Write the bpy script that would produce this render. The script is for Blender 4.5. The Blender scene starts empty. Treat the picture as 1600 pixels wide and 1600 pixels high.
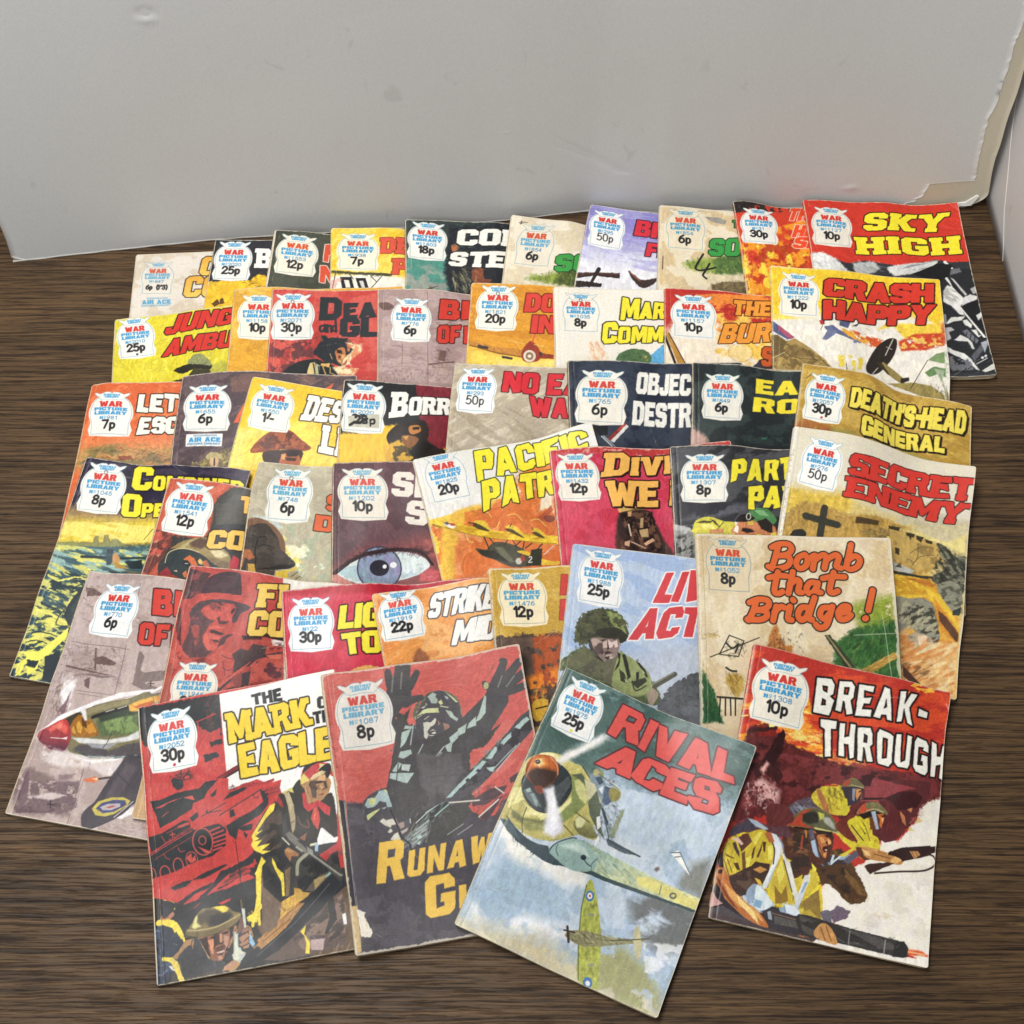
import bpy, math, random
import numpy as np

# ------------------------------------------------------------------ camera, light, exposure
scene = bpy.context.scene
MM = 0.001
cam_data = bpy.data.cameras.new('camera')
cam_data.sensor_width = 36
cam_data.lens = 36 * 1971.8 / 1600
cam_data.clip_start = 0.02
cam_data.clip_end = 50
camera = bpy.data.objects.new('camera', cam_data)
scene.collection.objects.link(camera)
camera.location = (0, 0, 0.8271)
camera.rotation_euler = (math.radians(90) - 1.08782, 0, 0)
scene.camera = camera

world = bpy.data.worlds.new('World')
scene.world = world
world.use_nodes = True
world.node_tree.nodes['Background'].inputs[0].default_value = (1.0, 0.985, 0.96, 1)
world.node_tree.nodes['Background'].inputs[1].default_value = 0.225

def area_lamp(name, loc, target, sx, sy, power, col):
    d = bpy.data.lights.new(name, 'AREA'); d.shape = 'RECTANGLE'; d.size = sx; d.size_y = sy
    d.energy = power; d.color = col
    o = bpy.data.objects.new(name, d); scene.collection.objects.link(o)
    o.location = loc
    v = [t - l for t, l in zip(target, loc)]
    o.rotation_euler = (math.atan2(math.hypot(v[0], v[1]), -v[2]), 0, math.atan2(v[0], -v[1]) + math.pi if False else math.atan2(-v[0], v[1]))
    return o
area_lamp('ceiling_lamp', (-0.40, 0.64, 1.65), (0.0, 0.5, 0), 1.0, 0.5, 28, (1.0, 0.985, 0.96))
area_lamp('front_left_lamp', (-1.1, -0.9, 1.5), (0.0, 0.7, 0.1), 1.0, 1.0, 14, (0.95, 0.98, 1.0))  # unseen soft lamp at front left, aimed at the grey card's face

vs = scene.view_settings
vs.view_transform = 'Standard'; vs.look = 'None'; vs.exposure = 0.0; vs.gamma = 1.0
vs.use_curve_mapping = False

# ------------------------------------------------------------------ helpers
def lin(c):
    c = np.asarray(c, float)
    return np.where(c <= .04045, c / 12.92, ((c + .055) / 1.055) ** 2.4)

def hexlin(h):
    return tuple(lin([int(h[i:i + 2], 16) / 255 for i in (0, 2, 4)])) + (1.0,)

def new_mat(name):
    m = bpy.data.materials.new(name); m.use_nodes = True
    nt = m.node_tree
    return m, nt, nt.nodes['Principled BSDF']

def node(nt, kind, **kw):
    n = nt.nodes.new(kind)
    for k, v in kw.items():
        if k in n.inputs: n.inputs[k].default_value = v
        else: setattr(n, k, v)
    return n

def ramp(nt, stops):
    n = nt.nodes.new('ShaderNodeValToRGB'); e = n.color_ramp.elements
    while len(e) < len(stops): e.new(.5)
    for s, (p, c) in zip(e, stops): s.position = p; s.color = c
    return n

def mix(nt, mode, fac, a, b):
    n = nt.nodes.new('ShaderNodeMix'); n.data_type = 'RGBA'; n.blend_type = mode
    for sock, v in ((n.inputs[0], fac), (n.inputs[6], a), (n.inputs[7], b)):
        if isinstance(v, (int, float)): sock.default_value = v
        elif isinstance(v, tuple): sock.default_value = v
        else: nt.links.new(v, sock)
    return n.outputs[2]

def mesh_obj(name, verts, faces, mat, parent=None, smooth=True, cols=None):
    """Link one mesh object; verts (n,3) in metres, faces (m,4) or list of tuples."""
    me = bpy.data.meshes.new(name)
    verts = np.asarray(verts, np.float32)
    if isinstance(faces, np.ndarray):
        m, k = faces.shape
        me.vertices.add(len(verts)); me.vertices.foreach_set('co', verts.ravel())
        me.loops.add(m * k); me.loops.foreach_set('vertex_index', faces.astype(np.int32).ravel())
        me.polygons.add(m); me.polygons.foreach_set('loop_start', np.arange(0, m * k, k, dtype=np.int32))
        me.update(calc_edges=True); me.validate()
    else:
        me.from_pydata([tuple(map(float, v)) for v in verts], [], [tuple(map(int, f)) for f in faces]); me.update()
    if smooth: me.polygons.foreach_set('use_smooth', np.ones(len(me.polygons), bool))
    if cols is not None:
        a = me.color_attributes.new('print', 'FLOAT_COLOR', 'POINT')
        c = np.ones((len(verts), 4), np.float32); c[:, :3] = cols
        a.data.foreach_set('color', c.ravel())
    me.materials.append(mat)
    o = bpy.data.objects.new(name, me); scene.collection.objects.link(o)
    if parent: o.parent = parent
    return o

def grid_faces(nu, nv, off=0):
    i, j = np.meshgrid(np.arange(nu - 1), np.arange(nv - 1), indexing='ij')
    a = (i * nv + j).ravel() + off
    return np.stack([a, a + 1, a + nv + 1, a + nv], 1)

def tag(o, label, cat, group=None, kind=None):
    o['label'] = label; o['category'] = cat
    if group: o['group'] = group
    if kind: o['kind'] = kind

def empty(name, loc, rz=0.0):
    o = bpy.data.objects.new(name, None); o.empty_display_size = .02
    scene.collection.objects.link(o); o.location = loc; o.rotation_euler = (0, 0, rz)
    return o

# ------------------------------------------------------------------ materials of the setting
def wood_material():
    m, nt, b = new_mat('dark_oak'); L = nt.links.new
    tc = node(nt, 'ShaderNodeTexCoord')
    def mp(sx, sy, rot=.012):
        n = nt.nodes.new('ShaderNodeMapping'); n.inputs['Scale'].default_value = (sx, sy, 1); n.inputs['Rotation'].default_value = (0, 0, rot)
        return n
    warp = node(nt, 'ShaderNodeTexNoise', Scale=1.0, Detail=3.0); w0 = mp(7, 22); L(tc.outputs['Object'], w0.inputs[0]); L(w0.outputs[0], warp.inputs['Vector'])
    sub = node(nt, 'ShaderNodeVectorMath', operation='SUBTRACT'); sub.inputs[1].default_value = (.5, .5, .5); L(warp.outputs['Color'], sub.inputs[0])
    sc = node(nt, 'ShaderNodeVectorMath', operation='MULTIPLY'); sc.inputs[1].default_value = (.0, .006, 0); L(sub.outputs[0], sc.inputs[0])
    add = node(nt, 'ShaderNodeVectorMath', operation='ADD'); L(tc.outputs['Object'], add.inputs[0]); L(sc.outputs[0], add.inputs[1])
    def tex(sx, sy, detail, rough=.55):
        p = mp(sx, sy); L(add.outputs[0], p.inputs[0])
        t = node(nt, 'ShaderNodeTexNoise', Scale=1.0, Detail=detail, Roughness=rough); L(p.outputs[0], t.inputs['Vector'])
        return t.outputs['Fac']
    broad = tex(3, 30, 2); mid = tex(9, 360, 5, .6); pores = tex(26, 800, 4, .6); fine = tex(45, 1700, 3); dash = tex(36, 520, 4)
    base = ramp(nt, [(.30, hexlin('413122')), (.5, hexlin('54402a')), (.72, hexlin('705639'))]); L(mid, base.inputs[0])
    br = ramp(nt, [(.3, (.72, .70, .68, 1)), (.7, (1.08, 1.06, 1.04, 1))]); L(broad, br.inputs[0])
    c = mix(nt, 'MULTIPLY', 1.0, base.outputs[0], br.outputs[0])
    r1 = ramp(nt, [(.43, (.26, .22, .19, 1)), (.475, (1, 1, 1, 1))]); L(pores, r1.inputs[0])
    c = mix(nt, 'MULTIPLY', .72, c, r1.outputs[0])
    r2 = ramp(nt, [(.41, (.30, .26, .23, 1)), (.45, (1, 1, 1, 1))]); L(mid, r2.inputs[0])
    c = mix(nt, 'MULTIPLY', .6, c, r2.outputs[0])
    r3 = ramp(nt, [(.35, (.8, .79, .78, 1)), (.65, (1.1, 1.1, 1.1, 1))]); L(fine, r3.inputs[0])
    c = mix(nt, 'MULTIPLY', .8, c, r3.outputs[0])
    r4 = ramp(nt, [(.37, (.3, .26, .23, 1)), (.40, (1, 1, 1, 1))]); L(dash, r4.inputs[0])
    c = mix(nt, 'MULTIPLY', .6, c, r4.outputs[0])
    r5 = ramp(nt, [(.32, (.55, .53, .5, 1)), (.42, (1, 1, 1, 1))]); L(tex(90, 900, 2), r5.inputs[0])
    c = mix(nt, 'MULTIPLY', .55, c, r5.outputs[0])
    L(c, b.inputs['Base Color'])
    rr = ramp(nt, [(.35, (.62, .62, .62, 1)), (.6, (.46, .46, .46, 1))]); L(pores, rr.inputs[0]); L(rr.outputs[0], b.inputs['Roughness'])
    bp = node(nt, 'ShaderNodeBump', Strength=.35, Distance=.0006); L(r1.outputs[0], bp.inputs['Height']); L(bp.outputs[0], b.inputs['Normal'])
    b.inputs['Specular IOR Level'].default_value = .22
    return m

def card_material(name, c1, c2, rough, scale=30.0, bump=.15):
    m, nt, b = new_mat(name); L = nt.links.new
    tc = node(nt, 'ShaderNodeTexCoord')
    n1 = node(nt, 'ShaderNodeTexNoise', Scale=scale * .15, Detail=4.0); L(tc.outputs['Object'], n1.inputs['Vector'])
    n2 = node(nt, 'ShaderNodeTexNoise', Scale=scale * 25, Detail=3.0); L(tc.outputs['Object'], n2.inputs['Vector'])
    r = ramp(nt, [(.3, hexlin(c1)), (.7, hexlin(c2))]); L(n1.outputs['Fac'], r.inputs[0])
    r2 = ramp(nt, [(.3, (.94, .94, .94, 1)), (.7, (1.03, 1.03, 1.03, 1))]); L(n2.outputs['Fac'], r2.inputs[0])
    c = mix(nt, 'MULTIPLY', 1.0, r.outputs[0], r2.outputs[0])
    # small rubbed marks and specks
    n3 = node(nt, 'ShaderNodeTexNoise', Scale=scale * 1.3, Detail=5.0, Distortion=1.0); L(tc.outputs['Object'], n3.inputs['Vector'])
    r3 = ramp(nt, [(.27, (.80, .79, .79, 1)), (.33, (1, 1, 1, 1))]); L(n3.outputs['Fac'], r3.inputs[0])
    c = mix(nt, 'MULTIPLY', .5, c, r3.outputs[0])
    L(c, b.inputs['Base Color']); b.inputs['Roughness'].default_value = rough
    bp = node(nt, 'ShaderNodeBump', Strength=bump, Distance=.0005); L(n2.outputs['Fac'], bp.inputs['Height']); L(bp.outputs[0], b.inputs['Normal'])
    return m

def print_material(name, rough, coat):
    m, nt, b = new_mat(name); L = nt.links.new
    a = node(nt, 'ShaderNodeAttribute', attribute_name='print')
    tc = node(nt, 'ShaderNodeTexCoord')
    n1 = node(nt, 'ShaderNodeTexNoise', Scale=900.0, Detail=2.0); L(tc.outputs['Object'], n1.inputs['Vector'])
    r1 = ramp(nt, [(.3, (.92, .92, .92, 1)), (.7, (1.05, 1.05, 1.05, 1))]); L(n1.outputs['Fac'], r1.inputs[0])
    c = mix(nt, 'MULTIPLY', 1.0, a.outputs['Color'], r1.outputs[0])
    # scuffs: worn streaks where the ink is rubbed to paper
    mpg = nt.nodes.new('ShaderNodeMapping'); mpg.inputs['Scale'].default_value = (1, .35, 1); mpg.inputs['Rotation'].default_value = (0, 0, .6); L(tc.outputs['Object'], mpg.inputs[0])
    n2 = node(nt, 'ShaderNodeTexNoise', Scale=260.0, Detail=6.0, Roughness=.7); L(mpg.outputs[0], n2.inputs['Vector'])
    r2 = ramp(nt, [(.70, (0, 0, 0, 1)), (.76, (1, 1, 1, 1))]); L(n2.outputs['Fac'], r2.inputs[0])
    sc = nt.nodes.new('ShaderNodeMath'); sc.operation = 'MULTIPLY'; sc.inputs[1].default_value = .22; L(r2.outputs[0], sc.inputs[0])
    c = mix(nt, 'MIX', sc.outputs[0], c, hexlin('d8cdb8'))
    L(c, b.inputs['Base Color'])
    n3 = node(nt, 'ShaderNodeTexNoise', Scale=45.0, Detail=3.0); L(tc.outputs['Object'], n3.inputs['Vector'])
    r3 = ramp(nt, [(.3, (rough - .06,) * 3 + (1,)), (.7, (rough + .1,) * 3 + (1,))]); L(n3.outputs['Fac'], r3.inputs[0]); L(r3.outputs[0], b.inputs['Roughness'])
    n4 = node(nt, 'ShaderNodeTexNoise', Scale=70.0, Detail=4.0); L(tc.outputs['Object'], n4.inputs['Vector'])
    bp = node(nt, 'ShaderNodeBump', Strength=.10, Distance=.0008); L(n4.outputs['Fac'], bp.inputs['Height'])
    bp2 = node(nt, 'ShaderNodeBump', Strength=.12, Distance=.0002); L(n1.outputs['Fac'], bp2.inputs['Height']); L(bp.outputs[0], bp2.inputs['Normal'])
    L(bp2.outputs[0], b.inputs['Normal'])
    b.inputs['Specular IOR Level'].default_value = .24; b.inputs['Coat Weight'].default_value = coat; b.inputs['Coat Roughness'].default_value = .28
    return m

def page_material():
    m, nt, b = new_mat('aged_pages'); L = nt.links.new
    tc = node(nt, 'ShaderNodeTexCoord')
    mpg = nt.nodes.new('ShaderNodeMapping'); mpg.inputs['Scale'].default_value = (60, 60, 5200); L(tc.outputs['Object'], mpg.inputs[0])
    n = node(nt, 'ShaderNodeTexNoise', Scale=1.0, Detail=3.0); L(mpg.outputs[0], n.inputs['Vector'])
    r = ramp(nt, [(.3, hexlin('8a7656')), (.5, hexlin('c9b592')), (.7, hexlin('dccbab'))]); L(n.outputs['Fac'], r.inputs[0])
    L(r.outputs[0], b.inputs['Base Color']); b.inputs['Roughness'].default_value = .85
    return m

M_WOOD = wood_material()
M_GREY = card_material('grey_card_face', 'c9cac9', 'cfd0cf', .42)
M_CORE = card_material('torn_grey_board', 'bdb6a2', 'ccc5b1', .9, 60.0, .5)
M_SIDE = card_material('side_panel_grey', 'bab8b8', 'c2c0c0', .5)
M_RIM = card_material('rubbed_card_rim', 'b4b0a8', 'c4c0b8', .7)
M_EDGE = card_material('white_card_edge', 'd8d5ce', 'e4e1da', .7)
M_COVER = [print_material('cover_print_satin', .46, .06), print_material('cover_print_gloss', .40, .14), print_material('cover_print_matt', .55, .0)]
M_PAGE = page_material()
M_METAL, _nt, _b = new_mat('dull_steel'); _b.inputs['Base Color'].default_value = (.12, .10, .09, 1); _b.inputs['Roughness'].default_value = .5; _b.inputs['Metallic'].default_value = .6

# ------------------------------------------------------------------ table top
def rounded_slab(x0, y0, x1, y1, z0, z1):
    v = []; f = []
    for z in (z0, z1):
        v += [(x0, y0, z), (x1, y0, z), (x1, y1, z), (x0, y1, z)]
    f = [(3, 2, 1, 0), (4, 5, 6, 7), (0, 1, 5, 4), (1, 2, 6, 5), (2, 3, 7, 6), (3, 0, 4, 7)]
    return np.array(v), f
v, f = rounded_slab(-1.1, -.15, 1.1, 1.3, -.03, 0)
table = mesh_obj('table', v, f, M_WOOD, smooth=False)
tag(table, 'dark brown wood table top with streaky grain under all the comics', 'table', kind='structure')

# ------------------------------------------------------------------ the leaning grey card and the side panel
LEAN = math.radians(14)
BOARD_X = np.array([-.4125, -.36, -.308, -.250, -.195, -.149, -.088, 0, .066, .123, .19, .25, .31, .376, .4005])
BOARD_Y = np.array([.6665, .6746, .6820, .6896, .6945, .6975, .7030, .7110, .7215, .7190, .7215, .7250, .7265, .7258, .7238])
def board_point(s, h, d):
    """s 0..1 along the foot, h height up the card (m), d distance in front of its face (m)."""
    x = -.4125 + .8130 * s
    y = np.interp(x, BOARD_X, BOARD_Y)
    straight = .6675 + .0565 * s
    k = np.clip(1 - h / .22, 0, 1) ** 1.5
    y = straight + (y - straight) * (k * .8 + .2)
    return np.stack([x + 0 * h, y + h * math.sin(LEAN) - d * math.cos(LEAN), h * math.cos(LEAN) + d * math.sin(LEAN)], -1)

def card_sheet(name, sfun, h_top, d_back, d_front, mat, parent, foot=lambda s: 0 * s, dent=None):
    """A closed sheet: sfun(h) gives left and right limits of s at each height."""
    ns, nh = 170, 0
    hs = np.concatenate([np.linspace(0, .03, 46), np.linspace(.03, .22, 150)[1:], np.linspace(.22, h_top, 12)[1:]]); nh = len(hs)
    V = []
    for d in (d_front, d_back):
        rows = []
        for k in range(ns):
            t = k / (ns - 1)
            l, r = sfun(hs)
            s = l + (r - l) * t
            h = hs + foot(s) * np.clip(1 - hs / .05, 0, 1)
            dd = d + (dent(s, h) if dent is not None and d == d_front else 0 * h)
            rows.append(board_point(s, h, dd))
        V.append(np.array(rows).reshape(-1, 3))
    n = ns * nh
    F = [grid_faces(ns, nh)[:, ::-1], grid_faces(ns, nh, n)]
    def side(idx):
        a, b = idx[:-1], idx[1:]
        return np.stack([a, b, b + n, a + n], 1)
    F += [side(np.arange(ns) * nh), side(np.arange(ns) * nh + nh - 1)[:, ::-1], side(np.arange(nh))[:, ::-1], side(np.arange(nh) + (ns - 1) * nh)]
    return mesh_obj(name, np.vstack(V), np.vstack(F), mat, parent)

panel = empty('cardboard_panel', (0, 0, 0))
tag(panel, 'large grey cardboard sheet leaning behind the comics with a torn right edge', 'cardboard')
def core_lim(h):
    l = 0 * h + .0015 * np.sin(h * 70)
    r = 1 - .022 * np.clip(1 - h / .016, 0, 1) ** 2 - .006 * np.clip(h / .05, 0, 1) + .0005 * np.sin(h * 130)
    return l + .012 * np.clip(1 - h / .006, 0, 1) ** 2, r
def face_lim(h):
    l, r = core_lim(h)
    j = (fbm1(h * 60, 3) - .5) * .0035 + (fbm1(h * 420, 9) - .5) * .0016
    w = .0155 + j + .002 * np.clip(h / .1, 0, 1)
    w = np.where(h < .0225, .064 + (fbm1(h * 420, 5) - .5) * .006, w)
    w = np.where((h >= .0225) & (h < .0262), .064 + (.0155 - .064) * (h - .0225) / .0037 + (fbm1(h * 900, 2) - .5) * .006, w)
    return l + .0008, r - w
def fbm1(t, seed):
    t = np.asarray(t, float); i = np.floor(t).astype(int); f = t - i; f = f * f * (3 - 2 * f)
    r = np.random.RandomState(seed).rand(512)
    return r[i & 511] * (1 - f) + r[(i + 1) & 511] * f
DENTS = [  # along, up, radius, depth: knocks and pin holes in the card
 (.187, .205, .004, -.0014), (.188, .199, .003, .0010), (.333, .262, .0016, .0012), (.345, .256, .002, -.0010), (.46, .163, .002, .0008),
 (.50, .089, .003, .0010), (.475, .092, .0016, .0008), (.39, .245, .0016, .0006), (.30, .100, .0012, -.0008), (.80, .245, .0014, .0008), (.855, .020, .003, .0014)]
def dents(s, h):
    o = 0 * h
    for (a, b, r, d) in DENTS:
        q = ((s - a) * .82) ** 2 + (h - b) ** 2
        o = o + d * np.exp(-q / (2 * (r * .6) ** 2))
    o = o + .0009 * (np.sin(s * 9 + 1) * np.sin(h * 14)) 
    # long shallow creases
    c1 = np.abs((s - .76) * .82 * .6 + (h - .27) * .8); c2 = np.abs((s - .53) * .82 * .5 + (h - .085) * .86)
    o = o + .0005 * np.exp(-(c1 / .002) ** 2) * (h > .17) * (np.abs(s - .76) < .07) - .0005 * np.exp(-(c2 / .003) ** 2) * (np.abs(s - .56) < .06)
    return o
core = card_sheet('backing_board', core_lim, .52, -.0042, 0.0, M_CORE, panel, dent=dents)
face = card_sheet('paper_face', face_lim, .52, .00012, .00045, M_GREY, panel, dent=dents, foot=lambda s: .0012 + 0 * s)
v = []; f = []
for k in range(60):                                                   # bruised white rim along the foot
    s = .001 + .975 * k / 59
    jit = .0006 * math.sin(k * 2.3)
    for h, d in ((.0004, .0009), (.0016 + jit, .0009), (.0016 + jit, -.004), (.0004, -.004)):
        v.append(board_point(np.array(s), np.array(h - .0003), np.array(d - .0002)))
for k in range(59):
    for q in range(4): f.append((k * 4 + q, k * 4 + (q + 1) % 4, k * 4 + 4 + (q + 1) % 4, k * 4 + 4 + q))
mesh_obj('white_edge', np.array(v), f, M_RIM, panel)
# folded white flap on the bruised lower right corner
v = [board_point(np.array(a), np.array(b), np.array(c)) for a, b, c in ((.966, .0015, .0018), (.984, .0035, .0020), (.9895, .0125, .0016), (.9870, .0128, .0012), (.978, .0058, .0013), (.966, .0034, .0012))]
v2 = [p - np.array([0, -.0012, 0]) for p in v]
mesh_obj('corner_fold', np.array(v + v2), [(0, 1, 2, 3, 4, 5), (11, 10, 9, 8, 7, 6)] + [(i, (i + 1) % 6, 6 + (i + 1) % 6, 6 + i)[::-1] for i in range(6)], M_EDGE, panel, smooth=False)

side = empty('side_panel', (0, 0, 0))
tag(side, 'grey card panel standing at the right edge with a pale upright crease', 'cardboard')
def side_pt(t, z, d): # t metres towards the camera along the foot
    return (.4022 + .026 * min(max(t - .2, 0), .14) + .003 * t + d + .01 * z, .9357 - t, z)
nt_, nz_ = 30, 30
V = []
for d in (0, .005):
    for a in range(nt_):
        for b in range(nz_): V.append(side_pt(.58 * a / (nt_ - 1), .34 * b / (nz_ - 1), d + .0012 * math.sin(a * .7) * (b / nz_)))
n = nt_ * nz_
F = [grid_faces(nt_, nz_), grid_faces(nt_, nz_, n)[:, ::-1]]
for idx, fl in ((np.arange(nt_) * nz_, 1), (np.arange(nt_) * nz_ + nz_ - 1, 0), (np.arange(nz_), 0), (np.arange(nz_) + (nt_ - 1) * nz_, 1)):
    q = np.stack([idx[:-1], idx[1:], idx[1:] + n, idx[:-1] + n], 1); F.append(q if fl else q[:, ::-1])
mesh_obj('board', np.array(V), np.vstack(F), M_SIDE, side, smooth=False)
path = [(.130, .13), (.158, .104), (.176, .085), (.190, .068), (.215, .045), (.237, .0235), (.255, .012), (.269, .0015)]
v = []; f = []
for k, (t, z) in enumerate(path):
    p = np.array(side_pt(t, z, -.0007))
    for dx, dy in ((.0004, -.0002), (.0004, .0002), (.0014, .0002), (.0014, -.0002)): v.append(p + np.array([dx, dy, 0]))
for k in range(len(path) - 1):
    for q in range(4): f.append((k * 4 + q, k * 4 + (q + 1) % 4, k * 4 + 4 + (q + 1) % 4, k * 4 + 4 + q))
mesh_obj('crease', np.array(v), f, M_EDGE, side, smooth=False)

v, f = rounded_slab(-.62, .80, -.418, .806, 0, .4)
wall_card = mesh_obj('white_card', v, f, M_EDGE, smooth=False)
tag(wall_card, 'small bit of white card showing behind the left end of the grey sheet', 'card')

# ------------------------------------------------------------------ cover painter
# Every cover is painted here in code, in cover millimetres (x right, y down from the
# top left corner), and stored as the point colours of a fine mesh.
_rs = np.random.RandomState(11)
LAT = _rs.rand(256, 256)

def vnoise(x, y, seed=0):
    x = x + seed * 17.31; y = y + seed * 9.77
    xi = np.floor(x).astype(int); yi = np.floor(y).astype(int)
    fx = x - xi; fy = y - yi
    fx = fx * fx * (3 - 2 * fx); fy = fy * fy * (3 - 2 * fy)
    a = LAT[xi & 255, yi & 255]; b = LAT[(xi + 1) & 255, yi & 255]
    c = LAT[xi & 255, (yi + 1) & 255]; d = LAT[(xi + 1) & 255, (yi + 1) & 255]
    return (a * (1 - fx) + b * fx) * (1 - fy) + (c * (1 - fx) + d * fx) * fy

def fbm(x, y, seed=0, octs=4):
    s = 0; w = .5; t = 0
    for k in range(octs):
        s = s + w * vnoise(x, y, seed + k * 3.1); t += w; w *= .55
        x = x * 2.03; y = y * 2.03
    return s / t

def rgb(h):
    return np.array([int(h[i:i + 2], 16) / 255 for i in (0, 2, 4)])

def smooth_poly(p, closed=True, n=4):
    p = np.asarray(p, float); m = len(p); out = []
    for i in range(m if closed else m - 1):
        if closed: a, b, c, d = p[i - 1], p[i], p[(i + 1) % m], p[(i + 2) % m]
        else: a, b, c, d = p[max(i - 1, 0)], p[i], p[i + 1], p[min(i + 2, m - 1)]
        for k in range(n):
            t = k / n
            out.append(.5 * (2 * b + (c - a) * t + (2 * a - 5 * b + 4 * c - d) * t * t + (3 * b - a - 3 * c + d) * t ** 3))
    if not closed: out.append(p[-1])
    return np.array(out)

class Canvas:
    def __init__(s, us, vs, base):
        s.us, s.vs = us, vs
        s.X, s.Y = np.meshgrid(us, vs, indexing='ij')
        s.C = np.empty(s.X.shape + (3,)); s.C[:] = rgb(base)
        s.seed = 1
    def win(s, x0, y0, x1, y1):
        i0, i1 = np.searchsorted(s.us, (x0, x1)); j0, j1 = np.searchsorted(s.vs, (y0, y1))
        return slice(max(i0 - 1, 0), i1 + 1), slice(max(j0 - 1, 0), j1 + 1)
    def put(s, w, m, col):
        m = np.clip(m, 0, 1)[..., None]; s.C[w] = s.C[w] * (1 - m) + col * m
    def sdf(s, X, Y, polys):
        d = np.full(X.shape, 1e9); ins = np.zeros(X.shape, bool)
        for p in polys:
            q = np.roll(p, -1, axis=0)
            for (ax, ay), (bx, by) in zip(p, q):
                ex, ey = bx - ax, by - ay
                t = np.clip(((X - ax) * ex + (Y - ay) * ey) / (ex * ex + ey * ey + 1e-12), 0, 1)
                d = np.minimum(d, (X - ax - t * ex) ** 2 + (Y - ay - t * ey) ** 2)
                if ay != by:
                    ins ^= ((ay > Y) != (by > Y)) & (X < ex * (Y - ay) / ey + ax)
        d = np.sqrt(d)
        return np.where(ins, -d, d)
    def area(s, pts, o, pad=0, smooth=False):
        p = smooth_poly(pts) if smooth else np.asarray(pts, float)
        soft, warp = o.get('s', .22), o.get('w', .5)
        m = soft + warp + pad + .6
        w = s.win(p[:, 0].min() - m, p[:, 1].min() - m, p[:, 0].max() + m, p[:, 1].max() + m)
        X, Y = s.X[w], s.Y[w]
        if X.size == 0: return None
        s.seed += 1
        if warp:
            f = o.get('wf', .6)
            WX = X + (fbm(X * f, Y * f, s.seed, 3) - .5) * 1.7 * warp
            WY = Y + (fbm(X * f, Y * f, s.seed + 40, 3) - .5) * 1.7 * warp
        else: WX, WY = X, Y
        d = s.sdf(WX, WY, [p])
        return w, X, Y, d, .5 - d / max(2 * soft, .3)
    def shade(s, X, Y, col, o, p):
        c = np.empty(X.shape + (3,)); c[:] = rgb(col)
        if 'c2' in o:
            y0, y1 = p[:, 1].min(), p[:, 1].max(); x0, x1 = p[:, 0].min(), p[:, 0].max()
            t = (X - x0) / (x1 - x0 + 1e-6) if o.get('g') == 'h' else (Y - y0) / (y1 - y0 + 1e-6)
            t = np.clip(t + (fbm(X * .12, Y * .12, s.seed + 5) - .5) * .5, 0, 1)[..., None]
            c = c * (1 - t) + rgb(o['c2']) * t
        n = o.get('n', .05)
        if n: c = c * (1 + (fbm(X * .5, Y * .22, s.seed + 9, 3) - .5)[..., None] * 4 * n)
        return c
    def P(s, col, pts, o, smooth=False):
        r = s.area(pts, o, smooth=smooth)
        if r: s.put(r[0], r[4] * o.get('a', 1), s.shade(r[1], r[2], col, o, np.asarray(pts)))
    def K(s, col, pts, o): s.P(col, pts, o, True)
    def E(s, col, pts, o):
        c, a, b = np.asarray(pts, float)[:3]
        t = np.linspace(0, 2 * np.pi, 25)[:-1, None]
        p = c + np.cos(t) * (a - c) + np.sin(t) * (b - c)
        o = dict({'w': .15}, **o)
        if 't' in o:
            q = np.vstack([p, p[:1]]); s.L(col, q, {'w': o['t'], 'w2': o['t'], 's': .25})
        else: s.P(col, p, o)
    def L(s, col, pts, o):
        p = np.asarray(pts, float)
        if o.get('k'): p = smooth_poly(p, False)
        w0 = o.get('w', 1) / 2; w1 = o.get('w2', o.get('w', 1)) / 2; m = max(w0, w1) + 1
        w = s.win(p[:, 0].min() - m, p[:, 1].min() - m, p[:, 0].max() + m, p[:, 1].max() + m)
        X, Y = s.X[w], s.Y[w]
        if X.size == 0: return
        seg = np.linalg.norm(np.diff(p, axis=0), axis=1); cum = np.concatenate([[0], np.cumsum(seg)]); tot = cum[-1] + 1e-9
        d = np.full(X.shape, 1e9)
        if o.get('wp', 0):
            X = X + (fbm(X * .5, Y * .5, s.seed) - .5) * 2 * o['wp']; Y = Y + (fbm(X * .5, Y * .5, s.seed + 7) - .5) * 2 * o['wp']
        for k in range(len(p) - 1):
            a, e = p[k], p[k + 1] - p[k]
            t = np.clip(((X - a[0]) * e[0] + (Y - a[1]) * e[1]) / (e @ e + 1e-12), 0, 1)
            r = w0 + (w1 - w0) * (cum[k] + t * seg[k]) / tot
            d = np.minimum(d, np.hypot(X - a[0] - t * e[0], Y - a[1] - t * e[1]) - r)
        s.put(w, (.5 - d / max(2 * o.get('s', .22), .3)) * o.get('a', 1), rgb(col))
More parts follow.
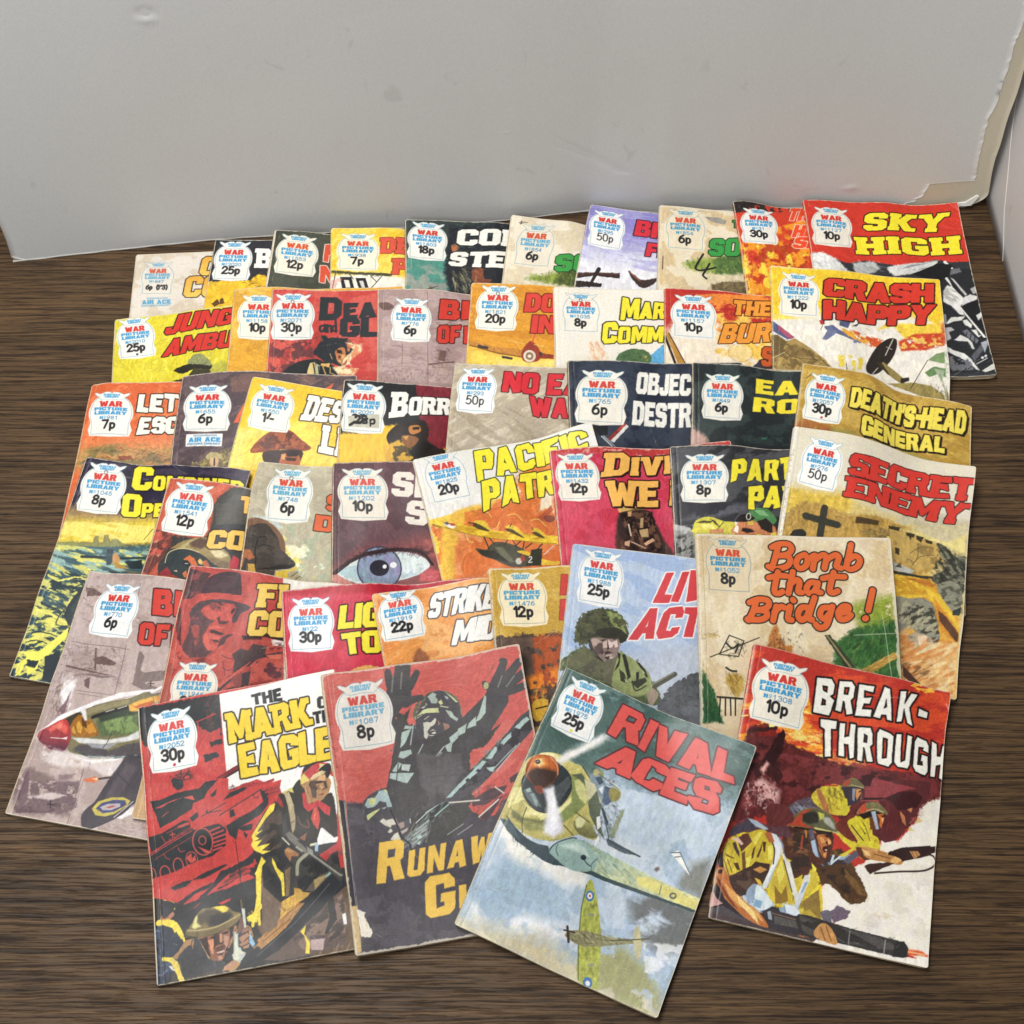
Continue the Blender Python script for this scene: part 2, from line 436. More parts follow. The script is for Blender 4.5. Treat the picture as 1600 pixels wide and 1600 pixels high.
    def S(s, cols, pts, o):
        p = np.asarray(pts, float); cols = cols.split('/'); s.seed += 1
        r = np.random.RandomState(s.seed * 13 + int(p[0, 0] * 7) % 999)
        n = int(o.get('n', 30) * 1.5); ln = o.get('l', 4) * .62; wd = o.get('w', .8) * .62; d0 = np.radians(o.get('d', 0)); j = np.radians(o.get('j', 20))
        lo, hi = p.min(0), p.max(0); k = 0; tries = 0
        while k < n and tries < n * 12:
            tries += 1
            c = lo + (hi - lo) * r.rand(2)
            q = np.roll(p, -1, axis=0); ins = False
            for (ax, ay), (bx, by) in zip(p, q):
                if (ay > c[1]) != (by > c[1]) and c[0] < (bx - ax) * (c[1] - ay) / (by - ay) + ax: ins = not ins
            if not ins: continue
            a = d0 + r.randn() * j; l = ln * r.uniform(.5, 1.4); b = a + r.randn() * .5
            m = c + l / 2 * np.array([np.cos(b), np.sin(b)])
            s.L(cols[r.randint(len(cols))], [c - l / 2 * np.array([np.cos(a), np.sin(a)]), c, m],
                {'w': wd * r.uniform(.5, 1.3), 'w2': wd * .15, 'a': o.get('a', .9) * r.uniform(.25, .75), 's': .4})
            k += 1
    def N(s, col, pts, o):
        o = dict({'s': .6, 'w': 1.0}, **o)
        r = s.area(pts, o)
        if not r: return
        w, X, Y, d, m = r
        a = np.radians(o.get('d', 0)); sx, sy = o.get('sx', 6), o.get('sy', 6)
        u = (X * np.cos(a) + Y * np.sin(a)) / sx; v = (-X * np.sin(a) + Y * np.cos(a)) / sy
        f = fbm(u, v, s.seed + 3, 5)
        if o.get('r'): f = 1 - abs(2 * f - 1) * 2
        s.put(w, np.clip(m, 0, 1) * np.clip((f - o.get('th', .5)) / o.get('e', .06) + .5, 0, 1) * o.get('a', 1), s.shade(X, Y, col, o, np.asarray(pts)))
    def glyphs(s, polys, fill, line=None, lw=0, fill2=None, dx=0, dy=0, warp=.15, grow=0):
        allp = np.vstack([p for g in polys for p in g]); m = lw + 1.2 + abs(dx) + abs(dy)
        w = s.win(allp[:, 0].min() - m, allp[:, 1].min() - m, allp[:, 0].max() + m, allp[:, 1].max() + m)
        X, Y = s.X[w], s.Y[w]
        if X.size == 0: return
        s.seed += 1
        if warp:
            X, Y = X + (fbm(X * .4, Y * .4, s.seed, 2) - .5) * 2 * warp, Y + (fbm(X * .4, Y * .4, s.seed + 4, 2) - .5) * 2 * warp
        d = np.full(X.shape, 1e9); sh = np.full(X.shape, 1e9)
        for g in polys:
            gp = np.vstack(g); mm_ = lw + 1.5 + abs(dx) + abs(dy)
            i0 = (X[:, 0] > gp[:, 0].min() - mm_ - 1) & (X[:, 0] < gp[:, 0].max() + mm_ + 1)
            if not i0.any(): continue
            a, b = np.where(i0)[0][[0, -1]]; q = slice(a, b + 1)
            d[q] = np.minimum(d[q], s.sdf(X[q], Y[q], g))
            if dx or dy: sh[q] = np.minimum(sh[q], s.sdf(X[q] - dx, Y[q] - dy, g))
        d = d - grow; sh = sh - grow
        if dx or dy: s.put(w, .5 - (np.minimum(sh, d) - lw) / .4, rgb(line))
        if line: s.put(w, .5 - (d - lw) / .5, rgb(line))
        c = np.empty(X.shape + (3,)); c[:] = rgb(fill)
        if fill2:
            t = np.clip((Y - allp[:, 1].min()) / np.ptp(allp[:, 1]), 0, 1)[..., None]; c = c * (1 - t) + rgb(fill2) * t
        c = c * (1 + (fbm(X * .5, Y * .5, s.seed) - .5)[..., None] * .12)
        s.put(w, .5 - d / .5, c)
    def brush(s, ang):
        """Bristle marks and gouache mottling of the painted picture."""
        X, Y = s.X, s.Y; c, n = np.cos(ang), np.sin(ang)
        # bristle direction wanders over the sheet
        a = (fbm(X * .03, Y * .03, s.seed + 61, 2) - .5) * 5
        u = X * (c + .5 * np.sin(a)) + Y * n; v = -X * n + Y * (c + .5 * np.cos(a))
        b1 = fbm(u * .35, v * 1.5, s.seed + 62, 4) - .5; b2 = fbm(X * .8, Y * .8, s.seed + 63, 4) - .5; b3 = fbm(X * .22, Y * .22, s.seed + 64, 3) - .5
        k = np.clip((.93 - s.C.min(-1)) * 1.6, .12, 1)                # plain paper stays smooth
        m = 1 + (.24 * b1 + .10 * b2 + .06 * b3) * k
        s.C *= np.stack([m, m * (1 + .05 * b2), m * (1 - .08 * b3)], -1)
        s.C += .05 * (np.clip(b1 - .06, 0, 1) * 2 * k)[..., None]
    def T(s, text, pts, o):
        """A line of lettering filling the quadrilateral TL TR BR BL."""
        q = np.asarray(pts, float)
        gl = layout(text, o)
        def mp(p):
            x, y = p[:, :1], p[:, 1:]
            return (q[3] * (1 - x) + q[2] * x) * (1 - y) + (q[0] * (1 - x) + q[1] * x) * y
        polys = [[mp(p) for p in g] for g in gl]
        s.glyphs(polys, o['f'], o.get('o'), o.get('lw', .9), o.get('f2'), o.get('dx', 0), o.get('dy', 0), o.get('warp', .2), o.get('grow', .22 if o.get('o') else .1))
    def B(s, num, price, pts, o):
        """The round-topped price badge with its ribbon; pts = base left, base right, ribbon top."""
        bl, br, tp = np.asarray(pts, float)
        ex = br - bl; ey = tp - (bl + br) / 2
        f = lambda pp: bl + np.asarray(pp, float)[:, :1] / 100 * ex + np.asarray(pp, float)[:, 1:] / 100 * ey
        paper = o.get('c', 'eeebe2'); blue = o.get('b', '3f97c9'); red = o.get('r', 'cf3a34'); line = o.get('l', '7fa6b8'); edge = o.get('e', paper)
        dome = [(0, 0), (100, 0), (100, 30), (105, 41), (107, 54), (104, 68), (97, 79), (87, 87), (78, 90), (72, 95), (28, 95), (20, 90), (11, 86), (2, 78), (-4, 67), (-7, 55), (-5, 42), (0, 31)]
        rib = [(4, 100), (7, 95), (17, 89), (16, 86), (27, 82), (50, 84), (73, 82), (84, 86), (83, 89), (93, 95), (96, 100), (92, 100), (80, 96), (66, 101), (55, 101), (50, 98), (45, 101), (34, 101), (20, 96), (9, 100)]
        nw = {'w': 0, 's': .3, 'n': .02}
        s.P(edge, smooth_poly(f(dome), True, 2), nw); s.P(edge, f(rib), nw)
        if o.get('bare'): pass
        inn = [(50 + (x - 50) * .93, y if y > 5 else 3) for x, y in dome]
        p = f(inn); s.L(line, np.vstack([p[17:], p[:14]]) if 0 else p[[14, 13, 12, 11, 10, 9, 8]] if 0 else np.vstack([p[11:], p[:9]]), {'w': .42, 's': .2, 'a': .9})
        s.P(paper, f([(50 + (x - 50) * .9, 50 + (y - 50) * .96) for x, y in rib]), nw)
        s.L(line, f(rib + rib[:1]), {'w': .35, 's': .2, 'a': .85})
        def word(t, x0, x1, y0, y1, col, slant=0, **k):
            q = f([(x0 + slant, y1), (x1 + slant, y1), (x1, y0), (x0, y0)])
            s.T(t, q, dict({'f': col, 'lw': 0, 'warp': 0}, **k))
        word('FLEETWAY', 29, 71, 92.5, 96.5, blue, gap=10); word('LIBRARY', 32, 68, 87.5, 91.5, blue, gap=10)
        word('WAR', 21, 78, 66.5, 79, red, gap=10, grow=.18)
        word('PICTURE', 8, 91, 57.5, 64.5, blue, gap=16, grow=.12); word('LIBRARY', 9, 90, 48, 55.5, blue, gap=12, grow=.12)
        tot = len(num)
        x0 = 50 - (tot * 10 + 22) / 2
        word('N', x0, x0 + 8, 37.2, 43.6, blue); s.E(blue, f([(x0 + 13, 42), (x0 + 15.2, 42), (x0 + 13, 43.6)]), {'t': .38}); s.L(blue, f([(x0 + 11, 38.4), (x0 + 15, 38.4)]), {'w': .4})
        s.digits(num, f, x0 + 19, 36.6, 10, 7.4, '3a86b4', .52)
        big = 15 if not o.get('thin') else 14
        wd = sum(12 if ch in "1'" else 16 if ch == 'p' else 8 if ch in '()/' else 18.5 for ch in price) * (.62 if len(price) > 5 else 1)
        s.digits(price, f, 50 - wd / 2, 16.5, 18.5 * (.62 if len(price) > 5 else 1), 17.5 * (.7 if len(price) > 5 else 1), '262628', 1.0 if o.get('thin') else 1.3 if len(price) > 5 else 1.75, True)
        if 'dot' in o: s.E(o['dot'], f([(50, 7.5), (53.6, 7.5), (50, 10.2)]), {'s': .2})
        if o.get('pen'): # small biro letter over the badge
            s.L('3a3a40', f([(45, 86), (45, 79), (51, 79), (53, 83), (51, 86), (45, 86)]), {'w': .45})
    def digits(s, t, f, x, y, adv, h, col, w, prop=False):
        for ch in t:
            a = adv
            if prop: a = adv * (.65 if ch in "1'" else .86 if ch == 'p' else .43 if ch in '()/' else 1)
            for st in DIG.get(ch, []):
                p = np.array([(x + (px_ / 10) * adv * .72, y + py_ / 14 * h) for px_, py_ in st])
                s.L(col, f(smooth_poly(p, False, 3) if len(p) > 2 and ch not in '147' else p), {'w': w, 's': .22})
            x += a

DIG = {'0': [[(5, 14), (1, 12), (0, 7), (1, 2), (5, 0), (9, 2), (10, 7), (9, 12), (5, 14)]],
       '1': [[(1.5, 11), (5, 14), (5, 0)]],
       '2': [[(0, 10.5), (2, 13.5), (6, 14), (9.5, 11.5), (9, 8.5), (5, 5), (0, 0)], [(0, 0), (10, 0)]],
       '3': [[(0, 11.5), (3, 14), (8, 13.5), (9.5, 10.5), (7, 7.8), (3.5, 7.4)], [(7, 7.5), (10, 4.5), (8, .8), (4, 0), (0, 2)]],
       '4': [[(7.5, 0), (7.5, 14), (0, 4), (10, 4)]],
       '5': [[(9, 14), (2, 14)], [(2, 14), (1, 7.4)], [(1, 7.4), (5, 9), (9, 7.5), (10, 4), (7.5, .5), (4, 0), (0, 1.5)]],
       '6': [[(8.5, 14), (3, 11), (.3, 6), (1, 1.5), (5, 0), (9, 1.5), (10, 4.5), (8, 8), (4, 8.2), (1, 6)]],
       '7': [[(0, 14), (10, 14), (4, 0)]],
       '8': [[(5, 14), (1.5, 12.5), (1, 9.5), (5, 7.5), (9.5, 5), (9, 1.3), (5, 0), (1, 1.3), (.5, 5), (5, 7.5), (9, 9.5), (8.5, 12.5), (5, 14)]],
       '9': [[(1.5, 0), (7, 3), (9.7, 8), (9, 12.5), (5, 14), (1, 12.5), (0, 9.5), (2, 6), (6, 5.8), (9, 8)]],
       'p': [[(1, 9), (1, -4)], [(1, 7), (4.5, 9), (8, 7.5), (8.3, 3), (6, .2), (3, .2), (1, 2)]],
       '(': [[(5, 15), (2, 7), (5, -2)]], ')': [[(2, 15), (5, 7), (2, -2)]], "'": [[(4, 14), (3, 10)]],
       '/': [[(5, 14), (1, 6)]], '-': [[(1, 6), (6, 6)]]}

FONT = {
 'A': (86, '0,0 29,100 57,100 86,0 56,0 51,18 35,18 30,0|39,38 47,38 43,64'),
 'B': (76, '0,0 0,100 58,100 72,88 72,62 62,52 76,42 76,12 62,0|28,62 28,79 45,79 45,62|28,21 28,41 48,41 48,21'),
 'C': (76, '76,34 76,14 62,0 14,0 0,14 0,86 14,100 62,100 76,86 76,64 48,64 48,78 28,78 28,22 48,22 48,34'),
 'D': (76, '0,0 0,100 54,100 76,78 76,22 54,0|28,22 28,78 44,78 48,70 48,30 44,22'),
 'E': (68, '0,0 0,100 66,100 66,77 28,77 28,62 58,62 58,40 28,40 28,23 68,23 68,0'),
 'F': (66, '0,0 0,100 66,100 66,77 28,77 28,60 58,60 58,37 28,37 28,0'),
 'G': (78, '40,54 78,54 78,12 64,0 14,0 0,14 0,86 14,100 62,100 76,86 76,66 48,66 48,78 28,78 28,22 50,22 50,34 40,34'),
 'H': (78, '0,0 0,100 28,100 28,62 50,62 50,100 78,100 78,0 50,0 50,38 28,38 28,0'),
 'I': (28, '0,0 0,100 28,100 28,0'),
 'J': (64, '0,36 0,14 14,0 50,0 64,14 64,100 36,100 36,22 26,22 26,36'),
 'K': (84, '0,0 0,100 28,100 28,64 50,100 82,100 54,54 84,0 52,0 28,42 28,0'),
 'L': (64, '0,0 0,100 28,100 28,24 64,24 64,0'),
 'M': (100, '0,0 0,100 30,100 50,52 70,100 100,100 100,0 73,0 73,52 57,12 43,12 27,52 27,0'),
 'N': (80, '0,0 0,100 28,100 54,46 54,100 80,100 80,0 54,0 26,54 26,0'),
 'O': (78, '14,0 0,14 0,86 14,100 64,100 78,86 78,14 64,0|28,22 28,78 50,78 50,22'),
 'P': (76, '0,0 0,100 60,100 76,86 76,48 60,34 28,34 28,0|28,56 28,78 48,78 48,56'),
 'R': (80, '0,0 0,100 60,100 75,88 75,56 64,46 80,0 50,0 38,38 28,38 28,0|28,58 28,79 47,79 47,58'),
 'S': (74, '0,30 0,14 14,0 60,0 74,14 74,48 62,60 28,64 28,78 46,78 46,68 74,68 74,86 60,100 14,100 0,86 0,54 12,42 46,36 46,22 28,22 28,30'),
 'T': (74, '23,0 23,76 0,76 0,100 74,100 74,76 51,76 51,0'),
 'U': (78, '0,100 28,100 28,22 50,22 50,100 78,100 78,14 64,0 14,0 0,14'),
 'V': (84, '0,100 30,100 42,42 54,100 84,100 58,0 26,0'),
 'W': (108, '0,100 28,100 36,46 46,90 62,90 72,46 80,100 108,100 90,0 62,0 54,40 46,0 18,0'),
 'X': (84, '0,0 26,52 2,100 34,100 43,74 52,100 82,100 58,52 84,0 52,0 42,28 32,0'),
 'Y': (86, '0,100 32,100 44,66 56,100 86,100 58,44 58,0 30,0 30,44'),
 'Z': (70, '0,0 0,24 36,76 2,76 2,100 70,100 70,78 34,24 70,24 70,0'),
 '2': (70, '0,0 0,22 44,62 44,78 28,78 28,64 0,64 0,86 14,100 58,100 72,86 72,58 36,24 72,24 72,0'), '5': (72, '0,28 0,14 14,0 58,0 72,14 72,54 58,66 28,66 28,78 68,78 68,100 0,100 0,46 44,46 44,22 28,22 28,30'),
 '-': (44, '0,40 0,62 44,62 44,40'), "'": (24, '0,60 4,100 24,100 16,60'), ' ': (30, ''),
 '!': (30, '2,34 0,100 30,100 26,34|0,0 0,24 28,24 28,0')}
# feet and caps (centre x, y) that get slabs in the slab-serif face
SLAB = {'A': [(13, 0), (73, 0)], 'B': [(8, 0), (8, 100)], 'D': [(8, 0), (8, 100)], 'E': [(8, 0), (8, 100)], 'F': [(14, 0), (8, 100)],
        'H': [(14, 0), (64, 0), (14, 100), (64, 100)], 'I': [(14, 0), (14, 100)], 'K': [(14, 0), (70, 0), (14, 100), (66, 100)], 'L': [(8, 0), (14, 100)],
        'M': [(13, 0), (87, 0), (8, 100), (92, 100)], 'N': [(13, 0), (10, 100), (67, 100)], 'P': [(14, 0), (8, 100)], 'R': [(14, 0), (68, 0), (8, 100)],
        'T': [(37, 0)], 'U': [(14, 100), (64, 100)], 'V': [(14, 100), (70, 100)], 'W': [(14, 100), (94, 100)], 'Y': [(44, 0), (14, 100), (72, 100)]}

def layout(text, o):
    gap = o.get('gap', 8) * .75; thin = o.get('cond', 1); r = np.random.RandomState(len(text) * 7 + ord(text[0]))
    jit = o.get('jit', 0); x = 0; out = []
    for ch in text:
        small = ch.islower(); c = ch.upper()
        wd, data = FONT[c]; sc = o.get('sm', .78) if small else 1.0
        polys = []
        for part in data.split('|'):
            if not part: continue
            p = np.array([[float(v) for v in q.split(',')] for q in part.split()])
            if jit: p = p + r.uniform(-jit, jit, p.shape)
            polys.append(p)
        sl = o.get('slab', 0)
        if sl and c in SLAB:
            for (cx, cy) in SLAB[c]:
                h = 20; hw = 14 + sl
                y0, y1 = (0, h) if cy == 0 else (100 - h, 100)
                polys.append(('slab', np.array([(cx - hw, y0), (cx + hw, y0), (cx + hw, y1), (cx - hw, y1)], float)))
        g = []; extra = []
        shift = (sl * .7 if sl and c in SLAB else 0) * sc
        for p in polys:
            tag = None
            if isinstance(p, tuple): tag, p = p
            p = p * sc; p[:, 0] += x + shift
            if o.get('top') and small: p[:, 1] += 100 * (1 - sc)
            if o.get('it'): p[:, 0] += p[:, 1] * o['it']
            (extra if tag else g).append(p)
        if g: out.append(g)
        for e in extra: out.append([e])
        x += wd * sc + gap + 2 * shift
    W_ = x - gap
    if o.get('it'): W_ += 0
    for g in out:
        for p in g: p[:, 0] /= W_; p[:, 1] /= 100
    return out


# ------------------------------------------------------------------ the comics: layout data
# id: x, y (mm, top left corner on the table), turn, thickness, size factor, visible width and depth (mm), finish
BOOKS = {
 1: (-310.32, 671.61, 0.05225, 3.2, 1.0002, 67, 69, 2, 1.0),
 2: (-245.29, 683.40, -0.03054, 3.21, 1.0002, 53, 73, 0, 0.7),
 3: (-195.38, 687.95, -0.05043, 2.94, 1.0029, 55, 61, 0, 0.7),
 4: (-148.87, 688.87, 0.04780, 2.73, 1.0012, 65, 65, 0, 0.7),
 5: (-88.36, 697.30, 0.04141, 2.52, 1.0154, 89, 75, 0, 0.7),
 6: (-0.56, 706.38, -0.10997, 2.82, 1.0046, 67, 75, 2, 1.1),
 7: (65.86, 719.57, -0.18217, 2.85, 1.0007, 69, 93, 0, 0.7),
 8: (122.49, 712.95, -0.07405, 4.2, 0.9993, 77, 91, 2, 1.5),
 9: (183.42, 716.07, 0.05169, 2.51, 0.9783, 67, 100, 0, 0.7),
 10: (243.40, 722.36, 0.01134, 3.2, 0.9823, 134, 177, 0, 0.7),
 11: (-317.08, 603.47, 0.10691, 3.07, 1.0061, 99, 71, 0, 0.7),
 12: (-221.50, 624.09, 0.03026, 2.68, 1.0037, 134, 85, 0, 0.7),
 13: (-189.80, 620.22, 0.02770, 2.86, 1.0001, 89, 91, 0, 0.7),
 14: (-106.29, 619.35, 0.04204, 3.35, 1.0003, 77, 94, 0, 0.7),
 15: (-32.27, 630.97, -0.04273, 3.29, 0.9991, 73, 83, 0, 0.7),
 16: (32.84, 624.11, 0.00417, 3.24, 1.0004, 134, 81, 2, 0.7),
 17: (121.11, 623.34, -0.04874, 2.82, 1.0039, 89, 77, 0, 0.7),
 18: (208.00, 648.42, -0.07210, 2.93, 1.0230, 134, 114, 1, 0.5),
 19: (-325.78, 541.59, -0.03824, 3.08, 1.0005, 77, 130, 0, 0.7),
 20: (-251.57, 539.62, -0.01594, 2.52, 0.9988, 134, 85, 0, 0.7),
 21: (-195.35, 531.48, -0.15630, 2.98, 0.9996, 81, 93, 0, 0.7),
 22: (-126.55, 528.80, -0.01590, 2.72, 1.0004, 85, 73, 0, 0.7),
 23: (-43.63, 549.34, -0.06355, 3.28, 1.0020, 95, 85, 0, 0.7),
 24: (41.99, 548.21, 0.01170, 2.52, 1.0000, 134, 77, 1, 0.7),
 25: (137.19, 547.26, -0.06230, 3.09, 1.0052, 87, 73, 1, 0.7),
 26: (221.02, 545.76, -0.18931, 3.26, 0.9980, 134, 177, 0, 0.7),
 27: (-317.51, 473.46, -0.17420, 2.68, 0.9726, 134, 177, 1, 0.6),
 28: (-248.00, 447.13, -0.19700, 3.29, 0.9975, 73, 77, 0, 0.7),
 29: (-183.97, 458.55, -0.07900, 3.26, 1.0007, 69, 93, 2, 0.7),
 30: (-129.45, 455.32, 0.04250, 2.48, 0.9998, 81, 96, 0, 0.7),
 31: (-71.88, 456.75, 0.25320, 3.12, 1.0031, 134, 100, 0, 0.7),
 32: (27.13, 467.00, 0.09028, 2.47, 1.0041, 134, 91, 0, 0.7),
 33: (115.81, 473.44, 0.00238, 2.93, 0.9996, 95, 91, 1, 0.7),
 34: (209.03, 490.83, -0.21959, 3.6, 1.0152, 134, 177, 0, 0.7),
 35: (-300.91, 380.28, -0.18120, 3.6, 0.9833, 103, 177, 0, 0.7),
 36: (-224.80, 375.80, -0.13358, 2.77, 0.9751, 115, 177, 0, 0.7),
 37: (-158.35, 355.03, 0.10242, 3.2, 1.0007, 134, 65, 0, 0.7),
 38: (-96.12, 351.48, 0.20842, 2.76, 1.0051, 85, 55, 0, 0.7),
 39: (-16.69, 373.46, 0.08863, 2.6, 1.0010, 61, 120, 2, 1.1),
 40: (43.09, 394.98, -0.12218, 2.8, 0.9999, 103, 122, 0, 0.7),
 41: (130.06, 402.45, -0.03062, 4.2, 1.0256, 134, 146, 2, 1.6),
 42: (-249.72, 275.65, 0.17727, 3.0, 0.9946, 134, 177, 0, 0.5),
 43: (-127.05, 293.12, 0.17309, 4.6, 0.9989, 134, 177, 2, 1.2),
 44: (35.95, 301.82, -0.41457, 3.8, 1.0115, 134, 177, 1, 0.5),
 45: (163.93, 318.62, -0.22587, 3.2, 1.0190, 134, 177, 1, 0.5),
}
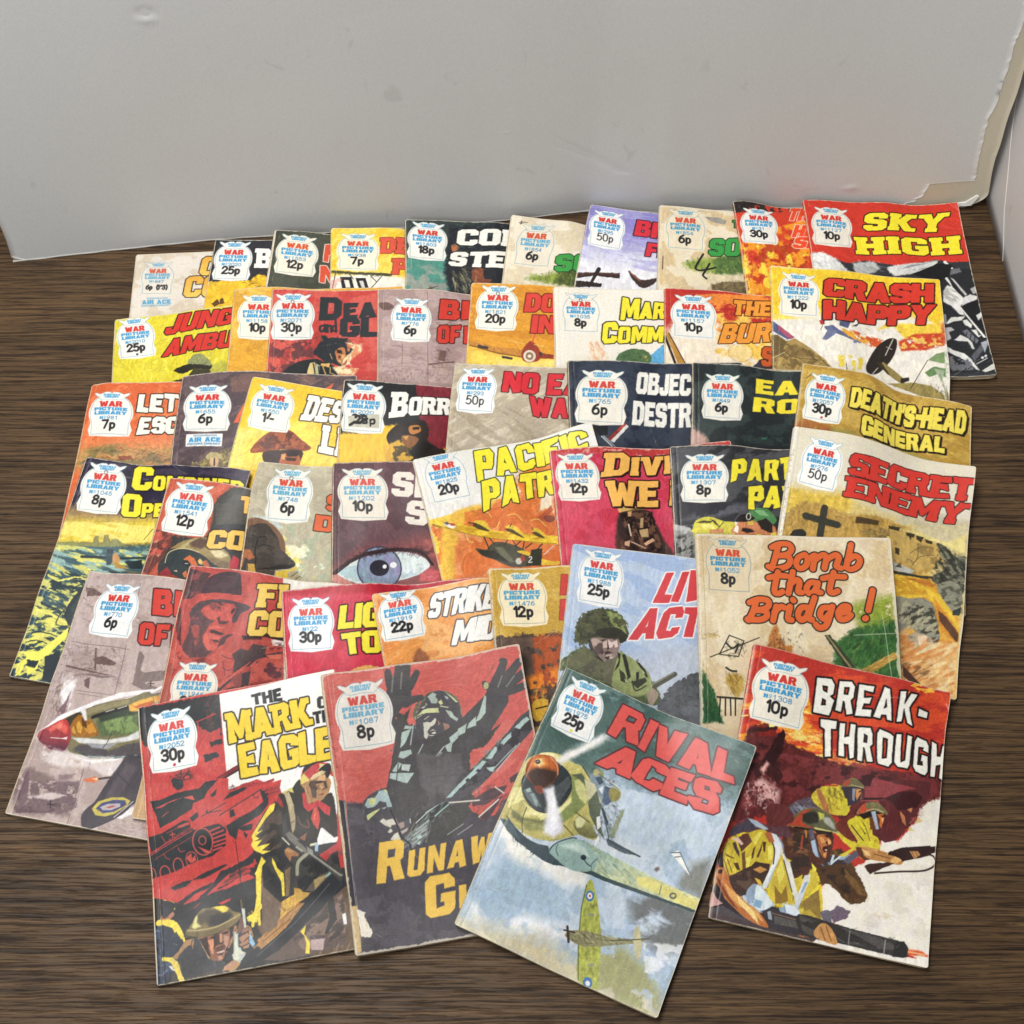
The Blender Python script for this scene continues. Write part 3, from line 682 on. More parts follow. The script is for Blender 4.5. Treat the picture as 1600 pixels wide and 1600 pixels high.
# underside height of each comic (tenths of a mm) on a 12 x 16 grid: how it drapes over those below
DRAPE = {
 1: '4 4 4 4 4 4 4 4 4 4 4 4 4 4 4 4 4 4 4 4 4 4 4 4 4 4 4 4 4 4 4 4 4 4 4 4 4 4 4 4 4 4 4 4 4 4 4 4 4 4 4 4 4 4 4 4 4 4 4 4 4 4 4 4 4 4 4 4 4 4 4 4 4 4 4 4 4 4 4 4 4 4 4 4 4 4 4 4 4 4 4 4 4 4 4 4 4 4 4 4 4 4 4 4 4 4 4 4 4 4 4 4 4 4 4 4 4 4 4 4 4 4 4 4 4 4 4 4 6 6 6 6 6 5 5 5 5 5 5 5 6 6 6 6 11 11 10 9 9 8 8 8 8 8 8 9 9 9 10 10 18 17 16 15 14 13 13 13 13 13 13 14 14 15 16 16 27 25 23 21 20 19 18 18 18 18 19 19 20 21 23 24',
 2: '53 51 49 47 45 44 43 42 42 42 42 42 42 42 42 42 54 52 50 48 46 45 44 43 43 43 43 43 43 43 43 43 57 54 52 50 48 46 45 44 44 44 44 44 43 43 44 44 62 59 57 54 52 50 48 47 46 46 46 46 46 46 46 46 69 66 63 60 57 54 52 51 50 50 50 50 50 50 50 50 74 72 68 65 62 59 56 55 55 55 55 55 55 56 56 56 67 65 62 60 58 57 56 56 56 56 57 58 58 60 60 61 39 35 34 34 34 35 36 36 37 40 44 46 48 51 53 55 21 19 17 16 15 14 14 14 15 17 20 22 23 26 27 29 22 19 16 14 12 10 9 9 9 9 10 10 11 12 13 14 26 23 19 16 14 12 11 10 10 10 10 11 12 13 15 16 31 27 23 19 16 14 12 12 12 12 12 14 15 17 19 22',
 3: '122 119 116 112 106 102 98 95 93 92 92 92 93 93 93 93 121 119 116 111 107 102 98 95 94 94 94 94 95 96 96 97 119 116 113 109 105 101 97 95 94 94 95 95 96 97 98 98 106 104 101 98 95 92 90 89 89 90 92 93 94 95 96 95 86 85 82 79 77 75 74 74 75 78 81 82 84 87 87 86 76 74 70 66 63 60 58 57 58 60 63 64 66 69 71 71 77 74 70 65 60 56 53 51 50 51 52 54 56 58 60 60 72 68 64 60 56 51 48 47 46 46 47 48 50 53 56 59 45 40 39 38 35 31 29 28 28 28 29 30 32 35 37 40 22 20 18 17 15 13 12 12 12 12 12 12 13 15 16 16 20 18 16 14 13 11 10 9 9 9 10 10 10 11 11 12 24 22 19 17 15 14 12 12 12 12 12 13 13 14 15 16',
 4: '136 134 130 125 118 112 109 106 105 105 106 106 106 107 107 106 130 128 125 120 114 108 104 101 99 99 100 100 101 102 102 100 124 122 119 114 108 102 97 93 91 91 91 92 93 94 94 91 121 117 113 109 104 98 92 87 84 83 82 82 83 84 84 82 111 108 104 100 94 88 81 76 72 70 69 68 68 69 69 67 92 89 86 80 75 69 64 60 57 55 55 54 54 54 55 54 74 73 70 66 62 57 53 50 49 48 48 47 46 47 46 45 62 63 61 56 51 46 43 40 36 34 33 31 28 28 27 25 40 41 40 36 32 26 23 20 17 16 15 14 13 12 12 11 24 24 22 19 17 14 12 11 11 11 11 11 12 12 14 14 26 24 21 19 18 16 15 14 14 14 15 16 17 18 20 22 32 29 27 25 23 21 20 19 19 20 20 21 23 25 28 31',
 5: '147 144 138 132 123 115 108 102 97 93 92 91 90 91 92 91 135 132 129 124 117 110 103 97 92 89 88 87 87 87 87 87 125 122 118 112 106 99 92 87 83 81 79 78 78 77 77 76 111 108 104 98 93 86 79 74 70 68 66 65 64 64 64 62 94 92 87 82 77 71 65 60 57 56 55 55 55 56 57 56 85 81 76 71 66 61 56 53 52 52 52 54 55 58 60 61 78 74 68 63 58 54 50 48 49 49 49 51 53 55 57 64 52 46 41 37 34 30 27 27 28 28 28 30 31 32 34 38 30 26 22 19 16 13 11 10 11 11 11 12 12 13 14 15 29 25 21 18 15 12 10 9 9 9 9 10 11 12 14 15 33 29 25 21 18 16 13 12 12 12 13 14 16 18 21 23 37 33 29 26 22 19 17 16 16 16 17 19 22 25 29 34',
 6: '97 95 93 90 88 87 84 83 83 83 84 86 88 90 93 94 88 86 83 80 78 76 75 75 77 78 81 83 86 89 92 94 79 77 72 68 65 62 60 61 63 66 69 73 76 80 84 86 77 74 69 63 59 54 51 50 51 52 54 58 61 64 68 69 77 71 67 62 58 54 51 48 48 48 49 51 53 56 58 58 48 48 48 48 48 47 45 46 47 48 50 52 55 58 60 61 20 20 21 23 24 25 26 29 33 36 40 45 50 55 59 61 12 11 10 10 10 9 10 11 13 15 17 22 26 31 34 38 13 12 11 10 10 9 8 8 8 8 9 10 11 12 13 14 15 15 14 13 13 12 12 11 11 11 11 11 12 12 12 11 19 19 18 18 17 17 16 16 16 16 16 16 16 16 16 16 25 24 24 23 22 22 22 22 22 22 22 22 22 22 22 22',
 7: '73 98 115 109 102 96 90 87 85 84 85 86 88 91 94 95 72 93 104 99 94 88 83 81 81 82 83 85 88 91 93 95 71 84 89 83 78 72 68 67 69 72 76 80 83 88 91 91 72 82 82 74 68 61 56 54 56 59 62 66 71 76 80 81 75 86 85 76 69 61 55 52 52 52 53 55 58 61 64 63 79 90 89 80 72 65 58 55 55 54 54 54 54 55 56 56 78 87 85 77 71 64 59 56 56 56 56 56 56 56 56 56 67 65 60 54 49 44 40 38 40 42 44 45 46 49 50 53 60 51 43 35 29 23 18 16 18 20 21 22 24 26 29 32 62 52 42 33 26 19 14 11 11 11 12 12 13 14 15 16 67 57 46 37 30 22 17 14 14 14 14 15 16 17 18 19 74 63 52 42 34 26 20 18 18 18 19 20 21 22 24 26',
 8: '126 128 129 127 121 113 106 100 97 95 95 95 95 95 94 94 125 128 128 126 120 113 105 99 95 93 93 92 92 92 92 89 119 122 122 119 113 105 97 90 86 84 83 83 83 82 82 80 109 111 110 104 98 89 82 75 70 68 68 68 68 68 68 67 105 105 102 95 87 79 71 64 60 58 58 59 59 61 62 62 104 107 105 97 88 79 70 63 58 56 56 56 56 57 57 57 87 104 103 94 84 73 63 54 49 45 42 40 39 37 36 34 49 64 67 59 51 42 33 28 24 21 19 17 16 15 14 13 19 24 25 22 19 16 14 13 12 12 12 12 12 12 12 13 14 14 14 14 14 14 14 14 14 14 14 15 15 16 17 17 18 19 18 18 18 18 18 18 18 18 19 19 20 22 23 25 24 24 24 24 23 23 23 23 23 23 24 25 26 29 31 34',
 9: '158 159 160 159 155 147 137 126 118 109 101 95 90 85 80 77 149 155 155 155 152 143 132 120 109 100 92 86 82 79 76 73 112 134 140 139 135 125 113 102 91 84 79 75 74 73 73 73 66 100 109 108 105 96 88 82 76 73 72 72 73 74 76 78 44 73 82 82 81 78 75 74 73 73 74 75 76 77 79 81 37 65 75 75 75 74 74 74 73 71 70 69 67 65 64 63 32 59 71 68 66 63 59 55 52 48 43 40 37 33 30 26 21 35 42 37 33 30 26 22 20 18 15 14 13 12 11 10 14 16 17 15 14 12 12 11 11 11 11 11 11 12 12 13 16 15 14 14 13 13 13 13 13 13 13 14 14 15 17 18 21 20 18 17 17 16 16 16 16 16 16 17 18 20 23 25 28 26 24 22 21 20 19 19 19 19 20 22 24 27 30 34',
 10: '94 102 108 108 108 108 108 107 107 106 106 106 106 107 108 109 92 101 104 105 105 105 104 103 102 102 101 100 100 100 99 98 82 90 94 94 94 92 91 89 87 86 84 83 82 81 79 75 66 71 73 73 72 70 68 66 64 63 62 61 60 60 59 56 56 58 58 57 55 54 53 52 51 50 50 51 52 52 53 53 58 57 56 54 53 51 50 50 50 50 51 53 55 57 59 60 54 54 53 52 51 50 50 50 49 50 52 54 56 59 62 64 31 31 32 32 32 33 33 33 33 34 35 38 41 44 45 49 13 13 14 14 14 14 15 15 15 15 16 17 19 20 21 22 14 14 13 12 12 12 12 12 12 12 12 12 13 14 14 14 21 20 19 18 17 16 16 16 16 16 16 17 18 19 20 21 30 27 26 24 23 22 21 21 21 21 22 23 24 26 28 30',
 11: '35 36 36 37 38 38 39 39 40 40 31 14 8 8 8 8 43 43 43 43 43 43 43 43 43 43 30 14 8 8 8 8 43 43 43 43 43 43 44 44 44 43 31 15 8 8 8 8 44 44 44 45 46 47 48 50 51 49 35 15 9 8 8 8 52 53 54 56 59 62 66 68 69 65 43 17 9 8 8 8 72 73 75 76 78 80 81 82 82 77 51 20 9 8 8 8 84 84 83 84 84 84 84 85 86 81 55 21 9 8 8 8 86 88 88 89 91 92 95 98 101 96 66 25 10 8 8 8 100 103 105 108 111 114 118 122 124 118 82 31 12 9 9 9 126 128 128 128 130 132 133 135 136 131 95 39 14 10 10 10 142 140 138 136 136 136 137 138 138 136 104 47 18 12 12 13 147 145 141 139 138 138 139 140 140 140 116 56 18 14 15 16',
 12: '162 163 164 163 162 162 164 166 167 167 164 148 110 70 50 46 174 174 173 171 170 169 170 171 172 172 168 149 118 76 53 47 182 181 180 178 175 174 174 175 175 176 172 154 122 79 55 49 181 182 180 178 176 175 175 176 177 177 174 156 124 81 57 51 162 164 164 164 165 166 168 169 171 173 169 150 118 77 54 52 144 144 143 143 144 146 147 148 150 152 146 116 78 46 33 31 143 142 139 138 138 138 139 140 140 140 131 86 40 15 12 10 144 142 140 138 138 138 138 139 139 138 128 80 32 8 6 6 143 140 137 134 134 134 135 136 136 135 124 79 33 10 8 9 141 138 133 130 129 129 129 130 130 130 117 73 32 12 11 12 144 141 135 130 128 126 126 126 126 124 109 67 30 14 16 18 153 149 142 135 130 127 126 126 126 122 108 70 29 18 21 25',
 13: '215 215 214 212 210 209 208 209 209 209 207 197 173 138 105 89 212 212 212 210 208 208 208 208 209 208 205 194 174 140 107 89 201 202 202 201 201 201 202 204 204 202 198 188 167 133 102 86 185 187 186 186 187 188 190 192 193 192 186 169 145 112 86 73 177 177 176 175 175 176 177 179 179 178 171 147 117 82 63 54 176 175 173 171 170 170 171 172 172 171 163 136 101 65 49 44 176 175 172 169 168 168 168 169 169 168 159 131 97 63 49 46 179 178 173 168 166 164 164 164 165 163 153 126 94 64 53 52 184 181 175 169 164 161 160 160 160 158 146 118 88 63 56 56 174 170 165 158 153 149 149 150 150 145 126 92 66 49 46 48 149 147 143 137 132 130 130 131 131 124 93 50 30 23 22 24 136 134 130 125 122 120 120 121 121 115 78 29 12 11 11 12',
 14: '217 216 212 207 202 200 199 199 199 198 192 176 147 117 97 90 217 215 212 207 202 199 198 197 195 193 188 171 148 119 99 90 210 208 204 201 198 195 192 189 186 183 180 162 139 112 94 87 201 198 195 192 188 184 182 180 177 174 166 141 116 92 80 76 182 182 179 174 170 166 165 164 162 157 140 108 82 63 57 54 145 144 142 138 135 134 135 135 132 119 90 57 38 28 26 26 111 113 113 113 113 115 119 122 118 96 51 19 11 8 8 7 108 110 112 115 117 120 124 126 124 96 43 9 5 5 5 5 118 117 118 120 122 124 126 128 126 100 44 10 6 6 6 6 119 118 119 120 121 123 125 125 122 98 44 12 9 9 9 9 116 115 115 115 116 118 120 119 116 94 43 15 13 13 14 13 113 113 112 112 112 114 115 115 112 96 47 19 18 18 19 19',
 15: '154 157 158 159 160 163 166 168 168 167 160 143 116 91 79 75 156 157 158 159 161 163 166 167 168 165 154 130 104 80 69 64 158 158 159 160 162 164 166 167 168 165 149 116 86 62 54 52 158 158 159 160 162 164 166 167 167 164 146 109 76 54 49 49 157 157 158 159 161 163 164 165 164 161 142 104 73 55 52 52 152 152 153 154 156 159 159 158 157 155 136 99 72 58 56 56 136 137 139 141 144 147 149 149 148 141 119 85 64 55 55 58 122 123 124 126 129 132 134 134 128 112 78 44 33 32 32 35 120 119 120 122 124 127 128 128 118 94 53 19 12 12 13 14 116 116 117 119 121 123 124 124 114 87 48 18 11 11 12 13 110 110 111 112 114 116 117 116 107 80 46 21 15 16 18 19 109 108 108 108 110 111 112 111 105 82 49 26 21 23 25 28',
 16: '190 190 191 192 193 194 194 193 192 188 176 151 122 104 98 98 183 184 185 186 187 188 188 187 183 179 164 136 113 96 90 89 171 173 174 176 177 178 178 178 175 165 142 111 89 76 73 72 162 163 165 167 168 170 170 169 165 151 124 91 72 64 63 63 157 159 160 162 163 164 164 164 159 144 116 85 69 63 64 65 153 154 155 156 157 158 158 157 152 136 108 80 65 59 60 61 149 149 150 150 150 150 150 149 141 114 80 52 40 35 34 34 148 147 146 145 145 144 144 141 129 88 43 19 13 11 11 11 149 147 145 143 142 141 138 134 123 76 28 10 8 8 9 9 149 146 142 139 137 135 132 128 117 73 26 10 10 11 12 13 144 140 135 131 128 126 124 122 112 75 31 13 13 15 17 19 140 136 130 125 121 120 119 117 114 81 35 16 16 19 23 27',
 17: '189 188 187 186 186 186 185 184 175 162 128 94 75 67 67 66 189 188 187 185 185 184 183 180 168 152 117 84 68 62 61 60 188 188 186 183 182 181 179 175 163 146 108 74 60 57 58 58 186 185 182 179 177 175 173 170 158 140 102 70 60 60 61 62 178 177 173 169 166 164 162 160 152 131 96 69 61 62 65 66 160 158 152 147 144 140 138 135 120 88 61 48 45 48 52 54 148 145 139 133 128 123 119 110 83 42 22 19 20 22 24 24 141 137 132 126 122 118 113 100 67 27 9 8 8 8 9 8 131 128 124 120 118 116 113 100 68 30 11 9 9 9 10 9 134 134 131 129 128 128 124 107 75 35 14 12 12 13 13 13 153 153 151 150 150 149 141 117 79 39 18 17 17 17 18 18 166 165 163 162 162 162 152 120 86 44 23 22 22 23 24 24',
 18: '159 162 174 180 178 173 167 162 159 153 141 115 81 57 51 52 150 159 174 180 179 176 172 168 165 159 143 114 86 60 52 51 145 159 180 188 188 186 184 182 180 171 151 118 88 63 54 54 149 164 189 198 198 197 196 195 192 181 157 122 92 67 58 58 148 164 189 198 198 198 197 197 193 178 151 118 90 67 60 60 141 149 161 167 169 170 170 170 162 132 96 75 60 46 42 42 126 127 129 131 132 133 134 134 120 75 35 25 22 20 18 17 107 106 106 107 108 109 110 110 94 48 15 10 10 10 10 10 97 98 99 100 102 104 106 106 88 44 15 12 12 13 13 14 97 98 99 101 104 107 109 109 89 42 17 15 16 17 19 20 96 96 98 101 104 108 110 110 88 43 21 21 22 24 26 28 91 93 95 99 103 107 110 111 92 47 26 27 29 32 36 40',
 19: '35 34 30 25 18 14 12 10 10 9 9 9 9 9 9 9 71 67 64 59 53 45 36 27 22 19 16 12 9 9 9 9 83 83 82 81 78 71 58 47 41 37 30 18 10 9 9 9 87 87 87 87 84 76 64 52 48 48 40 21 11 9 9 9 98 98 97 96 91 78 63 52 48 48 38 20 11 9 9 9 113 113 112 110 101 83 63 52 48 47 35 17 10 9 9 9 123 123 123 119 109 86 63 51 48 46 32 15 9 9 9 9 138 141 141 136 123 95 68 54 50 46 30 14 10 10 10 10 177 180 179 173 159 129 96 74 61 48 29 14 11 12 12 12 212 212 211 203 192 167 131 101 78 54 30 17 15 16 17 18 226 225 223 215 204 182 146 114 88 59 32 21 21 22 24 26 237 234 232 227 213 186 149 118 97 66 36 26 28 30 33 37',
 20: '190 190 191 190 186 172 148 122 105 94 84 71 57 51 50 50 219 217 217 216 212 199 175 146 121 103 87 70 59 54 53 54 247 245 245 243 238 225 202 171 141 116 93 72 62 58 59 60 264 263 262 259 254 241 218 186 155 127 100 76 67 65 67 68 272 271 270 267 261 248 224 192 160 133 105 80 70 69 72 74 272 271 269 265 255 241 222 190 158 126 93 68 59 57 59 61 259 259 258 254 244 229 213 182 148 102 56 35 29 27 28 27 247 247 246 242 232 217 202 176 140 82 27 11 10 9 9 9 243 242 242 234 222 207 193 171 135 76 23 10 10 10 10 10 237 236 235 225 213 199 183 158 125 70 23 12 12 12 13 12 230 230 229 218 206 191 168 140 111 63 24 17 17 17 17 17 229 228 228 215 200 185 155 127 105 62 27 22 22 22 22 22',
 21: '304 304 302 299 292 277 262 233 206 176 148 123 108 104 104 104 302 302 300 293 281 266 252 232 202 172 144 120 108 104 104 105 294 294 293 282 270 255 241 224 195 164 135 113 104 102 102 103 283 284 282 271 259 244 230 214 182 145 112 93 89 90 91 87 275 276 273 260 248 234 219 202 166 120 83 67 65 68 66 53 270 269 262 248 236 222 207 189 150 100 63 50 49 50 45 28 264 262 252 237 225 211 196 175 135 88 58 49 48 48 40 22 256 253 240 226 214 199 182 155 118 79 57 52 52 51 40 20 246 244 231 216 204 184 161 130 90 62 51 51 52 52 38 18 242 238 223 208 195 171 146 103 52 32 31 34 36 37 28 16 242 233 217 201 189 169 140 86 31 15 16 18 20 20 19 16 244 231 214 198 182 166 134 71 28 17 17 17 18 19 20 22',
 22: '305 305 304 298 286 272 256 240 222 190 150 116 98 94 93 92 302 302 300 294 284 269 254 236 213 180 142 110 97 92 92 90 290 295 294 287 277 262 246 227 201 165 126 98 87 84 84 82 271 285 287 280 270 255 239 218 188 148 105 79 71 70 70 68 258 277 282 276 265 250 233 212 180 134 87 62 55 53 52 50 247 268 276 265 253 235 215 191 150 95 54 35 30 26 25 24 229 242 246 236 219 195 171 146 98 45 21 15 13 12 11 10 214 215 210 196 177 152 132 108 63 21 10 10 10 10 10 10 212 210 202 185 165 141 122 94 48 17 11 11 11 11 11 11 215 212 201 180 159 135 116 87 42 17 14 14 14 14 15 14 220 216 200 174 150 126 110 85 43 20 18 18 18 19 19 19 227 222 205 176 144 121 109 86 51 25 23 23 24 24 25 26',
 23: '215 238 260 266 265 262 252 232 213 190 157 114 75 56 51 50 215 238 256 259 257 251 239 219 198 174 141 100 72 55 51 50 217 239 254 254 249 239 223 202 180 157 124 86 64 53 52 52 220 243 258 256 249 233 213 191 169 145 112 79 62 56 56 56 220 244 261 256 246 230 206 182 160 138 107 78 64 59 59 60 222 238 247 244 234 215 188 166 147 122 91 66 55 53 53 53 230 234 236 231 221 199 173 153 136 98 55 35 30 29 29 28 234 234 232 224 212 195 170 151 136 86 30 12 12 11 11 11 232 230 227 215 202 187 165 147 130 81 27 11 11 11 11 11 227 225 220 206 193 172 151 136 120 73 25 13 13 13 13 13 223 221 214 199 182 156 136 125 111 68 26 17 17 17 17 17 223 221 210 195 174 147 128 121 118 70 29 21 21 21 22 22',
 24: '276 275 275 273 266 255 238 217 200 179 142 94 64 56 55 56 275 275 274 270 261 247 232 216 196 174 137 92 68 59 58 59 272 272 271 264 252 238 223 208 189 168 135 94 71 62 61 62 268 268 266 255 243 228 214 196 178 160 130 91 69 60 60 63 259 261 258 245 233 216 194 172 155 135 100 63 46 39 37 33 237 238 234 222 205 178 151 132 120 98 55 23 16 14 13 12 222 223 218 205 186 156 128 112 105 87 41 12 9 8 8 8 222 221 216 203 183 152 124 108 102 86 43 13 9 9 9 9 223 221 215 201 181 149 120 107 103 90 49 16 11 11 12 12 224 221 214 200 180 148 120 108 106 98 56 21 14 15 16 17 226 222 214 199 180 148 122 111 110 103 63 27 19 21 23 25 228 224 214 198 180 147 122 113 113 108 72 33 25 28 31 35',
 25: '258 257 253 245 229 204 175 152 142 133 111 76 52 46 46 45 259 257 252 242 229 205 177 154 143 134 110 77 58 50 50 50 260 258 251 239 226 204 175 154 145 137 114 81 62 56 56 56 261 257 245 231 220 200 173 154 146 139 117 85 67 63 63 64 237 237 229 216 200 177 155 141 136 129 108 80 66 64 66 61 210 207 196 176 155 132 116 105 96 85 64 47 41 42 45 46 210 205 189 163 139 114 98 84 67 49 28 17 16 17 18 17 221 215 196 167 142 116 100 84 63 42 20 9 9 9 9 9 228 220 200 170 144 118 103 89 68 47 23 11 10 11 11 11 233 219 202 172 146 121 107 93 73 51 26 14 14 14 15 15 230 216 196 167 143 120 106 90 65 44 26 18 19 20 21 22 222 211 187 158 133 114 103 81 53 33 26 24 25 26 28 30',
 26: '268 267 259 241 214 185 160 141 130 117 105 92 84 86 90 92 272 268 258 238 216 188 163 144 128 112 95 80 74 75 79 80 274 269 258 238 215 187 163 144 127 108 86 68 62 62 64 63 273 262 250 234 212 185 162 144 127 106 83 66 59 58 58 58 262 252 240 225 205 180 160 143 125 103 82 67 63 63 63 64 199 197 189 177 166 153 140 127 109 91 75 67 66 68 68 68 116 114 104 100 99 98 94 82 67 59 54 53 56 60 61 58 84 74 64 61 62 63 58 38 22 20 21 24 27 30 30 32 78 72 66 66 67 68 58 31 12 10 10 11 12 13 14 14 77 72 70 72 75 76 62 30 12 10 11 12 12 14 15 16 63 58 60 65 69 74 58 28 12 12 12 13 15 17 19 22 34 34 37 41 48 53 42 21 13 13 14 15 18 21 25 29',
 27: '100 95 86 77 70 63 56 51 50 49 41 21 10 10 10 10 104 99 91 84 79 71 61 53 50 49 39 20 11 10 10 10 107 101 94 89 85 77 64 54 50 49 37 19 10 10 10 10 105 101 94 90 87 78 65 54 50 48 34 16 10 10 10 10 119 111 101 93 88 78 64 54 50 47 31 14 10 10 10 10 162 150 131 114 104 90 74 63 57 50 30 13 10 10 10 10 198 184 161 138 123 107 91 80 74 61 33 13 10 10 10 10 216 205 180 153 134 115 101 93 89 71 33 12 10 10 10 10 241 232 207 178 155 132 116 109 106 82 36 12 10 10 10 10 276 265 241 212 188 162 143 135 132 104 47 14 11 11 12 12 292 279 255 226 203 177 158 148 146 121 56 17 12 13 14 14 292 282 259 230 201 176 158 150 148 127 62 18 14 15 16 17',
 28: '247 238 216 190 167 148 136 128 117 91 63 48 45 44 34 18 272 258 235 208 187 166 152 143 126 95 63 48 46 45 36 18 297 284 260 232 210 188 173 163 144 106 67 50 47 46 37 19 311 299 276 248 225 202 187 177 158 117 72 52 49 48 38 19 315 304 281 252 229 206 191 182 165 122 76 54 50 50 38 19 303 290 267 239 217 197 185 177 156 112 68 50 48 48 35 16 263 251 226 198 181 168 162 153 118 69 40 31 31 30 23 12 227 211 183 155 141 135 134 123 76 26 12 12 12 12 11 9 213 195 162 131 119 115 115 102 59 18 9 10 10 10 10 10 220 202 164 128 113 107 102 87 49 18 12 12 12 13 14 14 246 221 185 149 131 121 112 87 46 19 15 16 17 18 19 20 242 226 200 166 146 140 129 94 51 23 20 20 22 23 25 27',
 29: '285 307 340 328 313 290 260 236 220 207 188 151 106 76 64 62 280 300 317 315 303 278 248 224 207 194 174 135 99 70 60 57 271 281 290 288 276 250 220 198 184 174 154 117 84 62 56 56 268 270 274 272 262 236 206 182 170 162 142 108 79 61 58 59 278 276 278 277 268 245 215 190 175 165 144 110 82 63 60 61 286 283 282 281 271 253 224 197 180 166 139 100 72 52 46 46 284 280 276 270 257 232 202 177 161 142 105 62 38 25 20 18 278 271 257 236 212 179 153 138 130 112 70 28 12 8 7 6 272 262 240 208 177 144 125 118 115 99 62 24 10 7 7 7 267 255 230 192 158 126 110 106 103 85 50 22 11 9 9 10 262 249 221 181 146 115 101 96 88 65 33 16 12 12 13 13 262 250 222 181 140 112 100 91 80 55 24 14 15 16 17 18',
 30: '326 326 324 322 319 304 290 264 241 218 195 161 122 90 70 62 326 325 323 320 310 296 282 259 231 208 183 147 114 83 65 56 325 324 320 313 302 287 264 234 208 189 165 130 97 69 56 52 320 319 314 302 288 263 230 200 180 166 147 115 86 62 54 54 314 314 307 290 269 237 203 175 159 150 135 106 80 61 56 56 309 308 300 283 259 223 188 161 146 137 120 93 71 56 52 51 304 303 292 275 249 210 173 146 130 114 92 64 47 36 31 28 293 287 272 244 213 172 138 117 100 78 51 26 16 13 11 10 269 259 237 204 171 135 111 101 90 66 39 17 9 9 9 8 249 239 216 184 155 124 108 102 95 72 44 20 11 10 10 10 240 230 208 178 150 124 110 106 99 78 49 23 14 13 14 13 237 229 208 179 148 124 112 109 104 86 56 27 16 17 17 17',
 31: '340 339 334 320 305 279 241 203 176 151 125 94 65 47 40 39 338 336 325 310 298 276 237 197 165 141 117 90 67 49 42 42 332 330 317 303 289 259 217 178 151 134 116 93 72 53 45 44 321 320 309 293 270 234 195 162 143 133 122 101 80 58 47 46 301 301 293 274 250 217 184 157 142 136 125 102 79 54 40 33 280 281 276 261 241 211 179 152 136 125 104 72 48 30 18 12 262 266 262 247 227 193 156 127 111 99 75 38 17 9 6 4 251 249 239 220 199 166 132 105 92 86 70 35 12 4 4 4 253 249 236 220 204 178 146 115 97 91 82 50 21 7 6 7 275 270 257 240 224 199 164 129 106 97 91 65 33 12 10 11 295 280 264 248 232 206 173 138 113 103 99 75 41 17 16 17 296 280 264 248 233 210 177 142 120 107 104 83 41 21 23 25',
 32: '309 303 288 269 244 213 178 151 138 126 106 77 56 49 46 29 312 305 291 272 252 221 186 158 141 129 108 79 60 50 43 28 315 304 290 274 256 225 191 162 146 134 114 85 64 53 43 25 309 296 281 266 253 225 192 164 149 138 117 88 68 57 44 23 282 280 268 254 239 212 183 160 148 139 118 89 71 61 45 20 247 242 229 212 193 165 141 127 122 116 98 76 64 59 40 16 220 213 198 178 155 124 101 90 88 81 59 42 39 37 26 12 201 196 183 168 151 126 103 90 85 76 45 18 14 14 12 10 212 205 192 179 168 147 122 103 96 88 57 21 11 11 11 12 229 219 202 188 178 159 132 112 103 98 69 27 13 13 14 15 238 226 208 193 183 165 139 118 110 106 76 32 16 16 19 21 246 234 214 198 186 167 140 120 113 111 84 36 18 21 24 28',
 33: '250 247 237 223 209 193 171 147 133 121 105 84 71 68 65 60 260 255 243 228 216 201 180 156 139 126 108 82 67 60 58 54 269 262 249 233 221 206 185 162 145 134 114 82 61 52 51 49 273 263 249 234 222 207 187 164 148 138 118 84 62 52 52 52 266 258 245 230 219 204 185 164 149 140 120 86 64 56 56 57 234 229 218 208 198 184 166 152 143 137 114 76 56 51 53 53 208 202 191 181 172 157 142 135 134 130 100 52 32 29 30 30 205 198 185 171 159 145 133 127 126 124 94 39 13 10 10 10 213 205 190 173 160 144 130 121 118 116 95 45 16 9 9 10 221 213 197 179 164 145 128 117 113 112 99 56 24 13 14 14 230 221 204 186 170 149 130 119 116 116 109 70 34 19 20 21 239 230 213 195 175 153 135 124 122 123 123 86 39 26 28 31',
 34: '248 252 251 243 230 216 205 196 187 180 176 172 159 133 108 96 256 258 256 246 233 217 203 192 181 175 172 167 153 125 101 90 268 267 263 251 237 218 201 185 173 167 165 158 140 107 84 75 274 272 268 255 240 220 200 182 168 161 158 149 128 92 68 59 266 266 261 251 239 220 200 180 166 159 157 147 126 89 64 55 237 234 229 221 212 200 186 172 162 160 159 150 127 91 67 60 198 193 185 175 166 155 147 143 143 146 150 140 119 87 68 65 154 148 140 129 118 108 104 104 108 113 115 100 77 58 53 57 125 122 112 96 85 78 78 80 83 85 84 63 37 23 26 30 122 119 105 83 69 63 64 67 69 71 69 50 26 14 15 16 129 124 109 85 70 64 64 66 69 72 70 50 29 19 20 21 137 132 116 92 74 69 70 73 75 78 79 60 33 26 28 30',
 35: '82 82 78 68 53 43 40 40 27 9 4 4 4 4 4 4 91 89 83 70 57 46 43 41 28 12 5 4 4 4 4 4 127 122 114 97 80 65 59 56 46 28 12 4 4 4 4 4 173 167 156 135 113 90 80 76 69 50 21 6 4 4 4 4 200 194 181 156 129 101 87 83 78 59 26 6 4 4 4 4 215 210 197 170 139 106 90 85 80 61 28 7 4 4 4 4 223 219 206 178 146 110 92 86 81 62 29 7 4 4 4 4 227 224 211 183 149 112 93 87 82 63 29 7 4 4 4 4 238 234 219 190 155 118 97 90 83 63 29 8 5 5 6 6 256 244 229 202 168 130 107 96 84 62 30 10 7 8 8 8 264 253 237 210 177 140 116 101 83 59 31 13 11 12 12 13 266 259 243 215 177 141 118 102 82 59 34 17 15 16 17 18',
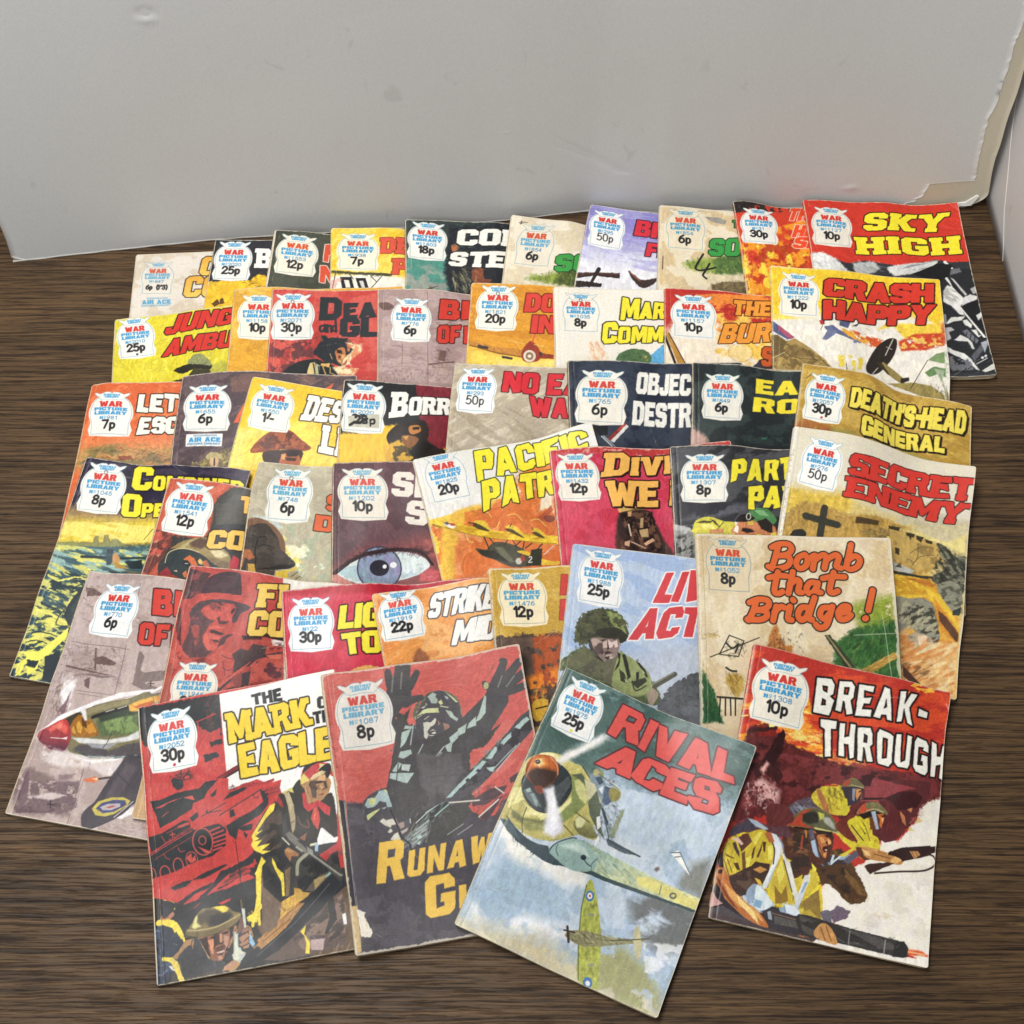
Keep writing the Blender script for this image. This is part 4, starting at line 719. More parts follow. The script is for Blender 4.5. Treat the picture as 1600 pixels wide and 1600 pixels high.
 36: '278 278 277 271 254 226 192 161 144 135 124 104 76 57 52 52 288 288 286 278 263 237 204 172 150 138 124 102 80 61 54 54 300 300 297 288 273 248 215 182 158 143 126 103 82 64 58 58 307 308 305 296 281 256 223 190 164 146 127 104 84 67 61 61 302 309 308 300 285 258 224 191 165 145 125 102 83 66 60 62 279 293 292 279 262 232 196 166 145 124 103 78 59 44 39 38 247 254 248 230 209 177 146 126 112 93 75 50 30 19 16 15 244 239 223 201 176 144 119 106 97 80 66 43 20 10 10 10 270 259 239 212 185 150 122 107 92 70 55 36 19 10 10 10 281 264 248 224 196 160 129 108 82 47 28 20 14 11 11 11 269 252 237 220 195 161 131 107 72 31 14 13 13 13 13 13 257 243 228 213 186 155 128 104 73 29 14 14 14 15 15 15',
 37: '299 295 280 254 222 188 160 141 126 108 87 66 51 45 44 45 300 295 280 257 234 202 172 148 125 102 80 61 51 46 46 46 306 300 285 264 243 214 182 153 126 95 69 54 48 46 44 42 311 303 288 268 248 219 187 156 126 90 58 43 38 33 29 24 309 297 282 266 247 216 181 148 112 69 37 23 18 14 10 6 296 282 267 245 219 181 143 113 77 36 12 6 5 4 4 4 256 249 231 202 172 135 106 88 62 26 6 4 4 4 4 4 211 204 190 166 141 113 94 83 61 26 6 4 4 4 4 4 205 198 181 158 135 109 91 79 55 22 7 5 5 6 6 6 222 208 187 160 136 109 91 78 51 19 8 8 8 9 9 9 224 213 191 164 140 114 95 82 54 22 12 13 13 14 14 15 226 216 195 170 142 116 98 86 62 27 17 18 19 20 21 22',
 38: '328 315 300 280 247 207 168 135 109 77 53 44 43 43 43 43 312 302 287 262 234 196 160 132 105 75 53 46 45 45 46 46 282 278 261 234 208 176 148 126 103 76 55 48 48 49 50 50 262 257 241 217 194 167 144 126 105 78 59 53 53 54 55 56 260 255 240 217 196 170 148 130 110 84 63 56 57 58 58 59 262 257 244 221 200 173 149 130 109 82 60 51 50 49 47 46 263 248 233 210 186 158 133 113 87 56 36 29 26 24 22 19 218 210 196 174 152 125 104 86 56 25 11 9 8 8 8 7 186 182 171 154 135 111 93 75 46 17 8 8 8 8 9 9 182 178 168 150 132 109 91 75 47 20 10 10 11 12 13 14 186 181 170 152 132 109 93 81 59 29 14 14 15 17 19 21 195 188 177 159 135 111 96 87 71 38 19 18 20 23 26 30',
 39: '275 276 268 256 245 227 204 181 164 144 120 98 87 84 84 85 256 258 253 243 232 214 192 170 150 129 105 85 77 75 75 75 233 234 230 221 208 190 169 149 130 107 82 65 60 59 59 58 226 225 219 207 193 174 153 134 116 93 68 53 50 50 50 50 228 225 218 204 189 168 148 130 114 92 67 54 52 53 54 54 217 214 208 195 180 160 141 126 112 91 68 57 56 58 60 61 197 195 186 172 156 136 122 110 93 71 54 49 50 54 58 60 189 185 174 157 138 116 101 87 64 35 23 24 26 30 34 38 191 185 175 157 137 114 98 83 56 23 10 10 10 12 13 15 188 183 173 156 137 116 102 90 62 26 10 10 10 11 12 13 186 181 171 155 138 120 109 102 74 32 13 13 14 15 17 18 189 180 168 156 140 122 114 109 87 40 16 16 18 20 22 25',
 40: '231 246 253 252 242 231 220 208 192 174 156 137 117 99 91 90 228 241 246 244 236 224 213 202 186 168 151 132 114 97 90 88 224 231 233 231 226 216 205 192 176 161 145 126 108 93 89 89 221 222 222 218 211 200 186 172 159 147 133 116 102 91 89 90 220 220 217 210 200 185 167 152 139 126 111 97 90 87 89 90 218 218 214 206 195 177 158 142 128 108 85 71 70 75 80 83 217 215 211 202 190 173 156 142 128 103 73 55 54 59 65 68 207 204 199 190 180 166 152 142 130 104 70 51 48 50 53 54 194 190 183 170 156 143 136 131 119 95 67 52 50 52 54 55 193 188 177 158 139 120 111 106 87 61 46 42 46 51 56 58 198 192 182 166 150 130 113 96 63 29 21 24 29 35 40 45 204 199 189 179 167 151 129 99 63 24 16 17 20 24 28 31',
 41: '226 233 237 235 230 220 206 191 180 170 157 134 106 90 87 88 225 231 233 231 226 216 202 187 173 162 146 122 102 87 85 86 224 229 232 229 224 214 201 186 169 150 128 102 84 76 76 78 225 230 234 231 226 213 199 186 168 141 108 78 61 55 55 53 228 231 233 230 222 208 194 178 154 116 72 42 31 26 24 20 230 229 226 221 215 201 180 156 128 82 33 11 8 6 6 4 228 225 219 213 208 193 169 142 113 68 21 4 4 4 4 4 226 221 213 207 202 188 164 136 107 63 19 4 4 4 4 4 226 220 211 204 200 188 167 138 110 68 22 6 6 6 7 7 229 222 211 205 199 186 170 142 116 78 29 10 9 11 12 13 228 221 212 206 199 185 170 143 119 87 39 15 15 17 20 22 224 220 213 207 198 184 168 140 123 97 49 21 21 24 28 33',
 42: '176 174 166 150 128 110 98 86 62 28 11 10 10 10 10 10 186 180 170 153 136 117 104 93 70 36 14 10 10 10 10 10 198 191 178 161 144 124 109 99 80 45 16 10 10 10 10 10 212 202 187 168 150 128 111 101 84 46 16 10 10 10 10 10 222 211 193 171 152 129 110 97 78 42 15 10 10 10 10 10 226 214 193 170 149 122 99 83 67 40 17 10 10 10 10 10 225 212 189 164 142 116 92 75 64 50 31 16 11 10 10 10 224 213 191 168 150 128 107 91 81 75 60 31 14 10 10 10 236 226 204 181 163 142 122 104 93 88 77 41 17 10 10 10 254 241 217 189 168 144 123 105 94 90 80 45 19 11 11 11 266 251 226 196 171 143 119 102 93 89 80 48 22 12 12 13 275 260 235 203 171 139 113 98 92 88 80 51 20 14 14 14',
 43: '311 305 287 259 229 199 172 151 139 131 124 105 78 60 54 54 303 294 274 246 220 188 160 140 127 120 111 91 71 54 49 47 281 271 245 213 185 152 124 106 95 90 81 62 43 31 28 26 272 256 226 191 163 131 104 86 78 74 70 52 30 14 12 11 273 256 224 190 164 134 106 89 83 82 81 66 37 13 10 10 264 248 218 186 161 133 108 92 88 88 87 70 39 13 10 10 245 232 206 179 158 132 109 96 92 92 92 72 38 12 10 10 230 219 198 176 158 136 114 102 98 99 97 75 39 13 10 10 234 226 208 188 172 152 131 117 112 111 108 80 41 15 12 13 255 247 229 209 193 172 151 134 125 122 117 85 44 18 17 18 272 256 239 219 201 180 157 139 131 127 118 84 45 22 23 25 272 256 240 222 200 177 154 140 136 131 120 86 40 26 30 35',
 44: '234 227 215 217 236 228 214 199 190 182 174 158 132 102 78 68 228 221 210 205 209 212 207 197 189 180 168 151 128 99 78 68 216 211 200 187 180 180 185 188 185 172 159 140 116 90 74 68 200 197 186 172 160 151 154 165 170 163 148 124 102 84 72 59 180 178 169 158 147 137 133 132 129 126 119 105 93 84 65 36 157 153 146 140 135 131 126 109 78 59 66 78 83 74 46 18 142 135 127 125 126 126 120 90 46 21 26 42 50 44 25 11 154 142 125 119 119 119 103 62 24 11 11 14 16 15 12 10 175 162 142 129 120 108 78 37 14 11 11 11 11 11 11 11 187 179 165 151 135 106 63 27 15 14 14 14 14 14 14 14 201 193 185 175 160 126 79 42 24 18 18 18 18 18 18 18 206 202 195 184 170 144 100 60 36 23 22 22 23 23 23 23',
 45: '242 230 217 201 179 158 143 137 136 123 87 38 12 10 10 10 238 224 211 192 172 150 136 132 129 112 75 32 13 10 10 10 226 218 199 170 147 126 116 116 112 88 51 22 11 10 10 10 205 197 171 136 111 94 90 91 83 54 24 13 10 10 10 10 186 175 145 106 82 69 68 68 58 31 12 10 10 10 10 10 176 162 129 90 69 60 60 58 45 22 10 10 10 10 10 10 172 157 123 86 68 62 62 60 42 19 10 10 10 10 10 10 171 156 123 88 73 69 69 64 41 16 10 10 10 10 10 10 171 155 124 91 79 78 78 69 39 15 11 11 11 11 11 11 149 132 106 84 79 82 85 70 36 15 13 13 13 14 14 14 106 87 63 54 58 65 70 56 30 17 16 17 17 18 18 19 93 69 38 29 33 40 44 36 26 20 20 21 21 22 23 25',
}
LABELS = {
 1: 'cream comic with orange italic letters, price 6p and bracket, leftmost in the back row',
 2: 'black and yellow comic priced 25p, half hidden, second from left in the back row',
 3: 'dark olive comic priced 12p with cream spine edge, in the back row',
 4: 'yellow comic priced 7p with red letters and a black aircraft under a branch, back row',
 5: 'dark teal comic priced 18p with white slab letters over a jungle scene, back row',
 6: 'cream comic with green letters, pen squiggle in its corner, beside the violet cover',
 7: 'violet blue comic with thin 50p price and red letters above clouds, back row',
 8: 'worn cream comic with a large handwritten 4 and a staple, beside the flaming red cover',
 9: 'red and yellow flame covered comic priced 30p, tucked beside the red and black one',
 10: 'red comic with big yellow two word title over black and white scene, back right corner',
 11: 'yellow green comic with red tilted letters and a slouch hat, left of second row',
 12: 'plain orange comic priced 10p, mostly hidden under the red soldier cover',
 13: 'red comic with black letters and a leafy helmeted soldier in profile, second row',
 14: 'mauve sketch covered comic with red letters, in the second row beside the orange plane cover',
 15: 'orange comic with a red nosed plane, priced 20p, in the second row',
 16: 'white comic with yellow letters and the top of a green beret, second row',
 17: 'red and white comic with orange letters and a faded ring stain, second row',
 18: 'white and yellow comic with red block title and tail of crashed plane, right side',
 19: 'orange comic with white cracked letters priced 7p, leftmost of the third row',
 20: 'dark plum comic with small white panel below its 6p badge, third row',
 21: 'bright yellow comic with a brown helmeted head, priced one shilling, third row',
 22: 'black, red and yellow comic with a pilot and an inked over 25p sticker',
 23: 'plain beige comic with red cracked letters and thin 50p price, third row',
 24: 'navy comic with tall narrow white letters, priced 6p, third row',
 25: 'black green comic with wide yellow letters and priced 6p, third row',
 26: 'ochre comic with pale yellow shadowed two line title, tilted at the right edge',
 27: 'comic with yellow title on dark purple above a yellow green sea, far left',
 28: 'salmon and dark grey comic with a face under a helmet, priced 12p',
 29: 'grey beige comic with a big brown cap seen from behind, priced 6p',
 30: 'plum comic filled by one large blue eye, priced 10p',
 31: 'white topped comic with yellow title and yellow flying boat on orange, tilted left',
 32: 'crimson comic with orange shadowed letters and a soldier, priced 12p',
 33: 'black comic with yellow letters and a green beret, creased 8p badge',
 34: 'beige comic with red spiky title, black cross and yellow battlefield, right edge',
 35: 'mauve comic with a red nosed fighter plane, lower left of the spread',
 36: 'red comic with a shouting helmeted face and its badge low on the cover',
 37: 'crimson comic with yellow letters, priced 30p, beside the pale orange one',
 38: 'pale orange comic with white outlined slanted title, priced 22p',
 39: 'ochre comic with dark smoke and fire, priced 12p, beside the pale blue cover',
 40: 'pale blue comic with a soldier in leafy helmet and red white edged letters',
 41: 'worn cream comic with orange handwritten style title and green cloth at right',
 42: 'red and black comic with a tank, white title panel and crouching soldiers, bottom left',
 43: 'salmon and grey comic with a soldier raising both hands, torn taped spine corner',
 44: 'blue green comic with a large propeller plane and red title, frontmost and tilted',
 45: 'red topped comic with white title and soldiers in yellow shirts on snow, bottom right',
}
ART = """
@1 e6ddcf
N cdb898 a=.5 th=.56 sx=20 sy=14:-47,-31 646,5 652,676 -21,641
T C f=e9a93c f2=f2c95a o=1e1a18 it=.12:533,52 681,59 667,249 532,238
T CO f=e9a93c f2=f2c95a o=1e1a18 it=.12:416,252 708,253 704,460 416,455
B 647 6p_(1'3) c=e8e0d3 bare=1 r=d05a44 b=62a9cb:75,413 323,426 195,90
T AIR_ACE f=4fa0c8 lw=0 gap=14 warp=0:88,472 321,474 324,516 92,514
T PICTURE_LIBRARY f=7fb0c8 lw=0 gap=14 warp=0:89,522 322,522 323,536 90,538
T INCORPORATING f=8ab4c8 lw=0 gap=14 warp=0:126,447 292,452 293,466 128,464
@2 2a2a30
P ecbb2e w=1.5 n=.08:-75,438 118,419 345,406 396,351 505,377 555,799 -37,809
S 3a2c1c/8a6a20 n=26 l=7 w=1.4 d=-10 j=30:261,387 481,307 502,486 320,466
P 5a3c1a:60,649 102,599 133,647 88,678
P 5a3c1a:119,608 140,584 167,637 133,651
T B f=f3efe6 o=1b1b1e slab=3:359,89 489,95 500,287 371,282
B 2020 25p:39,405 320,407 172,22
@3 3d4034
N 55584a a=.5 th=.5 sx=20 sy=8:0,0 1340,0 1340,1770 0,1770
P e2d9c8 w=.3 n=.03:-20,-20 16,-20 18,1770 -20,1770
T H f=d9543a o=f3e6d8 lw=.6 jit=4:429,107 532,90 534,262 432,274
T N f=d9543a o=f3e6d8 lw=.6 jit=4:417,327 547,306 554,468 424,485
B 1553 12p c=efe6d2 r=d0542e:59,424 367,445 211,47
@4 efc536
N f7df6a a=.7 th=.5 sx=18 sy=6 d=-40:-21,-2 665,-14 657,628 -12,633
P f4efe0 s=2 w=2:-14,479 307,455 610,494 608,668 -43,671
L 4c4a30 w=2.6 wp=.6:2,437 178,455 483,474
S 3a3a24/6a6838 n=30 l=5 w=1 d=10 j=30:2,431 483,460 483,493 2,464
L 2e2822 w=.7:42,451 17,615
L 2e2822 w=.7:154,463 186,511
L 2e2822 w=.7:419,481 330,600
L 2e2822 w=.7:323,481 371,543
P 1a1a1c w=.2:79,491 170,492 198,621 99,620
P e9e4d8 w=.2:111,520 150,521 163,594 126,594
P 1a1a1c w=.2:202,502 284,503 313,623 235,622
P d8d4cc w=.2:231,529 265,530 279,599 254,599
N d88a80 a=.5 th=.55 sx=6 sy=4:2,499 98,501 99,597 4,595
T DE f=df5a44 o=7a2a20 lw=.6 slab=3:415,106 656,91 642,255 400,258
T P f=df5a44 o=7a2a20 lw=.6 slab=3:511,311 637,301 619,458 496,464
B 938 7p c=f6ecd2 r=d8503c:66,418 374,430 224,63
@5 333d3c
P 4e8f80 s=3 w=3:-17,382 358,353 434,542 350,737 -43,740
N 9a9c92 a=.9 th=.44 sx=14 sy=8 s=3:-25,496 182,439 353,585 350,737 -43,740
P 23262b s=1.5 w=2.5:364,53 871,1 842,719 350,737 307,511
K b0663f w=1:368,254 409,235 427,280 383,312
K 7a4430 w=1:531,480 612,459 624,556 688,576 590,633 536,576
S a8623c/c98a58 n=14 l=5 w=1.4 d=70:531,470 627,468 623,595 528,596
S d8cf9e/b0a870 n=50 l=12 w=.8 d=70 j=14:387,507 515,461 524,711 366,717
S 3e4a4c/55706a n=60 l=9 w=2 d=-30:381,32 838,6 827,288 376,293
L 5a3a34 w=1.4 w2=.5:154,690 258,642
L 5a3a34 w=.9:194,651 217,689
T COI f=f4f1e6 o=1a1c20 slab=4 lw=.7:432,85 869,66 846,229 412,239
T STE f=f4f1e6 o=1a1c20 slab=4 lw=.7:372,313 819,289 792,451 340,447
B 1803 18p c=efece2 r=c93c30:26,379 309,404 190,31
@6 ebe1cb
N d3bf98 a=.5 th=.55 sx=18 sy=14:-110,5 613,-118 661,642 -24,753
P 8a9a44 s=2 w=3 n=.12:180,622 232,577 329,567 406,522 531,467 632,301 677,638 271,640
P 4c5a2c s=1.5 w=3 n=.12:439,529 621,367 645,646 417,640
S 6b7d34/3d4622/9aa850 n=70 l=4 w=1.6 d=80:264,571 623,387 643,626 271,640
L 3a3a40 w=.6 k=1:73,76 95,51 85,85 112,59 139,60
T SO f=3f9a45 o=16301a lw=.8:412,352 706,296 705,471 406,518
B 854 6p c=ebe1cd bare=1 r=d0553a b=62a9cb:70,502 357,484 238,68
@7 8b84c2
P cfcfe4 s=9 w=6:-50,420 600,360 1400,300 1400,1100 -50,1100
P e6e5ea s=5 w=5:-50,600 600,560 1400,600 1400,1800 -50,1800
N a8a4d4 a=.7 th=.52 sx=30 sy=4:0,0 1340,0 1340,600 0,600
P 3a2a28 w=.8:4,739 345,659 349,712 159,739 10,794
P 5a3a30 w=.4:5,743 330,668 331,680 7,755
L 2e2628 w=3.4 w2=2:172,665 119,855
P 2e2624 w=.8:7,819 217,800 215,838 10,887
K 3a2a28 w=.8:408,620 486,672 546,692 647,657 623,724 541,773 458,706
L 9a5a3a w=1:424,637 515,707
T BI f=d02f3d o=2a1420 lw=.9:409,104 590,110 589,269 403,266
T FI f=d02f3d o=2a1420 lw=.9:528,327 660,326 661,456 521,454
B 295 50p thin=1 c=f3f2ef:50,448 315,435 165,61
@8 e8dbbf
N c9ab78 a=.6 th=.54 sx=16 sy=16:-22,-18 764,-119 756,812 0,903
P 8a9a48 s=2 w=3 n=.12:203,587 324,517 501,480 716,448 736,633 444,649 247,627
P 4f6a38 s=1.5 w=2.5 n=.12:442,510 696,409 736,656 483,645
S 6b8a34/34502a/a0aa58 n=60 l=4 w=1.6 d=80:226,556 716,453 716,636 246,623
P d9cba8 s=1.5 w=2:346,676 736,621 736,724 405,736
P 6a5c40 s=1 w=2 n=.15:445,744 561,708 736,697 756,835 426,872
S 3a3428/a89a70/8a6a40 n=40 l=4 w=1.2:445,754 736,701 736,816 445,846
P 9c978c w=.5:370,81 499,80 562,107 548,149 439,132
L 1e2024 w=1.7 k=1:369,467 324,563 309,617 345,629 424,603 471,583
L 1e2024 w=1.7 k=1:423,552 385,635 369,672 397,700
T SOL f=3a9a46 o=14301a lw=.8:428,306 797,274 784,446 412,474
T TH f=2f8a3c o=14301a lw=.8:614,104 738,93 732,177 607,176
B 854 6p c=e9dcc0 bare=1 r=cf4f38 b=4f98bd:71,449 372,443 219,33
@9 d2402b
P 2a2424 w=2:0,-14 686,-91 678,-40 442,-17 239,15 99,87 2,119
N 2a2424 th=.52 sx=9 sy=4 d=70:19,-1 684,-77 664,36 1,132
N f0982c th=.46 sx=12 sy=14 e=.12:16,390 663,136 521,997 -40,999
N f7d84a th=.54 sx=8 sy=12 e=.1:24,489 602,376 502,996 -20,1000
N b02a20 a=.8 th=.56 sx=10 sy=10:27,465 606,350 502,996 -20,1000
T TH f=e8502c o=f7e0cc lw=.6 it=.15:507,1 680,10 626,170 452,169
T HE f=e8502c o=f7e0cc lw=.6 it=.15:503,219 687,228 646,356 465,352
T SI f=e8502c o=f7e0cc lw=.6 it=.15:486,350 646,356 610,473 449,465
B 31 30p:29,446 317,454 209,84
@10 cd392b
P 303236 w=1:-25,567 61,598 285,676 459,626 577,648 732,684 885,637 1059,588 1194,618 1372,618 1361,1816 -218,1851
P ebebe6 s=1.2 w=1.5:-21,582 94,575 198,637 312,783 -11,779
S 9a9c9e/d8d8d4 n=24 l=9 w=1.6 d=30:-8,593 168,626 293,774 -11,779
P b8bab8 s=1 w=1.5:339,663 529,633 568,708 480,766 356,770
S 5a5c60/e8e8e4 n=20 l=10 w=1.2 d=40:340,656 618,641 580,765 356,765
P d5d6d2 s=.8 w=1.2:631,691 863,645 1078,596 1047,656 830,719 640,758
L e8e8e4 w=2.6 w2=1:1135,615 1319,911
L 16171a w=4:1063,802 1178,1051
S e8e8e4/9a9c9e/16171a/5a5d62 n=240 l=9 w=1.9 d=-30 j=30:1073,802 1334,663 1345,1701 964,1704
L dc8478 w=.5 a=.8:1266,7 1382,127
L dc8478 w=.7 a=.7 k=1:1314,21 1376,256 1346,562
L 45454a w=.6 k=1:342,356 311,366 310,387 331,394 324,413 300,414
P 26282b w=.5:1096,686 1347,696 1361,1001 1356,1393 1357,1734 958,1726 1013,1225
P 6a6c70 s=.6 w=.5:1091,719 1245,681 1255,725 1146,753
P e6e4de s=.5 w=.4:1071,915 1111,856 1160,874 1193,930 1225,996 1238,1018 1186,1069 1203,1166 1163,1153 1110,1066 1052,1022
N a8a8a4 a=.7 th=.5 sx=7 sy=2.4 d=35:1082,871 1180,907 1213,1060 1065,1022
P e8e8e2 s=.3 w=.2:1102,779 1125,774 1168,880 1157,890
P c8c8c4 s=.3 w=.2:1151,775 1174,793 1258,954 1242,970
P 1a1b1e w=.3:1134,775 1182,897 1227,985 1198,951 1151,873
P d8d8d4 s=.4 w=.5:1227,985 1283,956 1339,979 1325,1011 1251,1040 1195,1069
P b0b0ae s=.4 w=.3:1293,902 1340,877 1347,936 1309,957
P 1c1d20 w=.3:1193,1080 1325,1011 1337,1129 1328,1361 1255,1210
P efeee8 s=.2 w=.15:1178,1090 1188,1085 1331,1393 1313,1397
P d8d8d4 s=.4 w=.4:1296,1170 1354,1130 1345,1183 1303,1223
P e2e2dc s=.4 w=.6:1025,1257 1089,1183 1193,1176 1212,1166 1169,1217 1099,1225
P 9a9c9e s=.4 w=.4:1030,1150 1052,1150 1044,1246 1018,1246
P e2e2dc s=.4 w=.5:1177,1217 1213,1208 1245,1263 1231,1294 1187,1260
P e2e2dc s=.4 w=.4:1227,1314 1270,1311 1276,1369 1301,1371 1272,1390
P 70727a s=.4 w=.4:1159,1322 1196,1303 1267,1421 1245,1451 1189,1386
L 1c1d20 w=.7:1190,1334 1175,1375
L 1c1d20 w=.7:1220,1356 1203,1402
L 1c1d20 w=.7:1244,1388 1230,1440
P b8b8b6 s=.5 w=.6:1015,1288 1073,1277 1093,1309 1046,1330 1053,1393 999,1425
P dcdcd6 s=.4 w=.6:1076,1403 1136,1357 1188,1396 1213,1439 1219,1501 1202,1501 1182,1427 1092,1413
P e2e2dc s=.3 w=.4:996,1467 1049,1507 1129,1538 1176,1602 1221,1717 1198,1705 1147,1621 1073,1568 995,1519
P 50545e s=.6 w=.5:986,1571 1028,1579 1031,1660 976,1673
N 6a6c72 th=.5 sx=3 sy=3 e=.06:988,1560 1167,1602 1182,1704 971,1704
P 5a5c62 s=.6 w=.5:1181,1572 1276,1463 1335,1414 1342,1466 1261,1545 1196,1624
P a8acb4 s=.4 w=.4:1280,1443 1352,1414 1309,1506 1293,1547
E d8d8dc:1264,1592 1275,1592 1262,1605
E d8d8dc:1292,1578 1302,1578 1289,1591
L d0d0cc w=.7:1208,1650 1300,1599
P dcdcd6 s=.3 w=.3:1237,1717 1340,1652 1336,1713 1259,1734
P d5d6d2 s=.6 w=.8:628,708 842,643 1076,606 1032,689 823,758 675,792
N 8a8c90 a=.8 th=.5 sx=14 sy=2.4 d=-20:628,708 1076,606 1032,689 675,792
P 1a1b1e w=.4:823,758 1073,626 1189,643 1151,754 1061,814
T SKY f=f5e436 o=1e1414 lw=1 slab=5 gap=10:530,125 1257,98 1185,288 483,308
T HIGH f=f5e436 o=1e1414 lw=1 slab=5 gap=10:395,388 1299,347 1288,532 391,565
B 1127 10p c=ebe3d3:38,492 347,505 230,91
@11 e0d038
S c8ba2c/efe662/b8b03a n=60 l=22 w=4 d=100 j=12 a=.6:3,119 578,322 925,418 926,759 8,613
N a8a84e a=.7 th=.48 sx=12 sy=16:767,428 941,441 941,763 738,722
K 26241a w=.8:483,559 533,526 659,511 780,546 753,591 652,571 551,598
K 8f9460 w=1:589,511 627,446 689,432 740,477 780,550 675,532
S 4a4a2e/b8bc80 n=14 l=5 w=1 d=-60:596,440 752,454 768,541 597,513
P 3a3620 w=1:637,570 760,588 808,734 553,696 473,651 583,646
T JUNG f=d1362c o=1a1412 lw=.9 it=.15 gap=7:427,21 949,28 938,178 391,197
T AMBU f=d1362c o=1a1412 lw=.9 it=.1 gap=7:419,249 949,248 938,401 384,405
B 2010 25p dot=222226:61,389 328,386 155,9
@12 e0a536
N efc25a a=.7 th=.5 sx=14 sy=9 d=-40:-30,-16 340,11 355,843 2,825
N c08428 a=.5 th=.56 sx=10 sy=7:-30,-16 340,11 355,843 2,825
P 5a4a28 s=1.5:234,856 336,769 381,770 388,880
B 1158 10p c=f3ead6:69,474 363,503 209,80
@13 c4403a
N d9685a a=.6 th=.52 sx=12 sy=14:-31,-12 836,-16 838,832 -10,837
N 9a2e2c a=.6 th=.54 sx=9 sy=12:-21,411 409,402 368,836 -10,837
N f3dcb8 th=.42 s=1.5 sx=6 sy=8:576,522 707,514 724,590 636,719 685,831 503,831 573,682
P 1c1f22 w=1:82,840 167,734 270,685 467,683 561,765 579,830
K 20242a w=1:346,617 398,498 488,452 601,485 659,589 570,573 463,601
S 2a3020/14161a/5a5a30 n=36 l=6 w=1.2 d=-50 j=40:350,443 627,428 661,551 356,575
K a8653c w=.7:494,600 570,573 615,641 593,715 521,701
S d8c890/8a7a50/2a2a26 n=34 l=6 w=1.3 d=80:286,692 452,684 457,814 307,820
L 23282c w=2 k=1:419,340 392,349 390,387 409,396 423,374
L 23282c w=2:425,332 431,401
L 23282c w=2:443,335 449,400
L 23282c w=2 k=1:447,354 465,338 474,361 478,399
L 23282c w=2 k=1:506,345 487,346 487,384 506,389
L 23282c w=2:507,294 515,399
N 5a3034 a=.9 th=.5 s=2 sx=7 sy=7:11,488 342,482 359,681 126,803 29,801
P 1b1f22 w=.4:111,822 155,745 239,686 326,662 390,659 464,705 547,782 564,821
K 1f242a w=.4:354,587 393,550 424,528 456,512 520,506 602,521 652,561 629,606 590,630 569,719 528,709 495,695 464,705 397,649 364,616
N 4a4a30 th=.5 sx=3 sy=3 e=.06 s=.8:396,440 470,477 518,456 600,456 651,517 521,511 409,539
P 1f242a w=.5:400,434 436,433 470,477 518,456 568,461 608,456 602,506 651,507 635,536 520,501 408,534 376,521 422,488
P f0dcae s=.6 w=.8:593,496 651,512 709,537 718,587 663,626 630,635 624,694 607,655 568,714 574,655 637,596 652,561
N d8845a a=.9 th=.5 sx=3 sy=4:601,496 717,537 710,597 624,684
P f0dcae s=.6 w=.8:497,729 569,723 626,743 698,744 660,812 547,802
N d8845a a=.9 th=.52 sx=4 sy=3:512,724 698,744 660,812 547,802
K b9754a w=.25:515,581 554,546 587,556 594,625 575,665 568,704 535,674 525,635
P 2a1a16 w=.2:523,566 563,571 573,605 532,600
P e0a868 w=.2:565,615 593,615 582,645 566,655
P 4a2a20 w=.2:541,615 566,635 542,655
P e0b070 w=.2:534,665 567,669 559,689
L c8a060 w=.5:476,606 494,655
P d8bf80 w=.3:320,702 367,690 365,808 309,810
P b8b890 w=.3:368,700 400,718 404,806 373,808
P d8b060 w=.3:415,698 479,695 473,735 408,718
L 1b1f22 w=.9:324,697 298,811
L 1b1f22 w=.9:352,701 373,808
L 1b1f22 w=.9:393,728 404,806
L c8a868 w=.8:425,727 452,804
L 1b1f22 w=.8:448,726 468,803
L c8a868 w=.7:481,734 483,783 523,802
T Dea f=23282c o=23282c lw=.2 jit=3 sm=.7:387,65 825,62 823,262 380,288
T GL f=23282c o=23282c lw=.2 jit=3:547,262 834,263 837,445 540,441
B 2071 30p dot=222226 pen=1:30,478 328,473 169,48
@14 a68c88
N bda6a0 a=.7 th=.48 sx=16 sy=10:51,-12 746,-66 705,860 8,881
L 846a66 w=.5:394,26 385,882
L 846a66 w=.5:194,520 190,703
S 6a504c/8a6a64 n=46 l=10 w=1.1 d=5 j=12:21,532 383,536 380,774 23,772
S 6a504c/7d615b n=70 l=5 w=.9 d=80 j=25:7,771 585,756 584,848 8,862
K 6f5450 w=1:4,141 83,129 138,184 52,200
S 7a605a n=14 l=14 w=2 d=5 j=6:410,275 707,214 703,349 408,387
S 5f4643 n=30 l=8 w=1.1 d=60 j=40:421,570 559,536 556,723 418,754
P 735854 w=.8:462,660 482,566 531,569 519,673
L 6a504c w=1.3:396,704 587,663
T BI f=cf3f34 o=2a1614 lw=.8 jit=2 gap=14:498,92 726,65 714,246 479,280
T OF f=cf3f34 o=2a1614 lw=.8 jit=2 gap=10:474,345 645,314 631,484 462,503
T I f=cf3f34 o=2a1614 lw=.8:676,318 720,313 712,477 669,480
B 776 6p:117,481 394,495 271,97
@15 de9a34
N c9822a a=.6 th=.52 sx=22 sy=4 d=8:-13,-6 676,-3 675,567 6,584
P f0cf5a s=4 w=3:8,622 228,670 446,698 694,697 697,790 5,830
P f0d878 s=2 w=2:232,755 448,754 695,716 697,809 236,838
K c0823a w=.5:11,568 210,617 429,642 434,702 228,670 20,606
L 7a4a24 w=1.1:20,612 229,677 431,710
P 8a3a2c w=.4:541,658 678,671 679,710 555,713
K 963c2c w=.5:426,661 465,579 495,553 527,576 572,652 559,737 448,750
L e8c070 w=.6:313,552 442,584
L e8c070 w=.6:520,584 617,601
L d85a3a w=1.2:528,473 507,565
E e6d8c4:489,696 536,692 492,752
E 8a7258:489,696 520,693 491,733
